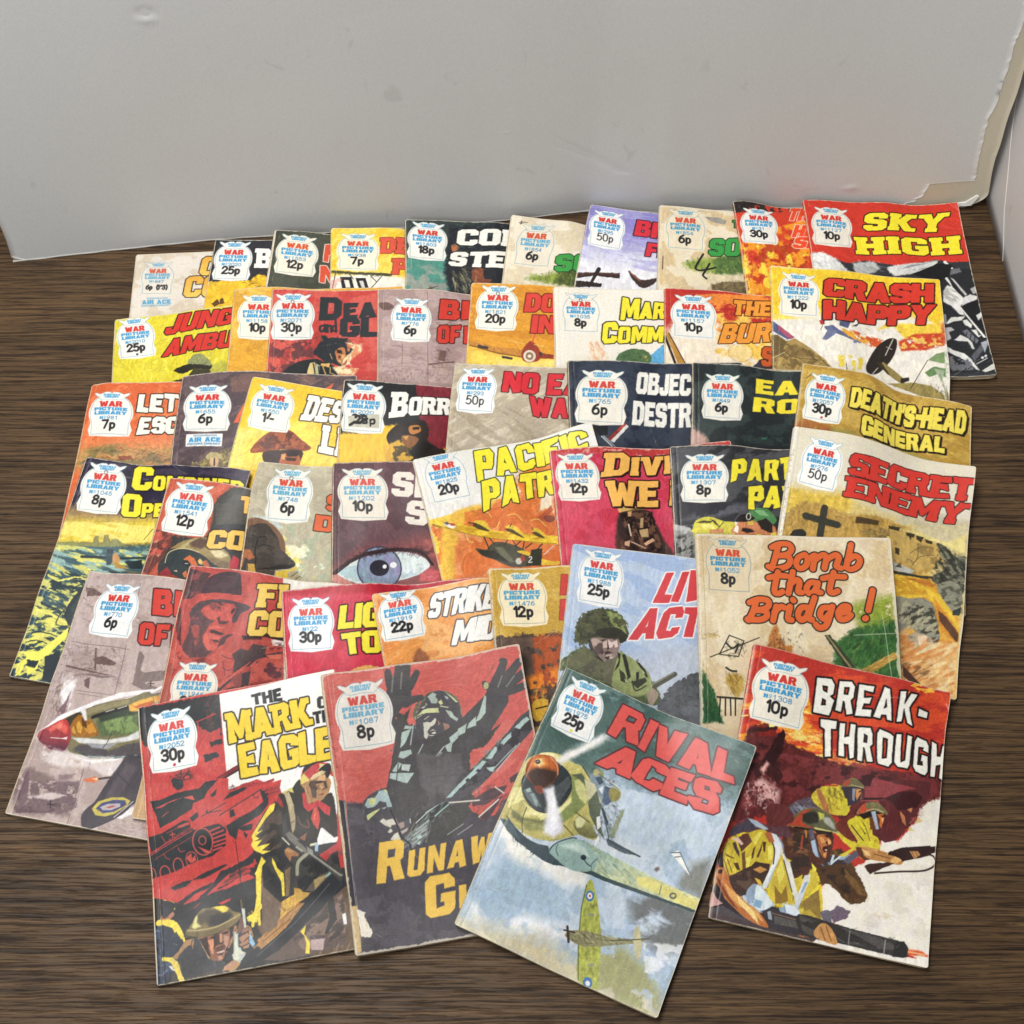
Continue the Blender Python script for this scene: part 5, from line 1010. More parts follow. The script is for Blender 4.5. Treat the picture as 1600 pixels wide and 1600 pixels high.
E e6d8c4:489,696 502,695 490,711
P 3a3636 w=.3:85,603 167,623 165,646 83,630
P 3a3636 w=.3:276,702 362,717 355,740 274,725
P 3a3636 w=.3:561,653 584,651 588,685 567,686
T DO f=d8443a o=5a1a18 lw=.8:446,93 697,81 686,257 430,271
T IN f=d8443a o=5a1a18 lw=.8:502,302 687,296 676,466 489,474
B 1821 20p pen=1 c=f4eedf r=d0403a:64,455 359,457 221,27
@16 ebe5d7
S d98a5a/e8b080/f0d0a8 n=40 l=9 w=2 d=80 j=15:274,542 399,537 401,697 269,702
P 5fa5d0 w=1:670,735 737,639 870,504 856,728
K 4d6a44 w=.8:470,695 513,614 616,573 724,599 742,695 609,700
S 2e4430/6f8a60 n=20 l=7 w=1.4 d=20:489,611 739,592 734,686 486,695
S e0cc70 n=10 l=3 w=1.2 j=90:668,627 719,625 716,687 664,689
T Mar f=f2e23a o=1e1c16 lw=1 jit=3 sm=.84:553,83 897,101 874,279 519,300
T Comm f=f2e23a o=1e1c16 lw=1 jit=3 sm=.8:389,330 865,323 844,508 365,533
B 1035 8p c=ece6d9 bare=1 pen=1:72,435 344,434 219,56
@17 b8302a
P f0e2cc s=4 w=3:-6,432 127,242 371,250 501,348 863,346 848,699 -45,791
N e8883a th=.44 sx=14 sy=8 d=-35 e=.14:243,51 878,-17 863,346 424,402 258,235
N f3c65a th=.5 sx=9 sy=7 e=.14:296,233 870,167 850,656 416,714
P f0e2cc s=3 w=3 a=.8:-25,523 273,460 416,714 -45,769
E c89a50 t=.4:590,559 690,544 588,643
E f3d692 a=.6:590,559 678,545 588,632
P b5843a w=.4:2,422 35,434 154,713 102,728
L 2a1c14 w=2:1,458 84,729
L 2a1c14 w=.8:31,430 158,713
P 3a3a44 w=1:662,696 740,603 855,542 849,678
T THE f=ee9a3c o=3a1a10 lw=.8 slab=3:551,75 859,55 837,193 531,217
T BUR f=ee9a3c o=3a1a10 lw=.8 it=.1:454,318 844,250 822,430 416,502
T SE f=c95a2c o=3a1a10 lw=.8:767,483 951,484 924,656 748,659
B 1157 10p:68,462 385,469 227,64
@18 efe9dc
P f3cb35 s=3 w=2.5:-4,4 1373,-40 1372,328 1292,497 1219,388 849,372 382,472 271,541 91,545 -20,596
P f6dc6a s=2 w=2:-9,485 165,475 306,563 161,653 -1,572
P efe9dc s=4 w=3:72,568 418,471 1143,416 1188,529 375,651
K 8f7a46 w=1.2 n=.1:-15,876 86,763 177,707 299,785 435,933 433,995 -17,1004
N b84a30 th=.4 s=2 w=2 sx=7 sy=5:735,652 983,587 1172,507 1345,423 1334,632 1100,712 938,704 769,718
S e0702c/f0c04a/8a3a30/f5ead8 n=70 l=6 w=1.6 d=-10:755,631 1340,470 1325,633 1011,698 789,702
P 8a7a48 w=.6:817,860 913,806 1043,956 1313,986 1350,1098 1146,1090 973,1000
S 6a8a5a/8aa878/4a6a44 n=44 l=8 w=1 d=20 j=55:1158,769 1340,700 1325,922 1187,929
P efe9dc s=1 w=.5:-5,539 355,513 792,440 1305,700 1317,1113 -12,982
P f3cf4a s=1 w=1:813,533 899,455 1317,439 1311,636 1019,591 949,482
P 54587e w=.3:-5,539 109,641 159,702 95,719 -6,632
P a8506a w=.3:46,582 171,694 133,710 45,629
P e4e0d8 w=.2:0,639 108,710 88,726 0,662
P a88d52 w=.3 n=.1:-7,662 107,726 171,702 269,780 378,887 462,1001 -12,982
P 6a5834 s=.5 w=.5:-7,678 45,675 107,734 67,827 -10,861
P 8a7040 s=.6 w=.5:42,828 170,748 341,873 167,871
N 6a5530 a=.8 th=.52 sx=5 sy=3 d=35 e=.08:-7,708 281,811 450,988 -12,967
L d8c898 w=.5:-10,891 92,826
L 4a3c22 w=.5 k=1:80,811 154,871 290,895 377,902
L 4a3c22 w=.4 k=1:279,857 351,933
L 4a3c22 w=.4 k=1:329,857 413,961
P 60688c w=.3:390,591 455,572 505,612 694,673 665,697 477,648 401,622
P 70789a w=.2:414,621 491,623 463,665 404,716 372,709
P 50587c w=.2:509,532 607,499 575,580 507,572
P 70789a w=.2:618,671 654,653 637,706 609,705
P 3c3c44 w=.2:604,556 685,492 646,544
P b0343a w=.2:354,536 392,527 397,567 365,576
L 2a2226 w=.4:392,543 363,623
N e8a83c th=.4 sx=5 sy=3 d=22 e=.08:480,585 642,609 832,657 803,687 610,681
N d85a2c th=.46 sx=4 sy=3 d=20 e=.06:602,588 861,621 855,701 720,705
N c8482c th=.36 s=.8 sx=5 sy=4 d=-10 e=.08:971,626 1100,546 1322,521 1318,635 1177,693 984,713
N f0c060 th=.56 s=.8 sx=4 sy=3 d=-10 e=.06:972,610 1324,504 1318,635 985,705
K 29231f w=.2:702,909 725,837 802,695 888,609 947,596 964,634 937,740 872,854 790,937 722,945
L cfc8ba w=.7:934,605 864,763
L cfc8ba w=.5:876,682 918,702
L cfc8ba w=.6:798,887 756,944
P 8f7f48 w=.3:793,844 847,827 985,942 1024,965 960,982 870,925
P 3a2e1e w=.2:793,844 827,831 896,936 870,925
P 2a221c w=.2:973,950 1036,939 1037,965 999,979 987,1010 968,1011
P 9a8a50 w=.4 n=.1:871,995 1075,975 1203,991 1293,1048 1318,1099 1129,1069
L 2a2018 w=.5:1182,788 1051,1018
S 3a3018 n=8 l=6 w=1 d=60:1203,991 1304,987 1306,1060 1230,1038
P 7f9a68 w=.4:1182,788 1252,720 1318,699 1308,810 1245,800
P 6a8a58 w=.4:1152,892 1230,838 1312,854 1309,924 1253,899 1189,929
P a8b898 w=.3:1229,859 1305,869 1278,964 1253,913
L 6a7a58 w=.5 k=1:1266,899 1297,987 1318,1060
N e6cc4a th=.46 sx=2.6 sy=5 d=20 s=.8 e=.06:481,850 534,841 530,946 490,947
N e6cc4a th=.42 sx=2.6 sy=5 d=20 s=.8 e=.06:568,833 623,819 618,953 570,951
N e6cc4a th=.42 sx=2.6 sy=5 d=20 s=.8 e=.06:643,836 691,830 666,939 639,933
L 2a2420 w=.6 wp=.4:544,907 549,970
S 2a2420 n=8 l=2 w=.8 d=0:703,527 1154,518 1151,550 701,559
T CRASH f=d33a2c o=241410 lw=1.1 grow=.5 gap=3:427,105 1289,50 1271,223 400,303
T HAPPY f=d33a2c o=241410 lw=1.1 grow=.5 gap=3:398,346 1287,250 1244,441 387,522
B 1222 10p c=f4eedd:65,484 344,507 221,66
@19 d8663a
P c4935a s=6 w=4:-56,544 798,529 823,744 -16,749
N e98a58 a=.6 th=.5 sx=18 sy=8 d=-50:-113,0 722,25 803,575 -8,559
N 8a7a4c th=.42 s=2 sx=10 sy=6:77,576 312,550 541,554 638,593 806,605 818,713 7,714
S 5a4630/9a8a54/7a3a2a n=70 l=7 w=1.5 d=-5:109,572 757,575 770,683 32,681
P 8a4a34 w=.8:328,648 432,637 444,669 349,683
S 8a7058/6a5444 n=30 l=8 w=2 d=-35 j=15:489,611 640,608 740,683 499,683
T LET f=f2efe2 o=241812 lw=.9 jit=4:407,108 714,113 731,271 408,270
T ESC f=f2efe2 o=241812 lw=.9 jit=4:448,320 766,318 774,456 448,463
B 981 7p:71,461 389,481 189,90
@20 54464a
N 6f5c5e a=.8 th=.5 sx=20 sy=10 d=-30:-60,-16 544,31 470,822 10,793
N 7a5c54 a=.8 th=.48 sx=12 sy=8 d=-20:390,28 1294,-11 1306,152 410,190
P e0653c w=.4:458,455 490,366 519,283 520,332 493,455
P e0653c w=.4:1079,139 1129,104 1167,70 1153,121 1111,159
N 8a7a50 th=.4 s=1.5 sx=5 sy=5:149,777 255,742 386,673 467,659 478,822 151,806
S c9bb5a/e8e0a0/5a5230/3a3028 n=60 l=5 w=1.2 d=60 j=50:163,763 385,666 467,659 470,822 167,808
K b9a878 w=.6:271,716 311,683 376,697 393,734 300,736
K d8b08a w=.5:307,730 368,733 364,791 319,790
L 2a2224 w=1:338,732 341,783
P f1efe8 w=.1:101,525 386,545 388,643 107,623
B 655 6p:85,493 417,520 221,114
T INCORPORATING f=8aa4b4 lw=0 gap=14 warp=0:161,537 344,550 346,563 162,550
T AIR_ACE f=3f97c9 lw=0 gap=14 warp=0:124,555 374,574 376,608 126,591
T PICTURE_LIBRARY f=6a94b0 lw=0 gap=14 warp=0:117,599 373,616 375,630 119,613
@21 efc534
N f7e27a a=.9 th=.42 s=4 sx=16 sy=16:-44,463 522,319 569,538 315,732 -13,789
K b0603a w=.6:351,594 424,554 503,564 545,687 386,718
P f4d65a s=3 w=2:68,556 202,367 545,298 741,519 790,613 112,746
K 8a4228 w=.3:135,623 165,529 222,453 299,400 388,399 474,452 563,506 494,544 363,554 240,599
N 5a2a1e a=.9 th=.5 sx=4 sy=4 e=.08:140,614 224,461 375,406 546,510 363,554
N b06038 a=.8 th=.56 sx=3 sy=3 e=.08:140,614 224,461 375,406 546,510 363,554
K 33201e w=.3:225,608 364,559 501,538 506,630 479,675 295,711
K b0603a w=.25:361,610 391,580 487,578 500,671 373,695
P 241616 w=.2:381,567 494,544 475,591 404,605
P d89a60 w=.2:358,595 388,586 394,628 366,633
P 3a1e18 w=.2:391,612 478,603 469,629 404,637
T DES f=f4f0e4 o=2a2018 lw=.9 slab=4 it=.05:453,80 744,87 722,271 443,299
T LI f=f4f0e4 o=2a2018 lw=.9 slab=4:612,305 774,305 790,530 629,526
B 550 1/- c=f5efdf:75,425 362,421 201,54
@22 29292c
P 7a2a34 w=.4 n=.08:538,2 841,4 848,677 687,616 588,314
P ecbc35 s=1 w=2 n=.06:-37,458 213,463 326,384 443,371 421,534 570,589 814,514 834,679 -33,754
N c8902a a=.7 th=.52 sx=8 sy=12:-5,502 344,456 459,705 -5,723
K 2a2320 w=1:481,394 537,333 618,330 657,403 640,517 684,525 815,544 803,638 574,697 454,596 462,468
S d8a83a/4a3420/2a2018/8a5a2c n=80 l=9 w=1.6 d=60 j=40:378,551 565,478 743,559 804,653 357,708
T Borr f=f4f1e8 o=16161a lw=.8 slab=3 sm=.76 gap=6:375,90 813,61 809,248 366,317
B 2020 25p:23,441 314,450 163,37
P c4c0ac w=.3 a=.75:56,318 288,291 292,410 65,407
T 25 f=1c1c1e lw=0:103,308 196,304 205,378 114,382
L 141416 w=2.4 wp=.5:76,390 111,366 148,371 193,332
L 141416 w=1.2:220,339 226,393
L 141416 w=1.6 k=1:223,344 249,338 251,371 226,372
P ecc03c s=.5 w=.6:6,470 320,457 375,390 352,520 415,612 333,716 23,729
K 2b2320 w=.4:350,472 404,389 491,352 608,345 655,435 650,484 731,531 775,552 562,650 476,672 384,566
K b87a40 w=.25:514,384 580,372 596,419 539,448 512,425
P 2a1c18 w=.2:536,391 587,383 587,405 540,412
K 8a5a34 w=.25:466,460 554,463 585,492 529,559 470,531
P c89a50 w=.2:467,468 510,462 497,498
P 5a4a2c w=.5:384,566 440,517 515,560 548,652 418,674
N d8a83a th=.5 sx=4 sy=6 d=60 e=.06:325,552 439,501 544,574 562,658 360,676
P 1f1c1a w=.4:516,591 614,489 702,521 577,649
@23 b4a690
N cbbfa8 a=.9 th=.5 sx=26 sy=5 d=-35:-54,-4 876,-49 912,721 4,818
N 9a8c76 a=.6 th=.56 sx=24 sy=4 d=30:-13,441 894,355 912,721 4,818
S ded4be n=24 l=26 w=.8 d=-30 j=40 a=.6:48,453 860,274 880,677 44,768
T NO_E f=d5323c o=4a181c lw=.8 gap=8 jit=3:388,68 833,66 820,247 381,267
T WA f=d5323c o=4a181c lw=.8 gap=8 jit=3:587,283 883,281 877,434 605,451
T A f=d5323c o=4a181c lw=.8:845,107 989,105 979,238 836,242
B 293 50p thin=1 c=f4f4f1:56,456 319,450 185,45
@24 252b3a
N 3a4250 a=.7 th=.5 sx=14 sy=14:6,18 1019,-5 973,745 -17,796
P b8bcc2 s=.6 w=.6:-16,742 -1,735 123,570 153,556 74,703 13,766
P 8a2e2a w=.4:283,665 408,528 422,548 300,684
P d8d6d0 w=.4:300,684 422,548 440,563 326,696
L 9aa0aa w=1.6 w2=.6:168,564 333,727
L d8d8d8 w=.7:145,556 313,728
P 1a1c20 w=.6:152,572 289,503 284,632 224,650
L c04a3c w=1:360,598 407,548
T OBJEC f=efece2 lw=0 gap=6:535,93 944,98 924,287 507,287
T DESTR f=efece2 lw=0 gap=6:490,350 931,349 917,538 466,546
B 765 6p c=ece6d8 r=d0443a:54,539 400,551 269,95
@25 22282a
N 3a4644 a=.7 th=.5 sx=18 sy=14 d=-30:-17,-4 1450,-119 1427,561 -10,686
K b8968a s=1.5 w=2:-22,547 38,571 91,603 127,680 -35,688
N 2f3c3a a=.8 th=.46 sx=10 sy=6:210,588 740,420 740,599 212,675
P 3a6a5a w=.5 a=.7:525,575 571,562 567,581 521,594
T EA f=f2dd3a lw=0 gap=8:486,105 810,84 801,200 478,231
T RO f=f2dd3a lw=0 gap=8:466,266 817,234 812,343 454,386
B 849 6p c=ece7da r=d0443a:85,473 361,471 230,98
@26 b48e3d
N c9a750 a=.8 th=.48 sx=20 sy=8 d=20:-92,48 1376,-31 1364,507 -50,686
N a05e2e a=.85 th=.46 s=2 sx=9 sy=8:-54,529 70,456 291,489 277,648 -30,717
N 8f9048 a=.6 th=.52 sx=14 sy=8:258,495 1157,481 996,588 275,631
L 6a4a24 w=.8 a=.7:42,126 80,79
T DEATH'S-HEAD f=f0dc58 o=241c12 lw=1 gap=5 dx=1 dy=.8 jit=3:391,140 1308,60 1290,264 379,306
T GENERAL f=f0dc58 o=241c12 lw=1 gap=5 dx=1 dy=.8 jit=3:485,353 1141,331 1137,473 491,503
B 2057 30p dot=d0405a c=f2efe4:50,459 318,463 198,78
@27 2b2739
N 4a3f50 a=.7 th=.52 sx=26 sy=5:-48,26 1366,7 1435,285 41,434
P 9c7f55 s=4 w=3:-38,415 273,424 692,351 786,474 -13,580
P e4ca48 s=4 w=3 n=.08:-30,529 294,490 713,423 773,634 -15,747
N f3e27a a=.8 th=.5 sx=26 sy=5:-50,556 693,454 723,611 -11,716
P 8f7c48 w=.8:136,720 182,684 277,675 269,632 295,622 320,668 348,666 340,609 369,601 403,648 485,646 574,652 577,663 139,732
P 345058 s=1.5 w=1.5 n=.15:-6,730 354,685 772,631 845,873 331,884 383,1360 363,1816 -24,1801 -30,1490
S e9df6a/6f9a98/22343e/c8d4c0/3f6468 n=420 l=10 w=1.7 d=12 j=28:-15,747 719,647 739,812 302,881 356,1226 350,1777 18,1766 30,1537
S f0e454/e6d840 n=150 l=11 w=2.2 d=-15 j=40:7,970 277,893 356,1226 350,1777 18,1766 29,1422
S 18262e n=120 l=10 w=1.8 d=15 j=30:-2,1149 299,1039 344,1367 350,1777 31,1763
K 8a6a34 w=.8:510,823 713,822 724,857 551,862
L 7a6a30 w=.7:648,604 695,513
P 3f5f66 s=.8 w=.8 c2=25404a:-59,740 740,648 800,849 392,867 339,1112 342,1816 -21,1802 -39,1398
N d8d470 s=1 th=.5 sx=16 sy=3 d=6 e=.1:-59,740 743,659 776,770 346,864 3,886
N 93b4ac s=1 th=.52 sx=12 sy=3 d=10 e=.1:-51,763 749,681 609,834 303,1002 36,1073
N cfcb6c s=1 th=.5 sx=8 sy=2.4 d=16 e=.12:3,886 364,849 314,1036 317,1336 379,1768 -21,1802 -22,1240
N 20343c s=1 th=.54 sx=7 sy=2.2 d=14 e=.1:0,971 315,905 317,1336 359,1771 -13,1823 -25,1373
N dcd668 s=1 th=.54 sx=8 sy=2.8 d=-25 e=.1:-1,1237 286,1232 318,1563 257,1789 -21,1802
L e8e070 w=1.2 k=1 wp=1:25,979 126,1010 224,968 312,965
L e8e070 w=1.6 k=1 wp=1:10,1235 75,1267 165,1274 314,1326
P ece460 w=.8:59,1575 148,1548 195,1494 259,1392 297,1340 307,1406 261,1494 222,1569 154,1626 78,1628
P ece460 w=.8:22,1683 81,1605 79,1718 53,1767
P ece460 w=.8:94,1670 184,1587 177,1689 131,1742
P 14242c w=.8:89,1626 175,1622 163,1681 94,1670
P 14242c w=.8:205,1583 293,1522 356,1669 314,1766 245,1756
L 14242c w=.9 k=1 wp=.6:31,1500 100,1476 181,1485
L 14242c w=.9 k=1 wp=.6:39,1430 119,1405 235,1419
K 8a8a52 w=.5:-9,717 143,691 213,692 276,674 274,632 299,619 309,673 348,669 348,612 371,612 385,658 429,618 482,642 510,661 297,708 -6,729
L 1e2e34 w=2.2 w2=1.6:224,799 697,739
P 26363c w=.2:389,710 440,701 445,741 400,749
P 2e4248 w=.3:402,754 455,745 458,826 422,833
K c0905a w=.4:448,740 474,730 520,787 494,832 460,797
P b08a3c w=.5:471,795 583,826 609,834 498,847
P 1e282c w=.5:547,784 679,758 711,824 609,834
K 12222a w=.4:267,1300 239,1261 242,1196 265,1125 307,1049 395,1010 442,1314 304,1327
P 24383c s=.6 w=.4:274,1190 318,1082 361,1262 311,1315
L 12222a w=.8 k=1:303,1002 251,1047 255,1075 307,1049
L 12222a w=.8 k=1:235,1208 207,1267 197,1324 230,1340 293,1329
L c8c070 w=.4 k=1:223,1242 206,1300 234,1317
T Combined f=f2e33c o=16141c lw=.9 sm=.6 gap=8:398,15 1303,33 1327,197 428,211
T Ope f=f2e33c o=16141c lw=.9 sm=.62 gap=8:379,251 722,243 752,413 416,439
B 1045 8p pen=1:71,443 382,429 191,34
@28 bf5a44
N d87a62 a=.6 th=.5 sx=14 sy=10 d=-30:-38,-11 456,7 376,163 65,329
P 3b3a37 w=2 s=.8:390,161 480,20 665,-12 745,605 143,721 43,496 79,424 407,428 412,293
N 55524c a=.7 th=.5 sx=10 sy=14:372,50 642,-3 716,544 499,466
S a83a30/7a2a24/c9563e/3a2420 n=70 l=9 w=1.8 d=-60 j=40:-4,434 139,432 161,553 48,732 3,682
K 9c8757 w=.8 c2=6a5434:143,620 150,540 247,456 393,428 528,447 620,532 629,626 445,563 274,548 206,606 188,674
K 8a3a24 w=.8:213,671 280,567 439,591 522,692 248,737
P b03038 w=.8:588,500 664,492 682,610 631,611
L 8a8a84 w=.8 k=1 a=.7 wp=.4:210,154 205,209 252,273
P 6a3a34 w=.5 n=.14:-61,435 -9,394 130,394 160,463 125,568 97,634 49,736 8,710
N c0584a th=.5 sx=4 sy=6 d=60 e=.08:-20,412 122,395 132,481 93,571 9,613
N d8a078 a=.8 th=.62 sx=3 sy=6 d=60:-20,412 138,394 139,504 87,603
P 38383a w=.6:104,657 146,526 216,512 301,441 402,403 425,315 663,259 685,437 650,638 127,727
K 9b8758 w=.3:150,620 155,557 202,521 258,461 321,426 404,411 459,440 579,485 615,537 622,606 561,617 478,568 372,524 273,514 196,530
P b9a878 s=.6 w=.3:225,515 287,450 351,422 294,473 257,515
P 5a4438 s=1 w=.5:292,465 358,417 440,428 396,497 316,493
P e0d0a0 s=.6 w=.6:461,502 532,480 592,505 547,538 500,533
P 7a6444 s=.8 w=.5:441,544 549,546 612,554 618,603 567,611 495,572
K 30383a w=.3:146,621 155,557 204,529 282,516 373,527 473,576 562,620 356,738 288,723 214,693
L cfc090 w=.6 k=1:152,628 152,561 199,525 280,509 380,523
P c8683c w=.3:279,590 317,554 362,571 400,620 352,620 320,593
P c86a4a w=.3:421,585 448,569 491,612 448,624
P e0b868 w=.2:389,583 400,566 429,584 427,608 403,604
P 1e2226 w=.2:284,605 311,590 342,613 334,638 308,634
L d8d0c8 w=.5:303,615 323,614
P c06a3c w=.3:302,690 325,663 347,707 327,718
P 8a2f34 w=.5:130,710 178,657 224,700 224,724 125,719
P e0c8a0 w=.2:234,679 256,672 264,685
P b83c48 w=.4:610,547 627,495 666,507 683,596 626,605
T T f=f0c060 o=3a2416 lw=.5:573,72 664,58 682,177 594,192
T CO f=f0c25c o=2a1c14 lw=.8 gap=6:418,356 675,309 689,442 424,487
B 1541 12p c=efebe2 r=d0504a:57,399 381,408 210,33
@29 afa68f
N c6bda4 a=.7 th=.5 sx=12 sy=10:-55,-4 532,-53 655,875 68,935
K 3a332e w=1.2:-5,928 -5,618 42,527 124,487 212,506 280,592 297,670 391,756 305,797 161,787 81,828
S 5a4c40/241f1c/7a6450 n=60 l=8 w=1.4 d=60 j=40:-7,603 69,514 198,509 282,606 312,734 134,792 43,863
P a8623c w=.6:-19,735 76,733 101,811 -4,838
L c89a40 w=3:72,815 91,917
L 8a6a34 w=1.4:93,812 122,913
P b9b096 s=2 w=1.5:17,434 595,369 656,877 175,923 270,742 292,616
N aeb59a a=.9 th=.48 sx=9 sy=9:277,493 604,436 655,865 347,859
N e8dc78 th=.5 s=1.2 sx=4 sy=7 d=60 e=.1:268,570 342,622 405,729 534,849 400,791 302,701
N f0eecc a=.9 th=.54 s=1 sx=5 sy=4 e=.08:293,628 429,617 587,772 482,839 360,769
P c8d4d4 s=1 w=.6:33,459 174,452 254,509 232,525 165,480
K 7a5a44 w=.3:13,532 30,476 97,471 167,492 227,532 269,582 288,641 291,690 251,683
K 3d3631 w=.4:21,867 28,691 29,555 49,522 138,504 198,550 234,593 254,658 290,683 327,710 377,755 338,790 249,808 103,838
N 4f463f a=.9 th=.48 sx=9 sy=4 d=10:13,532 211,554 261,669 363,750 156,786 40,827
P 221e1c w=.3:108,831 205,796 285,765 371,759 338,790 237,813
L 1c1816 w=.8 k=1 wp=.4:97,610 91,660 88,709 101,757 100,795
L 221c1a w=.6 k=1 wp=.5:46,591 96,604 149,590
L 221c1a w=.6 k=1 wp=.5:105,670 157,650 218,663
P a8623c s=.4 w=.4:10,699 53,695 93,746 56,769 14,748
P c8a048 w=.3:51,797 97,795 111,856 63,862
P 4a3c34 w=.4:108,831 243,812 238,861 118,862
P d8b840 w=.4:244,822 339,796 384,767 388,792 329,816 341,860 251,865
K a89a78 w=.3:334,828 352,807 395,801 404,823 433,847 411,874 340,853
L 3a3028 w=.5:358,845 396,810
L 3a3028 w=.5:391,859 419,841
T S f=d9643c o=3a2018 lw=.7:536,231 648,228 657,356 547,357
T D f=d9643c o=3a2018 lw=.7:480,396 628,407 628,522 478,512
B 748 6p pen=1 c=ece9df r=d0503e b=5fa6c6:139,474 422,451 256,43
@30 53373e
N 6f4a50 a=.6 th=.5 sx=14 sy=12:-3,-22 703,-3 747,647 9,668
P 8a4a4a s=4 w=2:-6,903 9,830 196,669 426,640 618,564 779,559 768,942 -6,961
N b0605a a=.8 th=.5 sx=10 sy=5:397,642 735,577 745,705 541,679
K c88078 s=1 w=.8:8,845 66,832 137,904 137,962 8,961
K dfe9e8 w=.4:32,840 153,766 282,706 454,679 599,696 682,765 611,832 450,887 307,924 166,917
N a8c4cc a=.8 th=.5 sx=8 sy=6:37,831 196,772 194,902 109,904
N b4c8d0 a=.8 th=.5 sx=8 sy=6:483,680 671,758 581,840 479,871
E 8794ae n=.1:330,805 483,796 328,959
N 86b2b4 th=.46 sx=6 sy=9 s=2:195,830 308,836 307,939 222,915
N 9890b8 th=.5 sx=7 sy=7 s=2:367,702 467,739 465,856 393,845
E 3a3a4e t=1:330,805 481,796 328,956
E 24222e:330,801 397,796 329,858
E f6f8fa:426,773 449,771 426,793
E f6f8fa:366,788 380,787 365,802
L 2a1a20 w=3 w2=2 k=1 wp=.5:23,845 167,744 311,692 484,663 629,685 700,765
S 2a1a20/3f252a n=70 l=9 w=1.1 d=-20 j=20:67,774 196,706 397,654 615,647 688,678 672,721 483,666 196,743
S 2a1a20 n=24 l=10 w=1 d=-60 j=20:139,699 311,655 630,635 688,678 396,685
P c8545a s=.8 w=.6:664,794 750,807 755,897 610,885 611,842
S e08a84 n=14 l=7 w=1.2 d=-20:611,824 743,807 741,883 610,885
T SI f=ece3d6 lw=0 gap=8:438,85 651,96 642,292 418,277
T S f=ece3d6 lw=0:535,313 683,321 676,499 514,483
B 1202 10p pen=1 c=ece2d2 r=cf4a42 b=5fa6c6:65,452 383,458 211,56
@31 e6e3dc
P e0813a s=2.5 w=2.5 c2=d9652c:-5,515 147,487 387,454 631,421 699,276 839,199 1013,226 888,1015 -55,897
N f0c84a th=.42 s=3 sx=10 sy=8:-8,469 275,436 547,405 444,577 129,907 -82,891
N f0a04a a=.8 th=.5 sx=12 sy=10:262,370 997,284 896,770 303,557
N f7ead0 a=.9 th=.56 sx=8 sy=7:711,230 965,402 919,573 662,531
K edc93c w=.4 n=.08:13,471 111,513 352,594 623,681 949,793 940,827 555,717 338,648 123,583 23,518
L 8a6a20 w=.9:23,521 122,586 337,653 553,722 938,834
L f0c83c w=2:728,898 849,942
P e6e3dc s=.6 w=.5:20,357 442,359 398,460 278,451 189,473 18,486
P e9b848 s=1.5 w=1.2:89,540 211,458 385,438 444,504 265,580 143,957 -16,926
P e0814a s=1.5 w=1:247,577 410,489 519,431 935,383 885,716 783,1089 81,946 139,713
N d4703a a=.8 th=.48 sx=12 sy=9:271,479 956,450 798,1033 138,901
N eba468 a=.7 th=.54 sx=10 sy=12:167,602 584,623 439,964 94,893
P eedfc0 s=.8 w=1:842,443 925,421 899,589 854,541 803,553
P b85a3a s=.5 w=.4:761,604 895,531 906,563 791,635
E 8a4a3c w=.3:858,617 899,627 851,643
L f0d070 w=.5 k=1:565,549 622,551 660,604
L f0d070 w=.5 k=1:720,613 778,610 821,666
L f0d070 w=.5 k=1:398,497 434,507 448,541
L f0d070 w=.6 k=1:243,631 249,680 278,693
L f0d070 w=.4:499,582 471,619
K efcb40 w=.25:12,490 86,510 189,550 309,590 395,620 518,656 659,701 885,749 872,799 734,778 557,725 364,669 236,621 127,572 20,515
N c8982c a=.8 th=.5 sx=12 sy=2.6 d=10:91,531 882,763 863,798 364,669 127,572
L 9a7424 w=.5 k=1:28,520 236,623 557,728 862,800
E d9d4c4 w=.1:144,551 186,570 149,535
P 5a5a5a w=.1:103,526 134,525 148,542 124,547
P b8442c w=.1:137,532 180,548 187,563 154,558
P f0ece4 w=.1:123,552 179,569 162,581 133,568
K e3bf44 w=.2:318,555 357,548 400,566 421,628 372,603
K e3bf44 w=.2:526,625 575,621 622,658 653,724 588,680
K e3bf44 w=.2:712,680 752,672 791,708 804,748 749,722
K 51462a w=.2:303,576 333,570 374,594 415,636 375,626 325,601
K 51462a w=.2:522,642 559,644 606,683 642,727 592,699
K 51462a w=.2:707,698 745,699 790,746 746,733
L 3a3424 w=.7:276,556 333,570
L 3a3424 w=.6:577,613 563,630
L 3a3424 w=.6:716,663 721,682
K 4b4a3c w=.3:284,743 300,738 361,755 397,725 455,717 549,756 621,808 657,852 655,931 508,916 397,836 323,794
P 6c6a54 s=.4 w=.3:419,747 473,758 534,887 481,875
P 33332b w=.3:298,745 413,774 499,879 398,832 315,788
L 33332b w=.9:364,669 379,758
L 33332b w=.7:399,679 424,730
L 33332b w=.7:520,721 496,744
L 33332b w=.7:556,729 578,791
L 33332b w=.7:609,745 563,778
L 33332b w=.7:635,754 614,798
L 33332b w=.7:688,770 632,801
L 33332b w=.8:761,785 713,821
K e3b83c w=.2:568,812 628,819 659,843 645,860 603,839
P 37392f w=.2:671,816 752,817 713,944 598,931 643,870
E cfcabc w=.1:561,884 583,888 555,907
E a8443a w=.1:593,871 608,874 587,894
L ece8dc w=.7 k=1:641,870 655,867 655,881 628,905 651,908
L f0ece4 w=.5:749,865 840,811
L d8a0a0 w=.4:770,858 852,804
P e8bf44 w=.3:727,892 843,941 828,958 710,938
T PACIFIC f=f3e53a o=24301a lw=.8 jit=5 gap=9:449,14 1277,47 1273,191 415,262
T PATR f=f3e53a o=24301a lw=.8 jit=5 gap=9:444,264 993,270 947,448 411,486
B 1825 20p bare=1 c=e8e5de:72,375 346,371 203,-2
@32 c03048
N d8506a a=.5 th=.52 sx=14 sy=12:20,3 1113,21 985,924 -37,855
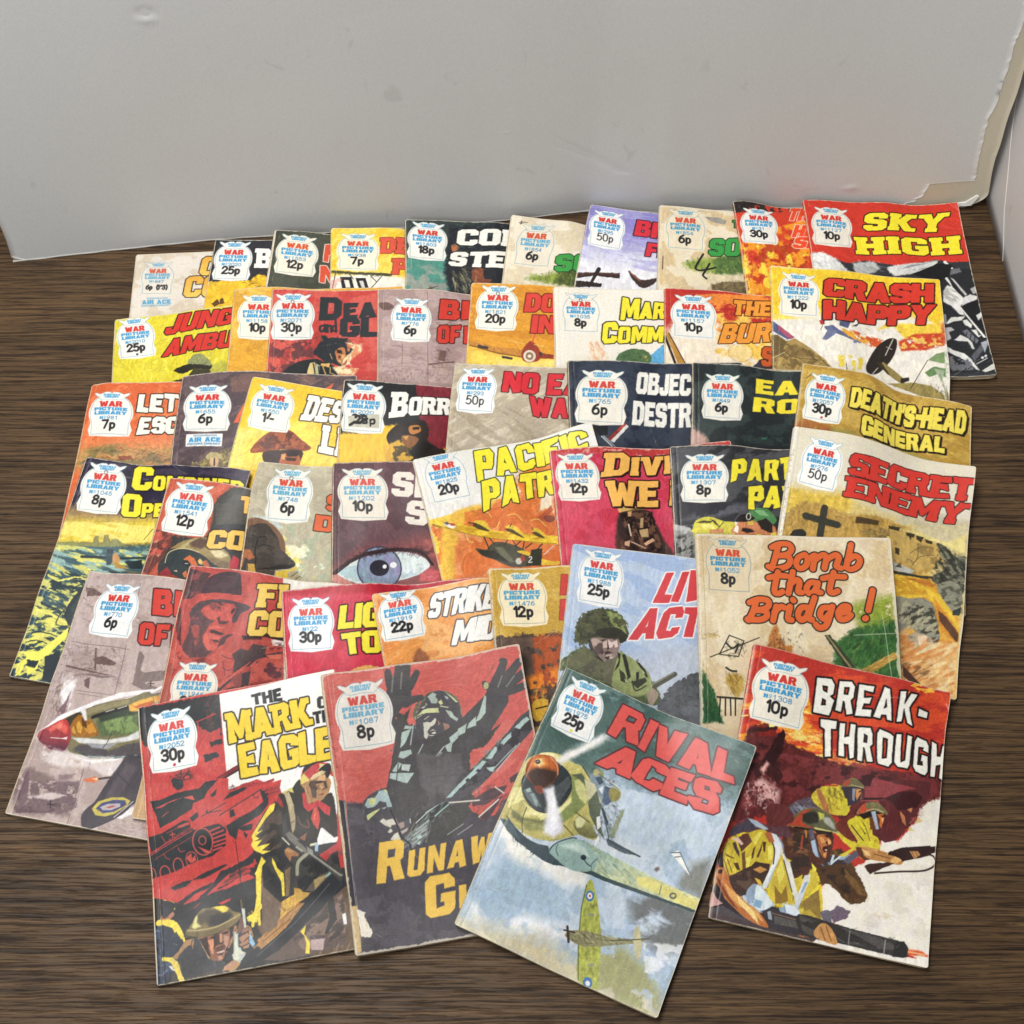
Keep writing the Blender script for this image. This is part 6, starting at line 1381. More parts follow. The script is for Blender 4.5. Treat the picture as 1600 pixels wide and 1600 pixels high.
P b83a3a s=1.5 w=1:6,-7 1355,-16 1337,96 17,36
N f0d0c0 a=.6 th=.6 sx=6 sy=4:79,1 1265,-10 1250,86 74,42
K 4a2c26 s=1 w=1:437,549 513,480 603,453 698,530 763,699 795,825 422,829
S a87a50/6a4a34/2a1a18/c89a6a n=90 l=6 w=1.3 d=60 j=40:458,516 621,452 712,562 784,789 441,805
K 6a5034 w=.6:509,514 550,459 621,452 649,500 576,532
K 352422 w=.4:430,589 458,544 532,506 606,486 688,491 701,581 740,649 755,793 614,799 510,793 462,713 426,678
N 6a4a38 th=.5 sx=3 sy=4 e=.06:449,521 700,490 745,780 523,781
N 1f1616 th=.55 sx=3 sy=4 e=.06:449,521 700,490 745,780 523,781
P d0a860 w=.2:441,487 515,455 597,458 534,494 450,516
P c89a70 w=.2:514,508 545,499 534,540 510,542
P b89868 w=.3:605,544 629,536 614,611 590,614
P c0a070 w=.3:582,632 650,614 648,677 594,682
L e0c8b0 w=1:509,599 518,678
L c8a890 w=.9:518,723 613,763
P d8a888 w=.3:466,724 508,712 496,758 463,747
P d8a888 w=.3:606,728 677,680 692,697 621,744
T Divi f=f0b65a o=2a1414 lw=.9 dx=.7 dy=.6 slab=2 sm=.8:412,53 911,25 883,200 364,238
T WE_I f=f0b65a o=2a1414 lw=.9 dx=.7 dy=.6 slab=2:380,273 934,254 894,445 371,470
B 1432 12p c=efe5d6 r=d04540:45,393 323,411 183,49
@33 2b2b2f
N 57585c a=.7 th=.52 sx=22 sy=10 d=-30:12,11 958,10 916,502 -5,696
N 8c8b86 th=.4 s=2 sx=8 sy=6 d=40:-10,628 165,582 168,887 -12,882
S c8c6c0/5a5a5c/2a2a2c n=60 l=7 w=1.1 d=50 j=30:-3,645 164,616 153,853 -2,848
K c8bc50 w=1:135,692 174,586 299,563 421,610 441,696 323,738 158,735
S 4a4a20/f0e87a/2c2c1c n=44 l=6 w=1.2 d=40 j=50:149,581 415,576 424,705 143,701
K c87a50 w=.6:427,705 490,587 602,565 713,594 739,701 590,740
S 2a1c18/f0b080/7a3a28 n=30 l=5 w=1.3 d=10 j=40:463,610 722,597 713,703 457,704
K 4a7a44 w=.7:505,608 563,511 678,481 750,563 677,615
S 2e5030/7aa868 n=18 l=7 w=1.4 d=30:524,581 678,486 742,560 669,611
P f0ece0 w=.5:426,610 468,580 466,670 416,691
P e8d83a w=.6:596,662 632,641 618,712 583,714
L 6a6a66 w=.6 k=1 a=.8:276,98 247,316 218,387
L 6a6a66 w=.6 k=1 a=.8:93,384 178,350
P 2d2d33 s=.6 w=.5:2,445 399,452 436,597 163,618 27,625
N 5c5c64 a=.9 th=.46 s=2 sx=14 sy=7 d=-25:63,580 261,476 549,459 509,523 209,595
P b8b8b4 s=.6 w=.8:5,613 117,640 137,687 70,685 4,648
N 8a8a86 s=1 th=.4 sx=4 sy=6 d=50 e=.08:-2,659 138,664 129,859 -4,843
N 2c2c2c s=1 th=.54 sx=3 sy=5 d=50 e=.06:-3,694 137,687 129,859 -4,843
K d2c94e w=.3:139,641 153,594 211,566 278,567 356,597 435,609 397,679 138,675
P 3c3a22 w=.2:152,606 209,590 277,596 265,608 197,607
P 3c3a22 w=.2:255,573 299,597 331,644 298,620
P efe67a w=.2:185,618 276,614 296,655 206,648
L 3c3a22 w=.5:356,603 308,655
P c88a60 w=.3:251,660 353,650 351,685 250,684
K c98258 w=.3:419,685 458,609 529,581 644,607 734,669
K 241f1e w=.3:441,597 484,548 555,537 588,564 540,593 481,602
K 4f8250 w=.3:545,520 606,484 676,501 732,549 729,592 670,586 577,553
P 7fb07a s=.4 w=.3:581,505 653,497 697,541 626,537
P 2a2420 w=.3:599,587 672,555 716,599 711,671 630,644
P 2a2020 w=.3:490,643 548,645 581,666 522,682 477,667
P e0c850 w=.2:527,599 575,589 573,613 538,622
P ece6da w=.2:420,667 445,621 462,638 453,685
P e8d84a w=.2:699,666 735,657 739,681 698,684
E d8d8cc t=.6:540,557 556,555 538,581
T PART f=f0e13c o=222226 lw=.5 jit=5 gap=9:453,117 923,62 898,238 432,288
T PAT f=f0e13c o=222226 lw=.5 jit=5 gap=9:566,318 927,279 890,451 542,499
B 1307 8p c=ece7da r=cf4540:73,441 381,446 252,79
@34 e0d8c2
P d8c07a s=5 w=4:7,493 370,454 675,535 982,496 1376,439 1357,1159 1325,1740 136,2026
P d9b84a s=2 w=3 n=.1:9,508 236,511 458,482 474,600 259,673 35,691
N b8b09a a=.8 th=.46 s=3 sx=14 sy=8 d=20:762,468 968,358 1376,439 1344,589 1122,603
P ccc2a4 s=.6 w=.8:804,560 1039,330 1111,329 897,556
P b5914a s=1 w=2 n=.12:25,724 121,595 246,577 478,629 664,571 1120,571 1189,783 1028,927 837,915 384,978 17,975
S 8a6a30/d8b868/6a5228 n=90 l=9 w=1.2 d=60 j=40:40,627 478,629 1121,587 1147,792 849,878 785,678 53,827
L 34342a w=5.2 wp=.2:172,695 398,717
L 34342a w=5 wp=.2:293,609 290,817
P 4a3a24 w=.6:521,626 687,606 685,644 521,678
P 4a3a24 w=.6:763,617 879,607 874,638 767,651
K 2a2c28 w=.8:87,865 109,817 163,801 196,832 172,868
S 3a3a30/8a8060/5a5240 n=50 l=6 w=1.3 d=30 j=50:550,731 781,633 820,712 643,779
L f0dc7a w=2 k=1 wp=1:772,700 854,748 803,863
S 4a4a40/2a2c28/8a8468/5c5844 n=190 l=8 w=1.7 d=55 j=40:1152,628 1342,557 1344,879 1332,1179 1235,1121 1100,931
P d9a02c s=1.5 w=2 c2=e0ac54:811,973 1084,911 1188,1022 1304,1169 1352,1763 968,1792 860,1206
S f0d05a/b8642c/f7e6a8/8a4a24/e09030 n=260 l=13 w=1.8 d=35 j=18:826,967 1085,927 1189,1037 1305,1184 1344,1722 993,1755 878,1343
L 3a3428 w=1.6 wp=.4:810,963 1113,915
L 8a8a84 w=1.2:805,895 985,931
K 8a846a w=1.5:851,1194 997,1093 1126,1129 1192,1247 1106,1328 980,1324 891,1324
S 4a4a3c/c0b890/2e2e28/9a9070 n=130 l=8 w=1.5 d=70 j=40:857,1177 1025,1093 1154,1138 1180,1264 1024,1333 889,1311
K a8a08a w=1:969,1403 1053,1340 1178,1362 1187,1438 1056,1487
P e9e4d6 w=.3 n=.03:-20,-20 30,-20 30,1770 -20,1770
S 3a3a3a n=36 l=1.6 w=.6 d=90 j=20:8,200 24,200 24,1100 8,1100
P dfcf8a s=2 w=1:771,627 1336,469 1338,698 1127,639 892,605
P cbbf98 s=.8 w=.6:936,565 1322,435 1340,518 1192,612
P c4a45c s=.5 w=.6:771,627 927,606 1105,644 1180,692 1200,764 1137,816 1006,889 912,854 819,873
N 8a7040 a=.7 th=.54 sx=6 sy=5:800,665 1173,667 1137,816 830,869
L 6a5a34 w=.5 k=1:940,768 1016,694 1096,685
L 6a5a34 w=.5 k=1:968,837 1021,770 1110,733
L 6a5a34 w=.5 k=1:992,675 999,776 959,865
P 3a3424 w=.3:763,612 853,588 845,622 772,633
P 3a3424 w=.3:898,610 969,605 959,634 942,637 938,666 924,639 906,638
P 3a3424 w=.3:975,610 1034,611 1024,634 1014,662 996,648 980,643
P 3a3424 w=.3:1040,622 1098,626 1094,653 1048,649
P 3a3424 w=.3:827,756 863,755 863,806 835,804
P b8b8b0 s=.6 w=.5:813,875 913,879 984,896 952,931 823,935
P 34342c w=.3:818,944 951,924 1088,923 1078,938 953,943 823,961
P 4a4434 w=.3:839,910 872,867 891,899
P e3bc3e s=.6 w=.8:824,973 953,949 1078,945 1149,1015 1217,1075 1315,1246 1321,1300 1202,1175 1086,1067 966,1126 851,1140
N c8902c a=.8 th=.5 sx=8 sy=4 d=20:826,972 1101,951 1217,1075 1074,1058 850,1128
P b8742c s=.6 w=.8:919,960 1078,945 1146,972 1114,992 967,976
K 45463c w=.8:1127,639 1194,650 1263,713 1339,710 1339,951 1309,995 1232,947 1145,953 1110,912 1202,802
N 86836a a=.85 th=.5 sx=3 sy=2 d=50 e=.12:1149,647 1339,710 1341,976 1123,946
N 2a2c26 a=.85 th=.54 sx=3 sy=2 d=50 e=.12:1127,639 1339,710 1341,976 1123,946
K 8b8a76 w=.6:1147,978 1230,916 1307,945 1323,1054 1286,1171 1253,1141 1195,1067
N 4a4a40 a=.8 th=.52 sx=2 sy=3 d=60 e=.12:1145,953 1317,930 1327,1151 1196,1079
P 2e3a34 w=.4:1264,1145 1320,1104 1313,1172 1266,1175
P d08a30 s=.8 w=.6:1130,1069 1223,1171 1319,1289 1325,1375 1217,1307 1165,1228
P 5a3a28 w=.6:1169,1158 1225,1194 1321,1300 1319,1366 1235,1282 1187,1235
K 8c8a78 w=.8:857,1150 966,1120 1077,1094 1147,1151 1131,1213 1197,1322 1184,1391 1107,1373 1002,1332 917,1380
N 33332b a=.85 th=.51 sx=1.8 sy=4.5 d=50 e=.1 s=.6:979,1146 1136,1153 1198,1333 1184,1391 1104,1352 949,1281 902,1363 881,1303
N b8b290 a=.8 th=.56 sx=1.8 sy=4.5 d=50 e=.1 s=.6:932,1136 1136,1153 1188,1335 1070,1338 881,1303
K b8a890 w=.6:980,1415 1007,1364 1092,1344 1162,1384 1189,1435 1128,1470 1042,1466
N 7a6a5c a=.7 th=.54 sx=2 sy=4 d=60 e=.14:976,1383 1159,1363 1179,1448 1020,1472
P e0c8a8 s=.3 w=.4:1051,1364 1115,1350 1124,1426 1071,1437
P 1e1e1c w=.3:1162,1384 1196,1356 1189,1435
P e0b070 s=1 w=1:905,1383 988,1314 984,1447 1110,1497 1193,1378 1325,1375 1323,1744 985,1727 934,1508
N f0dca8 a=.75 th=.5 sx=9 sy=2.2 d=-38 e=.2:937,1439 1327,1353 1324,1756 983,1704
N c8783a a=.7 th=.54 sx=9 sy=2.4 d=-38 e=.2:929,1386 1327,1353 1314,1758 983,1704
N 6a4428 a=.7 th=.6 sx=8 sy=2.4 d=-38 e=.12:947,1526 1216,1510 1192,1781 983,1704
P 4a3026 w=.8:970,1601 1022,1634 1103,1708 1084,1736 982,1681
T SECRET f=d23a30 o=2a1614 lw=.7 slab=4 gap=2 jit=4:430,144 1350,101 1340,266 419,328
T ENEMY f=d23a30 o=2a1614 lw=.7 slab=4 gap=2 jit=4:424,343 1335,294 1290,453 423,496
B 276 50p thin=1 c=f6f5f0:83,458 338,479 241,82
@35 a9948f
N bfaca6 a=.8 th=.46 sx=20 sy=14:-36,-37 757,-9 988,1769 11,1802
L 7e6965 w=.5:436,66 451,164
L 7e6965 w=.6:461,517 482,875
L 7e6965 w=.6:418,1355 435,1768
L 7e6965 w=.5:100,892 494,901
L 7e6965 w=.5:40,533 492,542
P 6a5552 w=1:21,127 88,130 170,168 46,199
S 6a5350/8a7470 n=60 l=9 w=1.3 d=10 j=20:-1,62 809,165 840,404 73,383
S 6a5350/8a7470/7a6460 n=150 l=6 w=1.1 d=15 j=40:15,553 461,547 514,819 61,821
L 66504c w=1.6 w2=.8:71,714 441,744
L 66504c w=1.4:240,562 283,709
P 6a5552 w=.6:240,634 316,610 425,644 402,671 269,671
K 7c6b68 w=.6:580,759 565,622 565,544 609,573 617,675 781,644 791,707 663,748 772,773 713,807 561,771
L 4a3a3a w=.8:701,731 713,768
L 4a3a3a w=.8:688,752 728,745
L f0ebe8 w=1.6 k=1:568,888 703,825 797,753
S ece6e3/d8ceca n=60 l=14 w=2.2 d=95 j=14:69,820 137,808 204,1060 111,1072
S 6a5350 n=40 l=12 w=1.6 d=100 j=18:36,888 116,843 157,1066 76,1063
K 4f5a48 w=.4 c2=3a3c3e n=.14:173,1066 283,998 426,935 652,860 831,786 852,853 746,911 793,1201 645,1273 435,1291 283,1251 232,1146
P e8a23c s=.8 w=1.2:596,952 663,894 831,786 847,838 689,929 623,967
S f7e0a0/c0642c n=24 l=6 w=1.6 d=-20:603,951 796,824 807,861 637,960
K c2363a w=.3 c2=862430:29,1229 65,1145 150,1070 215,1103 254,1173 260,1239 222,1299 127,1293
P d9cec9 s=1 w=1:290,1272 435,1291 679,1261 627,1407 551,1406 454,1348 295,1332
P 37313a w=.4 n=.1:674,1257 753,1222 848,1234 903,1462 829,1557 682,1657 569,1765 536,1764 520,1731 561,1613 613,1410
L b8b8c0 w=.8:723,1669 917,1504
P e9e3e0 s=.6 w=.8:571,1770 684,1664 924,1525 958,1629 762,1628 644,1723 642,1759
S 7a6662 n=30 l=4 w=1:665,1697 958,1629 989,1725 717,1760
N 7a6562 th=.46 s=2 sx=10 sy=8:-27,1542 56,1436 375,1514 430,1711 55,1757
S 5f4c4a/8a7672/cabab6 n=120 l=8 w=1.4 d=8 j=30:-7,1554 370,1500 439,1694 69,1755
P d06a34 s=.4:439,1457 511,1425 539,1439 510,1465
S 5f4c4a/8a7672/c8b8b2 n=60 l=6 w=1 d=8 j=30:15,553 430,551 474,794 66,788
N b8a7a2 a=.8 th=.45 sx=10 sy=8:5,795 435,733 463,958 176,1071 31,983
L 8a7470 w=.5:137,876 482,875
L 8a7470 w=.5:482,875 472,703
L 8a7470 w=.4:173,1060 170,905
P 7d6a68 w=.5 s=.4:136,772 247,745 345,746 449,742 353,768 240,758
P 6a5654 w=.4:229,795 267,767 287,857 250,838
P efeae8 s=1.2 w=1.2:91,917 103,847 171,802 179,859 173,950 141,998
P 7a5f66 s=.5 w=.6:142,965 163,884 165,962 165,1072 113,1024
P f0eceb s=.4 w=.3:31,1185 146,1052 321,955 519,846 739,784 746,806 551,875 371,961 231,1053 159,1090
K 77704e w=.2:161,1095 247,1029 412,944 596,873 753,828 875,1270 728,1263 557,1293 390,1301 273,1288 249,1182
P 8f8560 s=.5:249,1034 414,949 598,878 597,912 426,986 281,1058
P 3c3328 s=.5 w=.3:170,1088 247,1029 325,1005 298,1035 241,1085 235,1140 220,1131
P 55663f s=1 w=.8:414,1063 621,953 773,893 824,1070 623,1124 473,1158
N 7c9458 a=.9 th=.45 sx=8 sy=6 d=20:458,1057 689,953 727,1086 514,1142
P 2e3a2c s=.8 w=.6:390,1024 572,940 766,871 786,936 591,1002 450,1068
K 9a6426 w=.2:235,1140 241,1085 274,1037 328,1053 380,1068 443,1132 439,1159 343,1184 260,1180
P d09a3c w=.2:246,1138 257,1115 290,1165 268,1168
P d09a3c w=.2:271,1103 287,1079 323,1118 324,1160 298,1153
P c88a34 w=.2:337,1126 383,1078 432,1134 380,1152
P 5a3618 w=.2:298,1056 331,1063 360,1123 320,1107
P e4e0da s=.6 w=.3:270,1005 306,985 344,1067 328,1074
L 211f1e w=2.4:378,1042 454,1003
L 211f1e w=2.6:465,1002 524,970
L 211f1e w=2.6:540,967 609,933
L d8d4cc w=.5:462,993 512,967
L d8d4cc w=.5:538,959 592,930
P e8b050 s=.6 w=.6:601,923 666,878 754,833 780,914 689,953 625,964
P c0602c s=.5 w=.5:636,928 763,860 773,893 685,937
P dcdcd8 s=.5 w=.3:270,1195 388,1182 522,1172 647,1130 724,1076 819,1050 829,1090 655,1160 487,1209 332,1224
P 4a4448 s=.8 w=.5:335,1234 490,1219 542,1242 660,1180 834,1110 864,1229 661,1264 511,1290 387,1290 302,1272
P 9a9aa0 s=.6 w=.4:386,1215 530,1202 612,1167 539,1232 428,1240
P 2c3438 s=.5 w=.3:305,1283 421,1290 575,1279 723,1248 848,1211 869,1249 685,1271 451,1314
L 8ab0b8 w=.5 k=1:424,1300 576,1281 743,1237
L 3a3638 w=.5 k=1:534,1128 525,1182 504,1227
K c43c3c w=.15 c2=5c2034:36,1224 86,1147 168,1081 219,1109 254,1170 263,1224 250,1287 211,1305 123,1282 54,1249
P d85a50 s=.8 w=.4:80,1164 159,1090 220,1131 223,1175 146,1153 110,1182
P e87868 s=.5 w=.3:107,1143 153,1107 187,1136 157,1152
P f0e0dc w=.2:201,1212 236,1195 237,1217
P 4a1c30 s=.5 w=.2:49,1250 119,1271 216,1287 244,1271 223,1306 138,1290
L f4e8e4 w=.5:123,1219 213,1212
N d8ccc8 s=1.5 th=.3 sx=8 sy=8:77,1279 254,1297 394,1311 661,1264 616,1404 472,1375 384,1380 257,1403 115,1384
P f0ecea s=.5 w=.3:316,1314 433,1326 662,1269 603,1296 461,1343
P 8a7072 s=.6 w=.6:265,1457 379,1430 340,1476 279,1493
P 6a5058 s=.6 w=.6:50,1660 36,1443 67,1482 108,1606 104,1716
P 5f4a50 s=.5 w=.7:43,1716 222,1673 339,1629 368,1678 302,1712 157,1738 74,1753
N 6f5a5e th=.45 sx=6 sy=4:106,1541 417,1473 457,1651 368,1710 63,1723
S 5f4a50/4a3840 n=40 l=4 w=1 d=60 j=40:200,1524 420,1483 437,1655 294,1659
P cbbcb8 s=.6 w=.6:130,1635 254,1580 366,1581 273,1631
L 2e2428 w=.8:261,1660 302,1656
L 2e2428 w=.8:271,1633 288,1678
L 9a8884 w=.4:441,1480 449,1781
L 9a8884 w=.4:447,1335 452,1478
P d8683a s=.4 w=.3:436,1464 492,1432 541,1428 534,1457 481,1467
P f0c088 s=.3 w=.2:494,1439 535,1429 531,1450
L 3a3236 w=1.4:542,1434 639,1405
K 3a333a w=.15:513,1716 523,1650 582,1563 633,1389 687,1239 800,1283 819,1411 821,1552 765,1648 662,1731 577,1773
P 4c434a s=1 w=.6:630,1511 694,1301 775,1309 721,1516 644,1617
L 28232a w=.5:651,1375 790,1460
P bfae4c w=.1:563,1637 589,1584 663,1543 746,1525 800,1540 786,1580 720,1646 663,1672 598,1674
P 39406e w=.1:589,1632 613,1590 689,1554 763,1543 783,1570 715,1631 646,1654
P b4a8ac w=.1:613,1617 656,1588 738,1569 745,1590 691,1624 639,1634
P a8504c w=.1:653,1610 691,1592 719,1592 677,1616
L d8d4d8 w=.5:727,1666 818,1542
P ece8e8 s=.4 w=.4:750,1667 831,1583 834,1625 782,1667
T BI f=cf3a2e o=2a1614 lw=.9 jit=3 gap=16:558,104 768,90 809,267 596,286
T OF f=cf3a2e o=2a1614 lw=.9 jit=3 gap=12:525,352 738,339 749,485 545,497
T I f=cf3a2e o=2a1614 lw=.9:761,342 823,335 845,476 783,483
B 770 6p c=f1f0ee:150,457 459,468 303,88
@36 b7403a
N cf5e54 a=.5 th=.52 sx=12 sy=14:-23,22 683,-48 826,857 9,979
P ece6dc w=.4:680,-3 1195,-8 1214,100 753,208 739,275
P ece6dc w=.8:690,460 782,448 790,494 706,497
P ece6dc w=.4:739,275 764,268 841,702 815,706
K 43262a w=1 s=.5:69,330 37,152 93,65 252,27 381,47 446,215 345,214 193,238
K a93e38 w=.6:74,326 193,241 347,222 508,281 482,336 373,301 209,304 110,358
K 5a2426 w=1.2:18,316 99,343 128,435 210,519 317,627 228,693 64,576 17,446
S 8a2c2a/2a171a/c9544a/5a1f20 n=300 l=9 w=1.8 d=-25 j=45:29,638 251,647 418,543 768,451 814,721 409,906 323,698 120,702 26,856
P 24181b w=1:457,842 752,529 770,554 508,871
P 2e1a1c w=1.5:499,488 607,436 663,510 541,555
L 24181b w=1.6:610,451 767,444
P a94a3c s=1 w=1.5:9,979 11,711 45,723 68,1033
P c9a070 w=1:-9,1771 -27,1481 32,1474 113,1784
P b3453f w=.3 n=.08:10,263 5,24 459,26 495,299 516,417 490,490 434,576 275,656 104,689
P 4a3236 w=.5 n=.1:20,262 10,135 9,23 115,44 174,49 138,132 147,206 111,214 75,257
N 8c4246 a=.8 th=.5 sx=4 sy=6:20,262 17,33 108,55 137,202
K 3b2a32 w=.25:149,206 139,137 167,80 220,45 291,23 376,28 404,86 429,198 350,192 238,193
N 4a3038 a=.7 th=.5 sx=3 sy=10 d=20:155,201 173,84 379,38 418,184
P bf4a42 w=.25:148,211 238,193 351,194 426,195 511,268 447,249 342,236 251,246 172,267 131,295 144,250
P 45343a w=.3:93,370 100,322 144,270 214,249 296,236 390,241 395,264 321,263 238,271 181,305 164,353 156,438 117,414
K 433238 w=.25:377,247 438,250 511,268 503,294 456,329 441,387 416,399 402,377 413,320 409,282
P 55383c w=.4 n=.12:108,396 164,334 223,385 286,398 251,429 239,476 219,518 251,581 322,613 278,652 202,663 128,669 86,596 114,505
N a84a44 a=.9 th=.5 sx=3 sy=7 d=80:104,397 163,391 206,541 178,588
P c4534a w=.25:183,314 223,306 263,335 313,330 296,360 290,393 248,392 202,355
P c4534a w=.2:325,281 368,267 409,385 386,388 348,340
P 4c2c30 w=.2:296,378 315,362 323,394 387,392 365,418 319,418
P 3a262a w=.15:264,259 292,261 325,281 298,284
P 7a3a3a w=.2:208,283 258,274 305,298 317,329 270,306 257,331
P 302026 w=.12:281,295 300,293 298,308
P 302026 w=.12:394,298 406,292 410,310 394,340 381,323
P cc5a50 w=.25:239,458 293,430 360,437 335,449 281,458
P 3a2428 w=.15:265,469 291,462 345,475 374,481 349,497 306,488 273,486
P cf5c50 w=.25:225,500 264,487 328,503 358,514 333,529 278,530 277,552 337,573 334,603 274,605 232,556
P 4a2e32 w=.2:282,530 333,529 355,545 318,548
P 4a2e32 w=.25:349,519 397,483 442,478 395,514 384,555 359,566 339,607
P b34a42 s=.6 w=.5 n=.1:345,576 499,510 696,463 692,536 786,535 813,689 400,868 353,709 274,693 274,646
P 4a3a3c w=.5:453,613 509,565 559,571 581,519 674,518 667,567 612,606 519,711 473,727 477,656
P 42343a w=.4:381,854 475,734 570,639 624,587 784,520 772,546 644,613 534,708 456,814 401,872
P c8584c w=.4:384,830 434,786 518,704 592,630 536,716 452,792 404,844
P c0544a w=.5:589,658 628,610 685,585 751,607 801,620 796,685 694,733 652,713 596,789 600,726
N 5a3038 th=.52 sx=4 sy=6 d=60 e=.06:584,628 789,598 797,692 611,786
P 42343a w=.5:538,731 595,696 597,797 551,807
P 8a4440 w=.5:481,772 536,716 553,814 508,830
P c0544a w=.4:267,655 383,596 451,605 461,658 364,677
P bb5048 w=.4:374,683 477,656 476,742 418,788 374,777
L 5a3038 w=.5 k=1:380,628 442,645 465,634
L 5a3038 w=.5 k=1:394,705 440,723 470,712
L 5a3038 w=.5 k=1:396,666 429,756
P c0544a w=.4:71,609 158,664 154,688 95,646
P c0544a w=.4:-1,639 28,613 89,702 52,736 8,685
P d86a58 w=.3:675,572 771,539 776,569 701,589
T FI f=f0c85a o=2a1812 lw=.9 slab=4:539,88 726,45 755,220 549,265
T CO f=f0c85a o=2a1812 lw=.9 gap=6:523,297 771,242 791,418 529,477
B 1946 25p c=f4ead8:80,1050 372,1035 226,696
@37 c42b42
N d84a60 a=.5 th=.52 sx=14 sy=12:20,6 1454,24 1386,710 -9,598
P b01f30 w=1 s=1.5:6,4 1208,-1 1204,52 644,77 20,44
K e8b060 w=.8:419,636 471,583 555,566 635,585 643,652
S f7e0b0/a86a34 n=20 l=6 w=1.4 d=-20:434,623 554,574 621,586 617,639
T LIG f=f0e23c o=2a1414 lw=1 gap=7:397,154 680,130 659,310 370,313
T TO f=f0e23c o=2a1414 lw=1 gap=7:389,348 666,332 649,483 405,490
B 22 30p c=eef0f0:45,426 324,445 197,75
@38 e49850
N eeb878 a=.7 th=.48 sx=16 sy=12 d=-20:16,13 860,-19 739,635 -16,509
N cf7a3c a=.5 th=.56 sx=12 sy=8:27,30 842,-4 728,619 -13,496
K 9a6040 s=.8 w=1:209,445 254,415 304,486 270,550 191,525
T STRIKE f=f0eee8 o=44464e lw=.8 gap=3 it=.1 jit=3:400,51 852,52 794,232 340,220
T MID f=f0eee8 o=44464e lw=.8 gap=5 it=.1 jit=3:522,272 822,270 774,433 465,428
B 1919 22p pen=1 c=eeece6 r=d9564a:29,342 302,327 180,3
@39 be973d
N cfae58 a=.6 th=.5 sx=14 sy=12:16,-25 599,-27 491,507 -3,513
P 4a3c34 w=3 s=.8 n=.15:-17,537 24,489 111,505 202,474 314,498 405,475 504,495 468,845 267,1113 -65,1098
N 6a5448 a=.7 th=.5 sx=8 sy=10:-3,513 478,506 421,816 241,869 12,639
N a8502c th=.45 s=2 sx=9 sy=8:251,494 479,500 445,830 255,845
N e0802c th=.47 s=2 sx=6 sy=8:199,781 458,706 430,978 219,967
S f0c04a/d8602c n=30 l=6 w=1.4 d=-70 j=25:228,869 330,848 320,947 221,942
K d8a83a w=.8:227,949 322,934 310,1055 222,1064
L 3a2a18 w=1:241,992 317,977
T H f=c8443c o=7a2a24 lw=.4:511,71 614,73 591,221 486,218
T H f=c8443c o=7a2a24 lw=.4:485,256 581,256 558,402 461,395
B 1476 12p c=efe0bc r=cf4a38 b=4f9cc0 l=8a9a8a:68,423 370,421 223,36
@40 9db3d6
N b9c8de a=.8 th=.46 sx=30 sy=8 d=15:0,-2 954,9 1030,1151 0,980
P b4bdcc s=6 w=4:369,771 993,611 1030,1151 649,1080
K 4a4f34 w=2.2:77,701 90,587 158,504 276,466 389,500 450,608 417,675 284,677 187,724 113,748
S 2e3424/6a7444/8a9060/3a4030 n=120 l=6 w=1.5 d=30 j=60:94,685 96,580 165,510 290,473 396,512 438,617 283,670 162,728
P 2a2822 w=.8:166,708 281,651 420,633 412,680 285,689 202,748
K a38e88 w=.7:188,737 284,677 389,690 397,730 373,815 299,835 234,814
L 2a2624 w=1.2 k=1:188,737 219,797 273,833
K 4d593b w=1.2:-10,944 35,843 141,767 212,786 262,848 374,822 407,764 499,797 607,886 711,1072 395,1048 59,947
S 2a2f24/6e7a54/8a946a/39432c n=190 l=9 w=2 d=65 j=35:7,929 47,841 141,776 250,850 395,779 500,806 608,893 684,1051 393,1029
P 25271f w=1:234,821 299,842 374,828 367,887 279,890
L 45473c w=4 w2=3.4:597,989 786,856
L 7a7a68 w=1:602,969 777,846
K 9a8a78 w=.8:604,994 646,970 686,1002 656,1079 623,1059
K 44464a w=2.2 c2=5f6268:690,1111 718,1011 773,928 856,873 954,830 1007,1179 781,1159
S 2e3032/6a6c68 n=60 l=5 w=1.3 d=60 j=50:719,1023 857,883 943,858 958,1055 738,1093
N 6a6e74 a=.8 th=.45 sx=12 sy=5 s=2:689,1099 968,1017 982,1183 735,1189
K 46482f w=.8:93,710 93,665 107,589 145,524 211,478 291,474 359,485 414,545 444,636 425,675 396,693 284,682 197,696 149,739 104,731
N 2c3022 a=.9 th=.5 sx=3 sy=3:94,637 154,528 229,479 303,504 330,601 222,683 120,716
N 8a9a58 a=.9 th=.5 sx=3 sy=4:283,485 364,484 424,557 439,627 373,593 307,550
S 5f6840/2a2e20/7a7c4c n=70 l=3.5 w=.9 d=-40 j=60:105,699 107,589 212,482 291,478 384,518 420,613 264,658
P 2a2a22 w=.5:212,666 242,616 338,590 391,595 439,627 438,664 400,693 379,656 284,677
L 8a9458 w=.7 k=1:346,580 400,593 429,616
K 87736d w=.25:194,705 222,683 306,678 381,669 390,726 382,777 359,817 299,836 262,821 219,787
P b09a90 w=.3:197,700 223,687 268,703 237,744 210,739
P 5a4a46 w=.3:252,715 287,717 279,764 260,799 233,790 221,756
P dcc4bc w=.2:311,682 339,699 372,675 385,718 368,730 353,706 342,734 320,738
P c8b0a8 w=.2:278,710 307,687 312,740 281,746
P 2e2424 w=.2:306,682 319,721 326,746 313,758 310,722
P 3a2e2c w=.2:254,696 301,679 277,701
P 3a2e2c w=.2:327,670 380,660 355,678
P 4a3836 w=.2:263,780 278,755 293,775 277,796
P 3a2c2c w=.15:293,775 318,761 354,768 329,777 303,791
P b8a49c w=.15:308,790 356,781 339,798 313,803
P 332a2a w=.2:296,810 335,794 325,827
P c0aca4 w=.15:331,804 361,794 350,818
L 2a2a26 w=.9 k=1:195,723 218,774 252,809 290,838
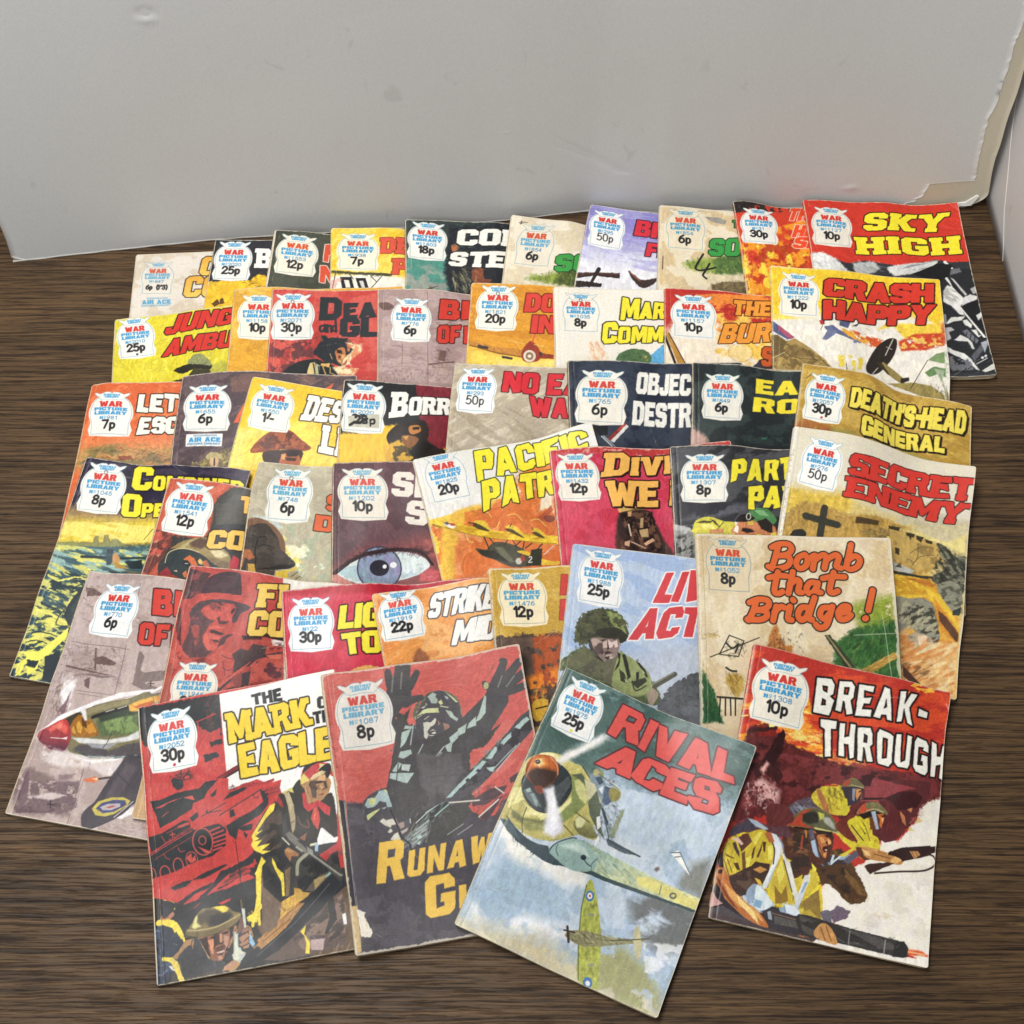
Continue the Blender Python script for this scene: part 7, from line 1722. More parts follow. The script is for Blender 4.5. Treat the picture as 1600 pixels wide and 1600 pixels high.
K 5f6046 w=.4:38,897 71,840 136,786 141,753 168,754 198,795 245,823 300,849 330,884 366,984 267,961
K 615f4c w=.4:299,841 366,802 398,760 417,775 397,850 374,978 310,945
N 4a473c a=.8 th=.48 sx=4 sy=7 d=50:107,844 228,826 365,971 277,968 141,918
K 8a9460 w=.4:398,760 452,773 521,802 591,845 626,903 636,972 563,1034 467,1033 366,989
P 24271f w=.25:416,766 438,762 466,828 491,913 471,935 447,859
P 24271f w=.25:384,758 407,768 406,848 375,898 398,814
P 24271f w=.25:517,802 544,807 582,846 608,896 591,898 566,858
P 24271f w=.25:523,877 544,865 545,923 528,930
P 2f3226 w=.25:494,948 587,899 602,924 542,985
P 2f3226 w=.25:408,874 446,894 469,962 424,952
P b8bc90 w=.2:435,874 470,917 446,894
P c0c49c w=.2:561,849 585,877 567,871
P c0c49c w=.2:449,930 468,948 460,959
L 2a2c24 w=.8 k=1:502,938 530,1000 600,954
T LIV f=cf3d44 o=f3f1ec lw=.9 it=.2 gap=7 jit=3:643,149 952,75 940,306 590,382
T ACT f=cf3d44 o=f3f1ec lw=.9 it=.15 gap=7 jit=3:507,436 930,353 925,572 455,653
B 1988 25p c=f0efec r=d0403e:79,442 362,447 219,35
@41 dac7a4
N c8ad80 a=.55 th=.53 sx=22 sy=16:-19,-17 1430,-16 1368,1086 -55,1308
N e8dcc0 a=.6 th=.56 sx=14 sy=20:-19,-17 1430,-16 1368,1086 -55,1308
N 8a9a34 s=3 w=3 th=.3:1030,496 1168,450 1320,416 1328,640 1097,702
P 2f5a2a s=1.5 w=2.2 n=.15:916,751 1018,683 1073,648 1332,598 1371,824 1382,1073 1191,961 1009,912 890,934
S 1f4420/4a7a34/6a8a3c/17331a n=110 l=10 w=2 d=-55 j=25:936,744 1075,620 1322,557 1333,985 1165,936 917,914
P 343426 w=.6:842,709 879,698 1042,912 995,928
L 8a8450 w=1:861,706 1015,919
P b08a3c w=.6:1047,944 1305,806 1344,831 1099,978
S 7a5a24/d8b86a n=24 l=12 w=1 d=-28 j=8:1060,938 1312,813 1330,839 1099,969
L 2a2a20 w=1.2:958,874 1021,963
L c8d0b8 w=.5 a=.7:1241,559 1280,999
L c8d0b8 w=.5 a=.7:1044,703 1339,680
K b8743c w=1.4 s=.6:444,832 470,743 522,651 548,744 585,787 626,784 609,864 485,889
S 6a3c20/e0a858/3a2a1c n=36 l=7 w=1.6 d=-70 j=30:454,812 528,671 612,798 582,867 472,877
S 2a2822 n=12 l=3 w=1 j=90:588,680 724,698 691,871 612,798
L 26261f w=.8:203,739 133,870 259,881 299,774 203,739
L 26261f w=.7:70,891 403,749
L 26261f w=1.3 k=1:182,794 221,827 261,798 240,853
S 26261f n=26 l=4 w=1.2 j=90:176,781 302,763 311,898 192,902
L 26261f w=1.4 k=1:177,959 210,979 243,980
S c8a03c/8a7030 n=12 l=9 w=1.2 d=-8:10,746 131,721 130,755 9,774
P 1f4a2a s=.8 w=1.5 n=.12:-21,938 30,1004 92,1134 155,1323 -29,1332
S 14351c/3a6a34 n=40 l=12 w=1.8 d=70:-3,992 55,1057 129,1273 -9,1281
K b89a4a s=1 w=1.5:168,1023 255,999 294,1043 252,1149 206,1113
S 8a6a2c/6a4a20 n=22 l=8 w=1.5 d=70:175,1010 268,1005 251,1162 185,1141
L 26261f w=1.3:111,1157 292,1157
L 26261f w=1:131,1158 122,1274
L 26261f w=1:165,1158 162,1271
L 26261f w=1:198,1158 199,1268
L 26261f w=1:231,1158 229,1266
S 5a4a34/8a7450 n=60 l=4 w=.9 d=90 j=25:0,400 25,400 25,1750 0,1750
L 8a7858 w=.4 a=.6 wp=.4:45,0 48,900 44,1770
X d8612e o=1e1a16 w=4.2 lw=.9:568,72 546,152 513,248|523,92 569,66 638,65 657,102 626,140 563,155|563,155 631,157 640,200 606,236 529,256 488,239|746,137 700,163 683,213 706,243 749,220 763,169 746,137|817,140 794,241|812,177 870,134 893,154 874,231|892,172 955,132 978,154 958,215 987,227|1068,55 1023,220|1035,169 1086,137 1120,162 1102,211 1054,234 1023,220|762,179 806,143
X d8612e o=1e1a16 w=4.2 lw=.9:552,278 519,413 543,436 573,420|486,324 553,305 608,304|654,269 614,429|626,363 675,327 696,345 681,411 705,418|817,342 770,342 740,386 754,422 793,402 822,342 807,404 836,411|935,261 898,388 918,411 952,395|858,308 925,291 1006,291
X d8612e o=1e1a16 w=4.2 lw=.9:393,492 369,568 337,630|347,507 407,483 468,488 476,522 445,548 388,559|388,559 452,564 459,599 415,624 328,625|527,528 501,626|512,569 554,529 581,533|620,523 602,605 626,616|641,474 646,479|747,524 697,527 671,574 689,610 731,585 751,524|790,451 744,584 765,606|897,518 842,523 821,571 849,597 883,564|908,509 863,633 815,657 789,636|945,558 1008,539 1016,508 981,507 946,549 954,594 997,593 1030,567|1190,384 1149,528|1129,583 1123,588
B 1052 8p bare=1 c=dac8a6 b=3a86ae r=c8452c l=6a8a94:69,434 358,444 220,34
@42 bd3c3b
N cd5a54 a=.4 th=.52 sx=14 sy=12:17,1 608,49 505,1234 -19,1141
P 292b2e w=1.4:-4,5 554,22 538,345 465,360 446,272 390,206 356,344 192,320 29,276 7,202
P b6403d w=1.2:386,175 410,223 468,264 540,247 533,317 441,328 390,282
L b6403d w=.7:386,180 515,148
S b6403d n=16 l=5 w=1.4 d=60 j=50:442,18 539,37 514,284 440,201
S 292b2e n=40 l=6 w=2 d=20 j=50:166,452 292,435 348,566 209,581
P 292b2e w=1.2:406,401 502,398 512,433 415,450
P f0efe9 w=.2 n=.02:554,22 1335,-11 1293,490 1200,1094 1063,1123 918,720 736,609 545,650
L 7a2c2c w=3.6 w2=3 wp=.2:397,615 647,506
L 2a2022 w=1:396,628 651,522
S 2a2022 n=40 l=7 w=1.8 d=10 j=50:436,635 652,629 760,633 645,694 455,719
P 26282b w=1:-5,946 119,862 286,804 485,832 515,928 621,918 745,1019 711,1078 600,1095 427,1092 249,1132 58,1174 -10,1104
S 26282b n=90 l=17 w=2.4 d=-16 j=10:-7,1156 597,1120 670,1199 457,1344 101,1358 -11,1233
P 2a2a2b w=2:-17,1187 234,1317 459,1318 589,1196 707,1116 1268,1286 1233,1766 -24,1790
S 3a3c40/1c1d20/45403c n=120 l=12 w=2.4 d=-50 j=40 a=.7:16,1212 637,1258 1249,1321 1197,1735 16,1748
P b83a38 w=1.4:1065,1157 1143,1124 1226,1105 1232,1166 1093,1200
K 5a4632 w=1:937,1585 1101,1422 1263,1412 1231,1779 946,1753
S 8a6a48/3a2c20/b0906a n=50 l=10 w=2 d=-65 j=20:949,1600 1113,1437 1234,1432 1196,1747 962,1730
K cfa43c w=1.2:804,1400 896,1353 977,1349 1012,1393 773,1517
K 2f2a25 w=1:662,1029 718,894 827,781 916,733 1040,729 1139,813 1211,893 1210,1069 1099,1156 909,1261 714,1169 661,1094
S 4a4036/1a1816/5f5244 n=110 l=12 w=2 d=70 j=25:690,1021 827,781 1039,742 1197,890 1190,1066 913,1237 717,1144
K 66513e w=1:707,1116 891,1195 861,1366 742,1563 662,1575 651,1482 697,1335
L ead24c w=3.2 w2=2 k=1 wp=.4:733,1128 675,1213 684,1332 637,1441 615,1515
S ead24c n=8 l=8 w=2 d=60:582,1431 674,1435 667,1524 603,1500
K b08458 w=.6:1027,707 1071,647 1149,627 1207,689 1209,744 1166,817 1102,834 1048,798
K c8403c w=.8:1016,725 1041,615 1128,580 1215,600 1231,680 1162,635 1075,675
K e8d068 w=.7:1012,735 1036,634 1099,591 1109,620 1054,678
S e8d068/7a2a28 n=14 l=6 w=1.6 d=-30:1084,602 1220,611 1215,650 1077,655
K c23c34 w=.9:1015,805 1069,828 1177,833 1196,904 1138,934 1109,889 1096,1008 1061,1016 1046,905
P f0efe9 w=.6:1109,1011 1216,1081 1199,1107 1071,1105
L 6c6c66 w=3.4 w2=2.4:885,982 1204,1311
P 1d1f24 w=.5:1211,1312 1227,1380 542,1768 467,1742 657,1637
P a8763c w=.6 n=.12:630,1613 958,1394 1017,1400 686,1674
S 6a4420/d8a868 n=40 l=14 w=1.2 d=-43 j=6:646,1610 971,1398 1004,1404 681,1661
K 86774a c2=54462f w=.5:187,1505 234,1427 291,1360 371,1339 449,1362 512,1406 557,1420 527,1467 405,1526 274,1524
K 9c7049 w=.6:280,1529 405,1526 505,1492 508,1547 449,1638 393,1691 341,1688 306,1638
S 4a3022/2e1e18/d0a070/c08a5c n=80 l=6 w=1.4 d=40 j=50:300,1535 485,1504 478,1593 381,1682 319,1640
L 221612 w=2 k=1:436,1544 469,1534 481,1550
L 221612 w=1.8 k=1:378,1632 417,1620 449,1632
K 45403a w=1:117,1667 174,1563 261,1528 312,1651 391,1716 492,1746 462,1803 117,1791
S 6a6052/24221f/8a7a60 n=60 l=10 w=2 d=60 j=30:137,1658 260,1541 390,1728 336,1768 131,1769
K b08458 w=.6:500,1558 537,1507 589,1510 610,1578 567,1627 516,1612
S 6a4428/3a241a n=22 l=7 w=1.4 d=20:511,1509 601,1525 593,1626 517,1599
L 2a2a28 w=1.2:561,1336 564,961
L a8b0ac w=4.6 w2=3:503,1698 508,1547
P b8c0b8 w=.8:472,1674 515,1624 556,1676 506,1736
K b08458 w=.6:428,1747 469,1711 520,1726 478,1763
K 262220 w=1:-23,1199 94,1233 136,1312 100,1377 -6,1397
L ead24c w=3.4 w2=1.5 k=1 wp=.4:-17,1217 55,1230 112,1275 131,1322
K b87a4a w=.6:48,1359 117,1341 129,1363 99,1384 46,1400
K 2b3242 w=1.2:-9,1409 84,1420 145,1507 143,1659 2,1776
S 4a5a78/181c24/8a98b0 n=60 l=9 w=1.8 d=50 j=40:-1,1430 146,1495 137,1658 3,1758
L ead24c w=3.4 w2=1.5 k=1 wp=.4:31,1395 118,1406 160,1465 183,1533
L ead24c w=3 k=1 wp=.5:55,1615 105,1639 134,1707 158,1774
S ead24c/b09a34 n=12 l=6 w=1.8 d=30:72,1404 175,1436 177,1513 95,1460
L 6a6a6a w=.5 a=.6:50,0 52,900 50,1770
L e8e4dc w=.5 wp=.2:2,0 2,1770
P f0efe9 w=.2 n=.02:782,559 1031,596 1025,645 989,696 886,729 876,673 847,630 774,628
P a8393c w=.3 n=.06:627,628 669,622 706,632 742,642 847,626 850,639 823,650 867,676 882,732 849,751 796,768 770,734 656,743 604,764
K 2d2a27 w=.4:869,730 903,733 957,711 1013,668 1038,738 1046,813 1118,834 1204,782 1222,877 1217,1060 1190,1076 1125,993 1089,1091 1034,1134 760,1098 673,1044 667,991 715,889 783,807 828,783
N 4c443c a=.7 th=.5 sx=5 sy=9 d=70:744,849 884,816 902,965 846,1097 702,1046
N 3c3f44 a=.6 th=.52 sx=6 sy=8:725,866 913,863 879,1104 679,1061
P a03036 w=.3:833,747 867,746 884,787 888,825 868,808 850,780 826,762
P b9a985 w=.25 c2=9c8c6c:902,737 933,731 956,822 958,918 947,978 928,1003 923,931 918,823
L 5a5040 w=.5:925,928 959,926
P d8cf78 w=.25:886,729 958,707 965,746 930,726 902,741
K a98058 w=.25:1020,702 1078,687 1105,675 1182,663 1191,693 1179,753 1155,807 1120,818 1081,799 1068,834 1044,826 1038,738
P 4a382c w=.25:1082,688 1124,690 1112,717 1125,744 1093,772 1079,745 1067,710
P 5b4a44 w=.3:1075,744 1101,740 1113,775 1105,803 1081,795
P 2a201c w=.15:1114,701 1144,698 1181,708 1146,713 1117,712
P 8a6448 w=.2:1116,718 1140,726 1150,748 1128,753
P 3a2a24 w=.15:1142,747 1175,748 1153,761
P 7a4a3c w=.15:1121,781 1155,778 1157,791 1132,789
P 4a3a34 w=.2:1164,709 1185,704 1188,746 1174,760 1169,735
P d6aa7c w=.2:1144,665 1186,667 1173,702 1128,691
P d0a070 w=.2:1141,722 1163,742 1153,757 1135,738
L c89868 w=1 w2=.5:1045,718 1061,820
L 6a4a38 w=.5:1052,724 1056,766
K 2c2a2c w=.3:1039,631 1057,592 1101,575 1138,581 1071,615 1029,645
K 2c2a2e w=.3:1145,628 1195,599 1228,608 1215,668 1191,689 1179,654
P c04448 w=.2:1047,636 1080,609 1107,593 1154,588 1160,610 1112,651 1080,675 1065,660
P e3d49a w=.2:1154,588 1191,598 1131,634 1155,613
P e8d274 w=.2:1018,664 1042,644 1061,659 1079,683 1017,701
P d9c49a w=.2:1079,679 1103,654 1165,635 1189,647 1140,668 1096,681
P bf3c40 w=.3:1019,755 1040,755 1044,826 1076,835 1112,816 1189,875 1178,928 1143,905 1115,859 1042,879 1017,842
P c04840 w=.3:1082,861 1111,858 1114,941 1094,1009 1069,967 1057,927
L e07a68 w=.6:1093,871 1077,935
L 7a2226 w=.5:1111,829 1108,882
P f0efe9 w=.2:1122,997 1157,1037 1190,1076 1215,1072 1207,1103 1096,1104 1086,1078
P 8a5a44 w=.3:970,1040 1023,1013 1004,1067
L 7a5040 w=.6 k=1:972,900 988,952 1039,982 1032,927
P 6c6a62 w=.2:882,994 909,983 939,1014 998,1087 1013,1139 937,1116 903,1040
P 27292c w=.5:199,1263 586,1324 569,1537 541,1421 494,1400 364,1349 273,1388 190,1492 151,1398
K 8c7c50 w=.25 c2=6e5e3e:193,1485 212,1461 237,1446 260,1398 307,1355 365,1335 437,1350 483,1386 499,1413 545,1425 543,1449 508,1486 450,1511 376,1526 288,1530 221,1514
P 4b4336 s=1 w=.5:273,1388 339,1360 403,1376 482,1398 496,1436 436,1473 355,1479 325,1446 285,1454
P 2f2f2e s=1 w=.5:352,1411 417,1402 489,1419 462,1458 404,1479 348,1466
P ead456 s=.5 w=.4:307,1351 365,1335 429,1348 471,1380 462,1398 433,1401 387,1365 340,1348
P d9d08a s=.6 w=.4:236,1457 260,1402 276,1389 270,1436 292,1463 251,1472
L a89868 w=1 k=1:207,1472 275,1484 379,1483 461,1462 537,1432
L 3c3426 w=.8 k=1:197,1502 240,1519 296,1532 376,1527 458,1511 508,1488
K 8f5f48 w=.25:268,1530 312,1530 392,1529 458,1509 472,1539 459,1603 437,1638 413,1688 365,1691 339,1667 316,1593
P 3a2a24 w=.4:275,1535 328,1533 332,1596 343,1668 321,1641 293,1581
P d8906c w=.3:330,1557 367,1552 373,1572 359,1601 360,1648 345,1637 340,1590
P c08a68 w=.2:404,1531 420,1530 416,1584 404,1586
P b88a74 w=.25:435,1544 462,1557 455,1603 437,1627 428,1586
P 3c2a26 w=.2:368,1524 404,1527 404,1590 379,1597 366,1614 366,1563
P 271c1a w=.15:343,1543 360,1535 383,1543 367,1552
P 271c1a w=.15:416,1529 441,1522 469,1519 456,1536 432,1536
P 2c1f1c w=.15:400,1585 433,1579 420,1592 404,1594
P 5a3a30 w=.2:366,1614 428,1594 442,1616 425,1625 385,1629
P 2e1a18 w=.12:369,1630 409,1628 437,1625 405,1637
P c8a898 w=.15:381,1636 425,1630 433,1636 408,1649 384,1645
P 4a322c w=.25:376,1647 424,1644 407,1660
P c09078 w=.25:383,1664 411,1661 417,1681 393,1685
P 232226 w=.3:470,1503 499,1497 487,1546 450,1617 421,1690 437,1631 469,1582
L b09a74 w=.7:271,1535 331,1666
K 3f3f42 w=.5:147,1617 183,1550 244,1526 279,1548 306,1615 338,1675 420,1697 402,1736 179,1754 159,1681
P a57f58 w=.4:107,1618 166,1559 192,1532 244,1526 236,1591 222,1561 185,1578 147,1610 134,1638
L 4a3a2c w=.5:236,1532 221,1576
P 3f3b40 w=.4:521,1528 590,1517 584,1642 517,1629
P 6f5046 w=.3:517,1527 544,1445 559,1456 566,1520 544,1544 507,1549
P a67a5e w=.2:521,1575 580,1551 590,1572 539,1606
P a67a5e w=.2:522,1615 580,1590 583,1614 537,1629
P b5876a w=.2:541,1634 586,1622 580,1641 552,1647
P 98705a w=.2:553,1526 586,1520 585,1540 543,1552
P c3c9bf w=.15:552,1394 572,1398 574,1518 562,1520
L 6a5c40 w=1:553,1346 556,1391
L 3a3428 w=.9:570,1345 566,1397
P cfd0bc w=.2:503,1549 516,1547 510,1620 523,1654 562,1672 518,1676 520,1700 499,1708 476,1692 487,1659
P b5876a w=.3:408,1757 422,1729 476,1703 507,1709 456,1754
P 8fb8d4 w=.2:592,1549 622,1629 604,1645 587,1615
P b88a54 w=.25:629,1638 710,1578 751,1569 747,1624 659,1663
P ead24c w=.25:672,1275 688,1279 669,1404 703,1390 667,1427 663,1522 647,1511 640,1458 614,1529 631,1461 592,1494 611,1465 579,1459 634,1433 647,1375
K 24262c w=.4:62,1254 111,1247 137,1292 126,1334 88,1367 56,1365
P ead24c w=.25:71,1236 103,1242 137,1292 109,1271 69,1260
P a8705c w=.25:71,1384 105,1350 126,1342 128,1367 104,1374
P 2c3340 w=.4:46,1411 102,1413 153,1502 175,1545 140,1593 99,1617 36,1605
P ead24c w=.3:54,1405 95,1381 157,1431 184,1527 161,1515 139,1464 127,1473 113,1439 62,1414
P d8c060 w=.3:83,1614 137,1647 166,1763 142,1766 130,1707 101,1652
P d8d8d0 w=.4:81,1667 100,1667 122,1709 95,1689
P bf403d w=.3 n=.04:18,513 554,576 545,657 897,645 856,753 704,889 659,1069 524,1148 381,1276 198,1309 -10,1223 -9,1015 -5,826
N c95a54 a=.4 th=.5 sx=12 sy=9:18,513 553,592 463,828 17,747
K 2b2d30 w=.3:188,520 247,531 259,575 223,597 192,562
P 2b2d30 w=.4:33,633 101,637 179,618 256,608 358,609 403,576 488,574 414,636 384,681 307,700 200,781 88,810 62,713
P c4524c w=.2:64,685 185,653 312,647 326,679 227,652 106,688
P 2b2d30 w=.25:70,715 141,670 253,649 317,677 304,733 218,768 88,818
L c4524c w=.4:106,747 150,722
P bf403d w=.3:131,810 303,750 372,729 360,769 282,805 146,829
P 2b2d30 w=.3:283,788 336,756 342,790 298,816
P 2b2d30 w=.3:8,860 93,852 241,797 282,805 286,855 121,913 15,957
L bf4440 w=.4:92,868 120,921
P c4524c w=.15:201,827 273,811 280,829 204,840
L b04440 w=.35:126,858 281,813
L b04440 w=.35:139,901 287,847
L c8584f w=.6:150,871 180,872
L c8584f w=.5:164,857 165,890
P c24842 w=.2:294,861 381,822 480,818 460,860 392,882 310,872
P c24842 w=.2:473,804 602,748 752,677 777,720 752,756 679,802 577,836 512,876
L 2b2d30 w=.6:473,804 761,675
L 2b2d30 w=.5:358,793 522,728
L 2b2d30 w=.6:401,776 485,773
P 2b2d30 w=.3:386,765 403,755 401,784
P 2b2d30 w=.25:428,663 473,629 461,669 435,681
P 2b2d30 w=.3:541,781 566,777 574,819 537,830
P 2b2d30 w=.3:553,667 646,648 670,659 592,689 507,710
L 2b2d30 w=.5 k=1:698,705 708,727 734,723
P 2b2d30 w=.3:743,680 801,700 792,781 734,836 586,903 562,973 526,935 508,876 593,838 687,803 760,758
L a83a38 w=1.2:778,678 873,681
L a83a38 w=1.2:783,704 875,703
L a83a38 w=1.2:793,731 876,724
L 2b2d30 w=.4:781,691 872,691
L 2b2d30 w=.4:786,717 873,713
P 2b2d30 w=.4:-3,970 294,857 310,868 461,852 506,892 494,994 405,1042 304,1057 166,1095 6,1113
L c0484a w=.5:-4,977 293,869
L b04440 w=.35:35,1000 281,911
E c2504a t=.8:352,948 414,966 341,1028
E 27292c:356,948 404,963 348,1009
E c2504a t=.6:351,941 373,948 346,966
P c2504a w=.2:316,973 377,1007 407,1027 359,1019
L c0484a w=1:407,893 467,878
L c0484a w=1:417,918 489,901
L c0484a w=1:419,943 498,927
L c0484a w=1:420,967 498,955
L c0484a w=1:421,990 492,978
L c0484a w=1:409,1012 468,1002
E c2504a t=.7:180,1067 211,1081 173,1112
E c2504a t=.5:269,1043 305,1053 263,1088
E c2504a t=.7:90,1092 122,1104 84,1133
E c2504a t=.6:8,1093 30,1105 3,1136
P c2504a w=.3:233,1029 270,1004 274,1036 292,1023 296,1055 262,1065
L c0484a w=.4 k=1:96,980 110,1006 133,1018
L c0484a w=.4 k=1:192,959 205,985 231,985
P 2b2d30 w=.3:617,925 639,952 628,975 615,949
P 2b2d30 w=.3:578,902 620,892 679,885 667,924 609,923
P 2b2d30 w=.5:258,1166 344,1134 463,1106 495,1111 426,1139 324,1170
P 2b2d30 w=.5:116,1189 201,1164 258,1166 214,1198 139,1209
P 2b2d30 w=.5:281,1291 367,1233 442,1142 509,1130 683,1073 651,1131 540,1151 471,1179 418,1218 331,1284
P 2b2d30 w=.5:150,1292 269,1232 386,1204 367,1233 267,1256 190,1307
P 2b2d30 w=.5:297,1294 432,1253 551,1209 646,1178 674,1232 642,1307 489,1361 326,1356 164,1343
P bf403d w=.4:398,1263 517,1219 611,1188 658,1221 565,1236 464,1259
P bf403d w=.3:409,1338 492,1321 483,1335 433,1351
L a83a38 w=.5:253,1343 296,1318
L 3a2020 w=.4:557,980 564,1350
K 2e2b28 w=.4:667,998 702,905 798,799 872,848 811,1371 712,1272 676,1136
N 57493f a=.8 th=.5 sx=5 sy=10 d=70:703,897 876,815 845,1108 683,1073
P ead24c w=.2:799,791 835,782 821,829 765,867 698,946 667,998 662,964 740,862
P ead24c w=.25:652,1019 668,990 698,946 737,937 687,969 710,989 675,999 726,1000 688,1034 778,1032 718,1064 773,1080 732,1095 669,1054
P ead24c w=.2:714,1103 734,1148 702,1165 687,1267 663,1344 642,1494 618,1490 643,1388 672,1248 656,1196 695,1156
P 7a665a w=.3:711,1159 756,1184 806,1330 803,1450 666,1499 667,1393 691,1268
P ead24c w=.2:580,1458 647,1438 700,1391 662,1448 626,1492 586,1484
P 2b2b2d w=.5:708,1091 958,1051 1206,1111 1202,1367 1078,1466 802,1401 634,1524 704,1275
N 45433f a=.7 th=.5 sx=8 sy=8:706,1106 1232,1163 1206,1338 881,1400
P ead24c w=.2:711,1100 721,1117 735,1135 708,1160 696,1227 685,1302 667,1330 651,1327 664,1190
P ead24c w=.2:648,1357 688,1272 678,1394 704,1391 669,1430 664,1521 650,1519 642,1433
P ead24c w=.2:778,1126 795,1156 803,1193 842,1235 833,1369 817,1369 820,1275 792,1209 775,1152
P 74604a w=.3:848,1221 892,1200 860,1374 836,1377 850,1266
P 6d5a4c w=.3:699,1281 773,1373 798,1400 762,1577 678,1562 677,1439
L 4a3c34 w=.5:705,1263 771,1246
P 9a6844 w=.3:864,1095 890,1081 956,1137 947,1151 907,1143 895,1175 869,1127
P b08456 w=.2:872,1093 897,1090 926,1119 894,1120
P 3a3430 w=.3:824,1220 886,1184 897,1194 832,1224
P 6e6c62 w=.2:883,996 904,988 922,1012 1000,1106 1013,1132 988,1139 945,1096
P 3c3a36 w=.2:873,1010 888,1021 996,1141 979,1145
P a8a48e w=.2:946,1084 986,1123 977,1129 937,1090
P 8a8a80 w=.2:1012,1101 1045,1130 1050,1154 1011,1151
L 9a988a w=1.1 w2=.9:1027,1146 1202,1311
L 5a584e w=.5:1026,1154 1193,1317
L 9a9880 w=2.2 k=1:1003,1150 951,1182 934,1216 928,1255
L d8d4c0 w=.7:860,1015 900,1067
P d8d0b0 w=.25:1034,1089 1082,1085 1088,1102 1032,1104
P 96b4cc w=.25:1065,1094 1089,1094 1079,1144 1060,1137
P eef0ea w=.2:1084,1066 1116,996 1135,1035 1193,1085 1214,1077 1207,1103 1084,1104
P b0383a w=.3:1084,1168 1156,1134 1210,1112 1209,1155 1150,1179 1122,1212
P 5a5248 w=.4:1001,1332 1071,1285 1136,1274 1142,1289 1027,1374 965,1363
P a08a5c w=.4:1028,1307 1085,1294 1117,1293 1028,1366
P 8fb0b0 w=.3:1101,1297 1135,1277 1142,1289 1107,1306
P caa04c w=.3 n=.1:810,1402 859,1381 892,1372 897,1331 935,1346 948,1367 994,1379 976,1398 876,1445 790,1487
P 9a7430 w=.3:799,1431 843,1462 901,1434 819,1465
P a57844 w=.25 n=.1:629,1632 723,1570 839,1499 947,1442 953,1459 826,1558 727,1616 657,1667
L 6a4824 w=.5:673,1621 853,1517
P 202227 w=.25:623,1657 657,1667 825,1565 993,1390 1149,1291 1195,1358 1042,1505 882,1614 733,1722 617,1725
L 54585c w=.5:627,1703 881,1545 1125,1346
P 5a4840 w=.4:663,1733 758,1697 882,1614 942,1563 1076,1481 1198,1396 1189,1729 922,1756 768,1758
N 3a302c th=.48 sx=5 sy=9 d=60 s=.6:857,1639 1076,1481 1196,1411 1194,1685 939,1744
N 8a7060 a=.8 th=.56 sx=5 sy=9 d=60 s=.6:857,1639 1076,1481 1196,1411 1189,1729 939,1744
P 262324 w=.4:1095,1454 1138,1431 1145,1570 1073,1648 1058,1645 1100,1546
P ead24c w=.2:907,1603 945,1572 932,1623 961,1681 950,1746 924,1741 937,1684 931,1637
P b8a0a0 w=.3:966,1667 1056,1668 1036,1739 964,1726
P 4a3c3c w=.3:966,1636 1065,1654 1055,1671 963,1662
P f0efe9 w=.2:1179,1545 1203,1542 1203,1611 1183,1611
T THE f=222226 lw=0 jit=2:762,61 966,50 966,143 766,132
T MARK f=f0d03c o=2a2418 lw=1 slab=2 gap=4 jit=4:583,160 1142,154 1148,332 586,355
T EAGLE f=f0d03c o=2a2418 lw=1 gap=5 jit=3:633,374 1275,369 1252,576 638,584
T OF f=222226 lw=0 jit=2:1196,164 1326,167 1321,248 1192,240
T THE f=222226 lw=0 jit=2:1156,255 1327,255 1323,337 1154,330
B 2052 30p dot=c8305a c=f2f1ec r=cf4a48:66,457 359,458 219,65
@43 c4544d
N d87068 a=.5 th=.5 sx=16 sy=14:-11,21 1386,-25 1301,898 959,965 3,809
P 403d45 s=.8 w=1.6 n=.06:-34,797 65,834 189,856 344,851 585,999 807,1093 946,1042 1064,1118 940,1831 -41,1786 -50,928
N 5a565e a=.6 th=.54 sx=20 sy=16:-1,847 1013,1108 895,1798 -12,1743
P b84844 w=2:819,1016 935,947 1099,914 1099,993 982,1062 887,1082
P 403d45 w=1.5:952,1003 1088,978 1064,1118 938,1092
S 38353a/6a3a3a/8a5650 n=110 l=12 w=1.8 d=-30 j=30:728,920 1113,838 1068,1092 834,1085
S 8aa0a0/d8d0c8 n=20 l=14 w=1 d=-35 j=25:705,902 1104,889 1078,962 723,958
K 3a3a38 w=1:389,626 425,480 544,395 636,488 763,534 934,473 1077,264 1172,263 1210,357 1168,443 1018,610 898,649 871,894 868,1118 536,1160 392,1067 357,801
K 3a3c39 w=.8:388,588 438,482 454,330 425,171 467,113 558,133 574,245 522,366 536,446 465,563
L 3a3c39 w=7 w2=4.6 k=1:1120,286 1164,187 1207,96
L 3a3c39 w=5.4 w2=4 k=1:1107,324 1082,272 1068,221
S 6a7068/222422 n=50 l=8 w=1.4 d=-55 j=20:1132,98 1350,178 1190,393 1092,334
S 6a8a88/8aa09a/2a2e2e/4a5a58 n=120 l=7 w=1.8 d=75 j=40:400,552 512,430 594,416 561,630 487,771 374,726
S 2a2a2a/4c4a48 n=60 l=16 w=2.6 d=75 j=25 a=.7:543,576 893,635 853,1049 474,1044
K 5c6450 w=.8:568,367 596,274 679,214 787,214 872,268 887,411 817,360 688,328
S 2a2c28/8a9478/b0b896/3a4036 n=80 l=7 w=2 d=20 j=50:593,338 620,252 706,217 811,231 880,302 880,389 741,333
L a8b088 w=2.2 k=1:582,362 688,328 817,360 881,423
P 282a2c w=.6:483,1026 1313,461 1343,518 550,1065
S 6a8a88/8ab0aa n=90 l=4 w=2 d=-10 j=40:565,956 1313,461 1332,503 602,976
S 17181a/8a9a98 n=30 l=16 w=1.4 d=-43 j=6:518,1013 1305,506 1326,535 578,1050
L 9ab8b4 w=.9:611,1004 1335,563
S 8a9a98/c0ccc8 n=40 l=16 w=1 d=-42 j=14:400,1108 576,971 570,1101 429,1178
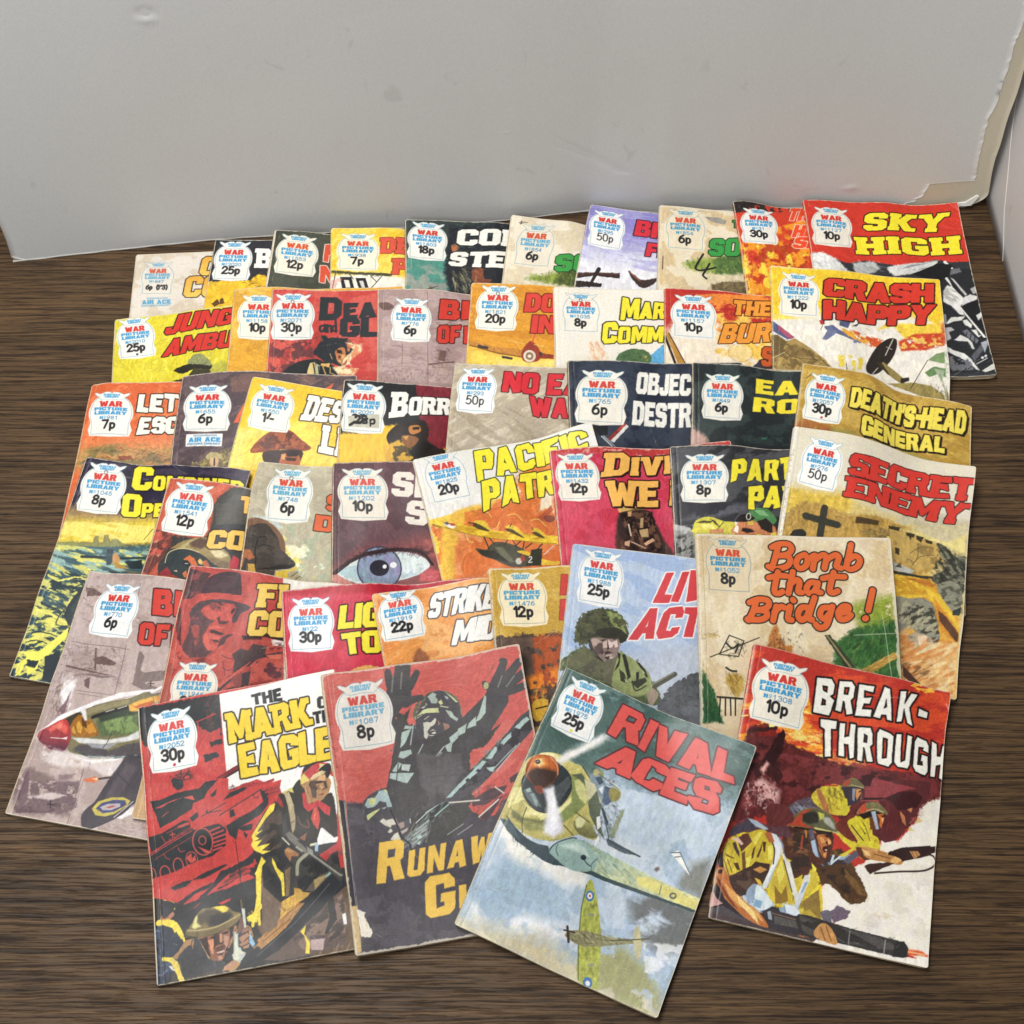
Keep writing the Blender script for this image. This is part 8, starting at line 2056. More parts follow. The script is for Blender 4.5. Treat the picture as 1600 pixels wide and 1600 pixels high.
K 607a74 w=1:159,894 194,820 276,775 378,788 446,868 451,974 360,925 243,929 188,968
S 2a3434/c0b85a/8ab0a8/1e2426/a8c8c0 n=110 l=7 w=2 d=25 j=50:175,870 275,784 377,797 444,881 441,952 310,911 190,949
S 5a5a60/2a282c n=40 l=8 w=1.6 d=40:176,960 251,969 283,1114 187,1077
L 77592a w=1.2 a=.5:432,1203 525,1320
L dc8a7c w=.5 a=.8 wp=.3:76,48 38,1438
L 8a3a36 w=.8 a=.7 wp=.5:18,176 30,611
S dc8a7c/9a3c38 n=50 l=5 w=.6 d=-20 j=30 a=.8:17,67 137,111 124,776 7,784
P 26242a w=.5:-22,805 41,821 46,1475 -9,1466
L 8a8890 w=.5:46,829 40,1474
P c9ab78 w=.5 n=.04:-23,1469 46,1473 43,1752 -20,1759
P ece4d4 w=.6 n=.03:41,1492 93,1521 80,1547 122,1647 108,1676 50,1660
S f4f0e4/b8a888 n=12 l=5 w=.8 d=70:43,1498 90,1524 109,1667 55,1652
P c2a878 w=.4:-20,-20 15,-20 12,600 16,1100 -20,1770
P c4544d w=.2:581,362 643,239 700,205 802,209 879,273 888,351 888,428 1012,360 1052,223 698,162 572,205 635,238
K 45434a w=.3:577,362 627,287 674,235 707,214 751,207 800,222 853,268 879,324 878,384 887,437 851,447 750,379 635,346
P a9b8b0 w=.3:678,235 715,215 739,227 728,246 742,265 730,288 696,283
P c8c98c w=.25:739,281 763,268 772,294 754,300
P d2d79a w=.25:582,354 630,320 662,312 734,318 737,348 653,340 605,345
P b8c4b0 w=.25:620,302 661,291 641,309
P d2d79a w=.25:654,282 663,275 665,292
P b4c2b6 w=.25:782,338 818,352 834,388 857,410 846,425 804,388
P d2d79a w=.25:800,226 834,252 874,302 857,299 829,260
P a9b8b0 w=.25:788,246 812,258 809,274 794,263
L c8c9a0 w=.7:752,308 801,324
P 45434a w=.3:576,370 635,346 695,346 785,372 852,439 819,484 758,540 696,559 640,534 610,508 564,477
P d3d0be w=.25:623,398 648,398 673,406 707,377 711,390 701,414 682,428 664,434 643,460 648,481 626,511 615,501 620,444
P d3d0be w=.2:655,462 679,449 698,464 678,457
P e0ddcc w=.15:667,472 693,468 695,480 674,481
L e0ddcc w=.5:652,486 697,495
L c8c4b4 w=.5:634,379 667,363
P 9c7464 w=.3:752,418 792,437 787,470 766,492 752,498 755,456
P 9c7464 w=.2:721,396 735,419 720,434
P 45434a w=.3:168,839 222,795 316,768 397,792 436,874 452,936 449,1020 414,1092 368,1125 279,1115 202,1081 201,958 160,970
P a3bbbd w=.35:173,864 198,825 243,822 273,784 315,780 344,809 379,856 436,870 441,901 390,900 316,893 308,862 268,849 236,879 190,887
P cdd08c w=.3:303,779 331,780 344,809 317,797
P cdd08c w=.3:201,830 251,827 237,866 208,872
P cdd08c w=.3:177,931 207,917 266,895 261,906 180,964
P a3bbbd w=.3:275,896 317,889 290,902
L c3cfcc w=.6 k=1:392,887 442,922 447,977 447,1019
P d6d3c4 w=.3:255,980 278,963 297,977 339,971 354,1011 325,1011 315,1026 284,1009
P d6d3c4 w=.3:295,1052 315,1030 329,1049 310,1062
P d6d3c4 w=.3:305,1103 334,1070 360,1062 370,1113 333,1111
P 9a857c w=.3:356,969 393,1005 414,971 405,1036 379,1044 366,1013
P b8aca4 w=.3:377,1060 429,1045 418,1064 383,1078
L 26242a w=.9 k=1 wp=.3:330,915 348,968 369,1055 387,1108 423,1152 429,1198
L a8b4b0 w=.6:454,1104 545,1055
L a8b4b0 w=.6:443,1123 541,1079
L a8b4b0 w=.6:439,1155 537,1108
L a8b4b0 w=.9:476,1071 566,1025
P a8c0bc w=.3:474,1112 505,1102 505,1127 476,1129
P a8c0bc w=.3:468,1157 499,1142 487,1169
L b8c8c4 w=.7:482,1026 556,977
L b8c8c4 w=.9:556,973 660,924
P c7544e w=.3 n=.04:431,32 631,37 636,236 503,330 407,270
P c7544e w=.3 n=.04:874,446 1078,218 1171,93 1408,109 1375,506 1263,523 1177,474 894,611
P 3f3d40 w=.4:413,169 446,94 498,137 577,160 576,239 499,284 443,343 518,389 628,509 826,449 1053,295 1126,216 1224,271 1201,372 1047,540 905,613 852,798 706,911 559,965 369,1010 321,774 377,624 421,487 404,292
L 3f3d40 w=6 w2=4.6 k=1:446,129 441,81 441,43
L 3f3d40 w=6.6 w2=5 k=1:492,136 508,68 524,-2
L 3f3d40 w=6.6 w2=5 k=1:533,142 557,75 576,5
L 3f3d40 w=6 w2=4 k=1:566,158 601,117 631,73
L 3f3d40 w=5.6 w2=4 k=1:526,260 576,245 633,238
L 3f3d40 w=7.4 w2=5 k=1:1134,242 1182,167 1218,102
L 3f3d40 w=7.4 w2=5 k=1:1168,248 1252,180 1317,118
L 3f3d40 w=7 w2=5 k=1:1189,264 1292,223 1366,175
L 3f3d40 w=6.4 w2=4.6 k=1:1184,298 1280,292 1355,275
L 3f3d40 w=5.4 w2=4.4 k=1:1136,301 1105,271 1076,232
E a8a87a w=.2:1075,235 1092,239 1071,258
L 6f6f6a w=1:472,75 448,175
L 6f6f6a w=1:533,60 509,162
L 6f6f6a w=1:1190,193 1153,257
L 6f6f6a w=1:1271,207 1207,267
P a9bdb6 w=.25:1053,295 1063,309 1040,410 998,448 967,453 1017,369
P a9bdb6 w=.25:920,455 973,419 969,477 903,486
P a9bdb6 w=.25:845,475 908,452 887,506 838,520
P a9bdb6 w=.25:779,521 843,486 836,531 783,568
P a9bdb6 w=.25:742,567 798,547 776,612 753,608
L c8d2ca w=.6:667,634 736,571
L c8d2ca w=.6:678,641 712,607
P a9bdb6 w=.3:505,398 555,412 541,427 490,419
P a9bdb6 w=.3:475,439 536,426 488,509 449,536
P a9bdb6 w=.3:445,558 515,558 523,582 461,605 429,588
P b7c5be w=.3:445,636 501,651 484,688 439,674
P a9bdb6 w=.3:376,669 424,621 445,636 403,685
P a9bdb6 w=.3:363,678 516,704 461,763 352,711
L 2f2e30 w=.6:357,677 517,699
L 2f2e30 w=.6:422,632 394,740
L a9bdb6 w=.7:558,395 520,526
L a9bdb6 w=.7:563,589 600,538
P 504d50 s=1 w=.5:569,589 771,645 847,751 687,884 558,814
N 5b585c a=.6 th=.5 sx=5 sy=12:546,586 888,644 800,905 538,949
P 45434a w=.4:683,906 852,798 1021,695 1259,476 1350,433 1369,540 1188,682 1040,791 922,870 722,960
N 2a2a2e a=.9 th=.48 sx=4 sy=4 d=-45:732,892 1319,474 1353,549 976,823
P a7c0bc w=.35:696,903 788,832 893,760 972,707 994,718 938,769 848,820 730,903
P a7c0bc w=.35:997,701 1066,636 1087,652 1031,709
P a7c0bc w=.35:1104,621 1184,567 1205,582 1125,637
P a7c0bc w=.35:1213,538 1305,483 1320,503 1245,555
P 2c2c30 w=.3:838,807 863,800 872,819 847,826
P 2c2c30 w=.3:916,764 935,751 950,772 931,779
P 2c2c30 w=.3:1076,650 1102,632 1110,657 1083,674
P 2c2c30 w=.3:1182,578 1209,560 1210,589 1185,596
P a7c0bc w=.3:987,757 1045,763 1028,794 1006,784
L b8c8c4 w=.5:1031,777 1204,656
L b8c8c4 w=.5:1051,793 1230,644
P c05049 w=.5:931,884 1070,820 1225,734 1156,860 1069,959 993,1071 935,1071 851,1019 834,981
P 45353c w=.5:864,940 987,896 1103,896 1073,936 948,992 856,985
P 45353c w=.5:890,1062 1006,993 1071,948 970,1066 929,1104
S 45353c/8a4a48 n=30 l=8 w=1.4 d=-35:871,895 1111,851 1035,1022 870,1046
L d8d0c4 w=.9:714,935 908,955
L d8d0c4 w=.9:890,1062 1032,975
L d8d0c4 w=.8:1023,891 1072,942
P 45353c w=.4:1123,854 1198,821 1177,875 1128,889
P 403d45 w=.5:827,1026 888,1073 961,1122 998,1107 950,1188 691,1162
L 9aa49c w=.5:672,1136 783,1087
L 9aa49c w=.5:739,1148 838,1104
T Runaw f=eec04e lw=0 sm=.66 gap=12 jit=2 it=.06:222,1117 983,1095 929,1337 184,1359
T Gu f=eec04e lw=0 sm=.66 gap=12 jit=2:491,1368 838,1372 800,1603 453,1620
B 1087 8p c=ece5da r=cf4a44 b=6aabcb:83,512 415,497 251,88
@44 4b645f
N 3c5450 a=.7 th=.5 sx=20 sy=8 d=10:-30,-7 1351,-15 1395,293 60,558
N 6f8a88 a=.6 th=.54 sx=16 sy=10 d=-20:-30,-7 1351,-15 1347,376 525,495
P a7bacc s=9 w=6:268,585 514,468 722,504 1388,359 1440,462 1373,1859 -60,1798 -23,1107 233,885
N c2cfdc a=.9 th=.46 sx=22 sy=14 d=25:476,615 1394,419 1387,1495 33,1727 6,1063 434,1057
P 9db4c6 s=6 w=4:16,1513 149,1278 415,1308 589,1349 522,1559 217,1647 50,1660
N eceae4 th=.4 s=3 sx=14 sy=10 e=.12:-8,1085 186,1109 393,1184 619,1112 667,1230 531,1284 430,1272 213,1280 111,1265
N e6e8ea th=.48 s=4 sx=18 sy=12 e=.14:3,1592 332,1553 653,1500 746,1573 522,1631 129,1730
P cdc09c s=7 w=6:-19,1750 240,1697 522,1631 730,1681 1408,1716 1407,1830 -15,1793
N d8cfae a=.9 th=.46 sx=20 sy=10 d=28 s=3:7,1739 683,1645 1313,1701 1359,1823 -2,1787
N 9c9c6c th=.42 s=4 sx=10 sy=8:861,1549 1012,1466 1187,1524 1321,1640 1333,1792 951,1773
N 66696a th=.36 s=4 sx=14 sy=8 e=.16:938,1196 1077,1073 1368,1070 1396,1315 1205,1412 1030,1354
N 73766e th=.36 s=3 sx=9 sy=9 e=.16:1189,917 1230,824 1313,764 1357,999 1187,995
N e4e6e6 a=.8 th=.5 sx=14 sy=9:1107,1395 1373,1295 1387,1495 1183,1555
P d5dade s=5 w=4 a=.8:496,976 780,883 1011,899 812,957 635,995
S 5a6a78/2e3a44/c8ccd0/8a98a4 n=110 l=7 w=1.6 d=55 j=35:386,592 470,520 636,592 662,757 675,901 624,970 514,825
K 8a8a50 w=.7:565,650 591,599 642,606 646,656 603,688
K 8f8f60 w=.6:436,576 449,529 502,538 495,582
L 2e3a44 w=1.6:476,615 575,619
L 2e3a44 w=1.4:541,715 643,826
P 8c907a w=.6:673,895 683,748 704,695 710,736 709,886
P 55626a w=.6:662,907 901,911 804,938 691,938
L 37424c w=1:678,907 900,915
S 37424c/a8b0a0 n=30 l=6 w=1 d=60:622,774 699,709 716,883 686,925
K c6bb6b w=.8 n=.1 c2=a39c58:4,1001 1,850 31,734 57,626 145,565 289,557 411,613 535,718 571,845 491,964 349,1083 183,1103 65,1069
S e8e09a/8a8548/b5ab5c/6c7040 n=150 l=11 w=2 d=75 j=25:23,993 167,993 348,1006 495,818 521,725 549,870 370,1057 167,1102
P dfe2e4 s=2.2 w=1.2 a=.85:201,620 233,502 341,367 431,284 438,322 342,448 276,564
K a8a45e w=.6:431,916 474,845 566,892 608,932 555,960 472,958
K 86a49e w=.6 c2=dfd790 g=h n=.08:361,1139 405,1064 518,988 661,982 889,991 1145,1005 1378,1013 1376,1090 1093,1115 723,1130 483,1171
S b8d0c8/668078/e8e4b0 n=70 l=14 w=1.5 d=24 j=8:379,1115 523,1001 895,1004 1341,1037 1087,1100 566,1141
P d9cf7a w=.8:924,1038 977,1015 1361,1028 1364,1080 1219,1081 955,1079
K 3a4e52 w=.7:11,1069 65,1069 191,1122 358,1140 451,1172 433,1203 321,1202 182,1173 68,1131
L 34464a w=3.4 w2=1.8 wp=.3:157,1153 381,1193 661,1137 1030,1112 1367,1089
S 24343a n=24 l=8 w=2 d=40:31,1084 184,1141 425,1185 340,1209 131,1165
E 3a4c50 t=.9:1179,1055 1195,1048 1184,1069
L 4f6468 w=.6:1091,1028 1098,1079
P eeede6 w=.3:1072,814 1110,784 1136,798 1246,906
L 4a565c w=.6:1072,814 1125,790 1246,906
L 4a565c w=.6:1106,828 1137,812
P 6a5a58 w=.8 s=.6:1013,952 1033,924 1045,939 1031,960
K a7ad50 w=.4 n=.1:659,1218 678,1177 741,1256 813,1375 871,1499 937,1692 941,1762 829,1765 746,1573 682,1364
S 6f7438/cfd078/8a8c48 n=70 l=7 w=2 d=80 j=25:659,1250 741,1256 839,1439 943,1733 831,1738 728,1493
L 5a6040 w=.7:659,1218 682,1364 749,1571 825,1755
K 8a8660 w=.4:650,1548 693,1503 796,1467 911,1444 1047,1399 1138,1356 1068,1412 917,1496 775,1567 680,1563
S 4a4836/c8c4a0/6a6a48 n=50 l=8 w=1.4 d=8:659,1533 1047,1399 1055,1418 747,1575
K b8b088 w=.4:1047,1406 1032,1338 1050,1318 1092,1387 1121,1471 1103,1494
L 4a4836 w=.7:1138,1356 919,1463
L 3a3430 w=1.6:646,1503 686,1579
L 3a3430 w=1:634,1530 698,1515
E 3f6ea6:703,1272 727,1260 716,1303
E ecece8:703,1272 717,1265 711,1290
E c0483c:703,1272 709,1269 707,1280
E 3f6ea6:883,1747 911,1741 893,1778
E ecece8:884,1750 898,1746 890,1764
E 6a7a9a t=.4:754,1374 768,1368 757,1379
E 6a7a9a t=.4:865,1643 878,1637 867,1648
L 8f98a4 w=.45 k=1 a=.7:19,1556 51,1521 86,1530 110,1495 152,1499 163,1472 211,1473 232,1449 275,1475
E e8d858:591,448 596,446 593,454
L 8aa09a w=.4 a=.5:45,0 46,1770
L d8d4c0 w=.5 wp=.3:2,600 3,1770
P 4f6862 s=3 w=1:-24,620 206,478 429,444 483,619 354,570 209,571 87,606 22,663
K c9be74 w=.3 c2=b3a962:-16,1069 -9,942 -3,771 17,674 86,602 175,556 278,563 369,563 474,641 541,719 539,844 495,954 461,999 364,1065 275,1105 168,1102 86,1077
N e6df9c a=.8 th=.5 sx=9 sy=5 d=-40:-3,957 1,761 305,927 277,1027 56,1029
P 6f6f45 s=.8 w=.6:43,1000 140,1019 251,987 342,910 377,800 411,838 383,943 310,1021 167,1059 73,1048
P 8f8f58 s=.8 w=.5:139,1036 301,1000 316,1036 179,1088
P e8e0a0 s=.4 w=.3:102,930 177,959 272,934 331,861 364,770 386,777 358,884 282,956 179,984
P 7f8a52 s=.6 w=.5:313,647 364,593 433,651 474,751 435,852 383,943 335,913 377,800
P c8c684 s=.5 w=.3:343,664 365,639 410,662 464,728 465,773 412,754 368,712
P 55604a w=.3:307,641 367,601 437,640 456,686 397,651 346,639
K 30363a w=.2:49,846 37,781 85,706 171,610 289,632 336,691 351,758 328,853 271,930 190,949 103,912
P 5b676a w=.25:73,863 105,835 164,867 219,914 171,926 104,894
P 9fb0ac w=.2:82,854 104,832 121,851 102,868
P 8fa09c w=.2:120,869 141,855 184,894 190,927
P 4a5052 w=.3:242,777 299,655 333,693 311,834
E e9e2a8 w=.1:137,604 203,579 128,574
K b25c2d w=.15:41,752 27,687 53,631 104,602 163,591 213,625 232,680 221,750 173,805 109,803 59,780
P 3d2a24 s=1.2 w=.4:49,758 90,695 178,671 226,665 237,724 206,776 181,824 112,810 77,790
P d98a48 s=1 w=.3 a=.9:53,694 65,639 109,613 151,648 123,689 75,702
P ecc888 s=.5 w=.2:66,652 99,632 128,659 105,688 79,682
E 33302e:84,662 99,655 90,675
E 8fa0a8:82,660 88,657 84,665
L 7a3420 w=.9 a=.8 k=1:31,694 42,752 84,787
L d89878 w=.8 a=.8 k=1:148,599 206,629 232,680
K 7a3a2a w=.3:123,814 168,794 196,817 172,846 140,833
P e4e2e0 s=1.2 w=.8 a=.95:191,604 221,513 303,448 397,312 412,325 405,364 318,483 260,563 225,609
P f4f0ec s=.8 w=.5 a=.9:229,532 316,433 396,319 387,364 310,464 254,547
P dcdce2 s=1.2 w=.8 a=.9:186,804 234,758 296,842 370,932 405,994 361,1058 289,1056 267,962 237,870
P efeef2 s=.8 w=.6 a=.9:208,803 238,770 301,875 373,983 331,1029 269,926
K a8a468 w=.3 c2=6a6844:438,914 453,852 514,848 578,893 608,921 566,950 488,958
P d8d4a0 s=.5:443,893 456,859 509,859 498,917 469,933
L 4a4a36 w=.6:389,957 468,986
L 4a4a36 w=.6:428,847 530,866
L 3a3a30 w=.5 k=1:133,951 139,1036 171,1109
P 3c4a52 w=.3:37,1046 100,1089 163,1112 255,1140 350,1115 375,1154 450,1143 407,1206 346,1209 248,1185 171,1169 90,1127
P 4b5c62 w=.3:5,1086 50,1076 114,1100 175,1158 97,1142
K 9db8b0 w=.3 c2=8aa6a0:366,1141 395,1076 465,1010 538,991 608,1005 658,1039 656,1121 539,1184 424,1164
P c6dcd2 s=1 w=.5:416,1083 502,1012 578,1021 611,1055 491,1070
L 3a464a w=.7 k=1:366,1141 388,1080 464,1006 494,994
L 3a464a w=.5 k=1:402,1081 403,1115 433,1143
E 2c363a:578,1075 594,1066 585,1090
L 2c363a w=.7 k=1:587,1085 611,1098 639,1101
L 4a5a5c w=.5 k=1:658,1039 640,1083 651,1121
K 7f8f9a w=.3:419,594 458,558 539,603 579,702 560,764 499,702
P 3d4c62 w=.25:452,588 487,563 518,594 501,620
P 46566e w=.25:534,614 589,616 626,663 588,725 556,712
P cfd4d6 w=.2:503,646 524,609 538,666
K 8c8348 w=.3:570,634 583,601 641,612 649,653 617,685 586,663
K a89f6c w=.25:429,553 443,533 470,543 469,562 447,576
L 5a5a4a w=.6:465,554 624,592
L d8d8d0 w=.6:552,569 623,588
L 3c4448 w=.7 k=1:541,719 633,834 678,896
P c8c29a w=.3:395,624 468,626 549,716 521,800 447,709
P 57604f w=.3:474,751 498,657 561,746 590,837 661,920 593,886 512,822
P e8e8e4 w=.2:559,817 575,801 606,855 593,886
P e8e8e4 w=.2:605,947 616,908 628,927 616,984
L 3a4248 w=.8:359,559 422,602
P 8f9a78 w=.3:671,859 692,697 708,724 692,866
P 49555c w=.3:670,900 817,907 908,912 787,920 690,923
T RIVAL f=d9544e o=54282e lw=1 gap=1 jit=5:450,82 1250,93 1286,291 422,284
T ACES f=d9544e o=54282e lw=1 gap=4 jit=4:498,333 1217,305 1260,508 421,504
B 1975 25p dot=e8d83a c=f0f0ec r=d0453e:67,408 334,400 185,36
@45 b5342a
N d8502c a=.8 th=.5 sx=22 sy=6 d=-12:-35,44 1370,10 1388,440 16,700
N f0a03a th=.55 sx=18 sy=5 d=-12 e=.1:-30,426 406,240 578,576 9,659
N f7dc7a th=.6 sx=12 sy=4 d=-12 e=.08:-19,452 444,285 585,633 16,657
N f0b040 th=.6 sx=10 sy=4 d=-12:1006,-3 1220,-43 1228,45 1018,97
S f7d878/e8802c n=60 l=9 w=1.6 d=-8 j=18:290,513 561,449 599,512 301,580
S f7d878/f0a040 n=60 l=9 w=1.5 d=10 j=15:551,582 857,573 836,636 585,633
P 5a2626 w=2 s=.6 n=.12:62,547 141,506 229,503 250,539 315,576 584,618 726,645 970,608 1380,576 1397,732 1205,863 1103,1021 959,1066 653,959 393,1010 39,1182 23,843 39,666
N 7a3436 a=.8 th=.5 sx=10 sy=8 d=-20:43,694 695,608 1381,591 1202,838 950,1001 404,994 89,1079
N 32181a a=.8 th=.54 sx=9 sy=7 d=-30:34,639 613,626 1109,636 1069,788 638,852 154,868
P 2e1618 w=1.4:179,746 252,553 280,502 309,535 297,654 255,768
P 7a2420 w=1:102,531 215,507 238,557 128,602
P 3a1c1c w=1:57,562 242,492 246,519 69,588
P f3e88a w=.4:183,495 217,478 222,505 190,517
N d8a8a4 th=.46 s=2 sx=7 sy=7:78,930 195,857 317,909 321,1017 134,1094
S f0dcd4/8a4a50/3a2024/c88a88 n=80 l=6 w=1.5 d=-40 j=60:83,915 280,848 321,1017 132,1082
P e8b0a8 s=1 w=1:173,805 207,738 224,755 198,828
P 7a4a4c w=1 s=.8:-31,1729 35,1539 79,1237 142,1131 285,1132 291,1722 96,1766
P ece6da w=1.6 s=.5 n=.02:1399,660 1264,752 1214,821 1203,891 1105,1034 999,1057 968,1161 906,1216 704,1358 647,1453 679,1619 815,1641 1214,1707 1375,1786 1439,1771
N d8d0c2 a=.6 th=.55 sx=14 sy=10:968,1161 1363,1044 1370,1710 839,1622
S c89a80/8a4a40 n=30 l=7 w=1.4 d=-20:1103,835 1371,666 1268,793 1100,994
S b8a888 n=26 l=2 w=.7 j=90 a=.7:935,1237 1343,1145 1354,1675 947,1637
S c8b088 n=8 l=8 w=1 d=-5 a=.7:1002,1519 1144,1487 1134,1522 1018,1548
K 5a4a52 w=1:367,1030 425,948 531,892 598,959 552,1023 416,1057
S 7a8a9c/3a2c34/a8b4c0 n=36 l=7 w=1.5 d=30:379,1014 533,905 586,975 427,1041
K c9b43a w=.8:525,894 564,820 670,771 749,800 774,932 682,966 596,945
S 6a5420/f0e05a/8a7428 n=60 l=7 w=1.5 d=60 j=30:543,875 699,782 759,922 625,952
K a86a40 w=.5:553,844 580,831 652,946 627,965
K 857847 w=.5:704,798 729,735 788,705 855,760 781,771
K a86a40 w=.5:771,784 828,769 839,830 798,857
L 2a1c18 w=1.4:714,793 855,763
K 3a1c1c w=1:829,711 852,662 895,682 887,742
K d0bc38 w=.8:700,1036 765,964 870,932 929,952 999,1119 873,1161 759,1112
S 6a5420/f2e462/8f7a2a/3a2c1a n=80 l=9 w=1.6 d=60 j=30:719,1025 872,945 977,1103 871,1141
K 8a7b4a w=.5:824,932 853,864 931,834 1021,882 919,888
L 2a1c14 w=1.4:836,930 1017,886
K bf8a50 w=.6:861,1150 921,1095 1005,1118 1142,1135 1126,1183 984,1182 891,1199
S 7a4a28/e0b078 n=40 l=7 w=1.3 d=15:878,1140 992,1121 1116,1148 970,1174
P 3a2420 w=.5:908,1236 947,1214 1038,1186 1295,1039 1367,1013 1364,1051 1181,1120 1016,1232 946,1282
L 2a1a18 w=5 w2=3.6:1074,1130 1364,1025
L 3a2a28 w=1.2 k=1:979,1268 1122,1225 1279,1184 1343,1132 1333,1086 1298,1076
K 523a22 w=1:638,1250 751,1169 857,1269 946,1425 852,1489 723,1408 641,1400
S 8a6638/2e2016/6a4c2a n=70 l=10 w=1.8 d=50 j=25:651,1247 753,1182 925,1416 851,1473 706,1372
P 6a5a68 w=1.2:727,1568 775,1517 857,1532 835,1583 760,1627
K 3a3034 w=.8:624,1253 703,1221 771,1219 801,1254 700,1318 645,1317
L 8ea4bc w=2.6:757,1222 849,1188
L c8d4dc w=1.4 k=1:659,1314 697,1292 716,1218
K 4a2c20 w=.9:386,1172 477,1082 579,1112 603,1244 559,1392 452,1403 410,1289
K d6bc2e w=.9:31,1472 25,1313 127,1200 276,1161 362,1246 465,1290 602,1299 654,1397 689,1643 549,1649 347,1642 264,1527 94,1478
S 6a4a20/f0dc5a/9a7c24/3a2416/f7ec8a n=240 l=11 w=2 d=70 j=30:49,1454 36,1297 265,1177 453,1306 619,1323 666,1622 344,1616 249,1517
P 5a3622 w=1.4:161,1470 286,1387 294,1547 227,1549
P 5a3622 w=1.2:478,1287 591,1316 575,1415 506,1404
K 7d7047 c2=54462f w=.5:393,1106 433,1033 507,967 610,949 685,986 741,1058 617,1083 491,1081
L b09a5a w=1 k=1:396,1105 491,1081 617,1084 738,1059
K a8643f w=.6:482,1114 561,1082 687,1094 701,1146 677,1179 651,1250 602,1237 550,1201
L ccd2da w=3.8 w2=3 k=1 wp=.3:313,1164 376,1242 368,1340 315,1502
L 7a8898 w=1 k=1:341,1157 401,1243 389,1342 336,1504
L c8ccd2 w=2.8 k=1:410,1289 481,1423 526,1548
L c8ccd2 w=2.8 k=1:590,1364 555,1474 522,1589
K b4c8d4 w=1:186,1599 261,1501 357,1560 385,1620 297,1667
S 6a7e90/e6eef2/3a4a5a n=36 l=7 w=1.6 d=30 j=50:197,1583 262,1514 358,1573 322,1655
S c8d8e4/8a9cb0 n=30 l=7 w=1.8 d=20 j=50:448,1592 555,1581 549,1649 468,1641
P 45383a w=1:-38,1731 84,1689 364,1665 551,1662 738,1671 830,1781 647,1797 350,1761
K b8743c w=.8:-5,1501 50,1461 131,1544 224,1630 364,1718 342,1756 210,1720 122,1667 16,1598
S 6a3a24/e0a05a/8a4c2a/f0c080 n=90 l=9 w=1.7 d=48 j=18:2,1506 66,1477 226,1643 346,1735 207,1701 27,1581
K 322e2d w=.6:327,1640 437,1608 546,1621 814,1634 1079,1646 1190,1647 1220,1693 1204,1741 1089,1754 826,1743 641,1746 375,1748
S 5a5452/1a1818/7a7472 n=90 l=16 w=1.6 d=15 j=6:347,1642 548,1636 1185,1662 1190,1725 692,1734 385,1726
P d8603a w=.8 s=.5:1212,1684 1289,1677 1376,1706 1292,1709 1215,1717
L f0c088 w=.7:1214,1698 1317,1697
S a86a3c n=6 l=7 w=2 d=20:547,1742 626,1736 616,1758 550,1761
L e8a090 w=.8 k=1 a=.7:1318,79 1344,116 1365,139
K 63302f w=.4:258,1022 363,985 443,1050 401,1100 446,1113 369,1156 283,1156
K 4c2c22 w=.4:403,1108 452,1103 542,1089 585,1104 692,1079 702,1191 683,1240 635,1313 568,1361 482,1413 447,1331 405,1260
N 7a5030 a=.8 th=.5 sx=3 sy=9 d=80:410,1153 542,1089 564,1256 434,1318
N 2c2420 a=.8 th=.52 sx=3 sy=8 d=80:446,1113 542,1089 574,1343 467,1388
L a8402c w=1.2 wp=.4:508,1138 511,1218
L c08a48 w=.8 wp=.4:523,1102 533,1140
K 5a5a40 w=.2:396,1098 431,1077 445,1037 476,994 522,967 578,953 638,967 685,1001 710,1059 740,1070 647,1077 541,1082 450,1092
P b0432f s=.6 w=.3:396,1098 434,1072 449,1036 491,984 546,961 495,1009 490,1054 530,1068 573,1074 483,1084
P 302e28 s=.6 w=.4:487,1007 556,970 592,986 591,1034 537,1058 494,1049
P b8b850 s=.4 w=.3:581,972 622,971 627,998 601,1019
P a8a898 s=.6 w=.3:614,993 658,987 692,1019 705,1056 667,1044 630,1021
L c8c078 w=1.2 w2=.6:581,1072 740,1070
L 1e1612 w=1:451,1098 574,1084
P 2a2018 w=.3:574,1082 691,1071 694,1095 651,1109 593,1102
K b06a3c w=.2:599,1113 650,1097 672,1108 692,1136 689,1153 674,1161 673,1218 668,1244 647,1236 622,1201 613,1162
P 3a2018 w=.2:638,1103 689,1088 688,1108 664,1114
P d89858 w=.2:612,1118 641,1123 656,1144 633,1158
P e0a868 w=.15:665,1118 687,1129 689,1149 673,1153
P 2a1614 w=.15:656,1144 667,1134 674,1157 666,1158
P 3a1a16 w=.15:644,1176 674,1161 674,1197 656,1210 642,1196
P e8dccc w=.1:654,1194 671,1186 671,1198
P d89858 w=.2:645,1224 668,1207 667,1240
L 5a3a2c w=.5:618,1169 650,1228
P 5c5a6c w=.2:542,1089 570,1083 586,1144 559,1150
P a8bcd0 w=.2:564,1157 590,1143 632,1252 603,1242 584,1218
L 4a5468 w=.5:593,1150 628,1249
P d8d2c8 w=.2:286,1167 318,1158 362,1189 387,1248 395,1335 367,1431 339,1466 319,1434 344,1351 350,1273 331,1206
P a8b0b8 w=.3:345,1388 367,1342 380,1371 339,1466 320,1438
P d2bf30 w=.3:341,1477 374,1389 406,1325 439,1390 481,1533 337,1566
P d8d8d2 w=.2:418,1322 445,1312 507,1455 520,1500 493,1506 466,1420
P d9c838 w=.25:487,1420 538,1380 536,1432 515,1489
P e0d8b8 w=.2:384,1253 415,1298 408,1308
P d9c838 w=.25:423,1296 461,1308 437,1317
P d9c838 w=.25:581,1333 626,1372 648,1431 647,1487 562,1515 569,1441
P d2d4d4 w=.2:554,1380 585,1369 586,1409 552,1493 524,1499 552,1429
P e8e050 w=.25:584,1292 620,1320 629,1367 597,1330
L 6a8aa0 w=.6:652,1288 683,1314
L d0dce0 w=1 k=1:680,1323 714,1262 757,1215
P 7a8a98 w=.3:682,1269 706,1264 701,1289
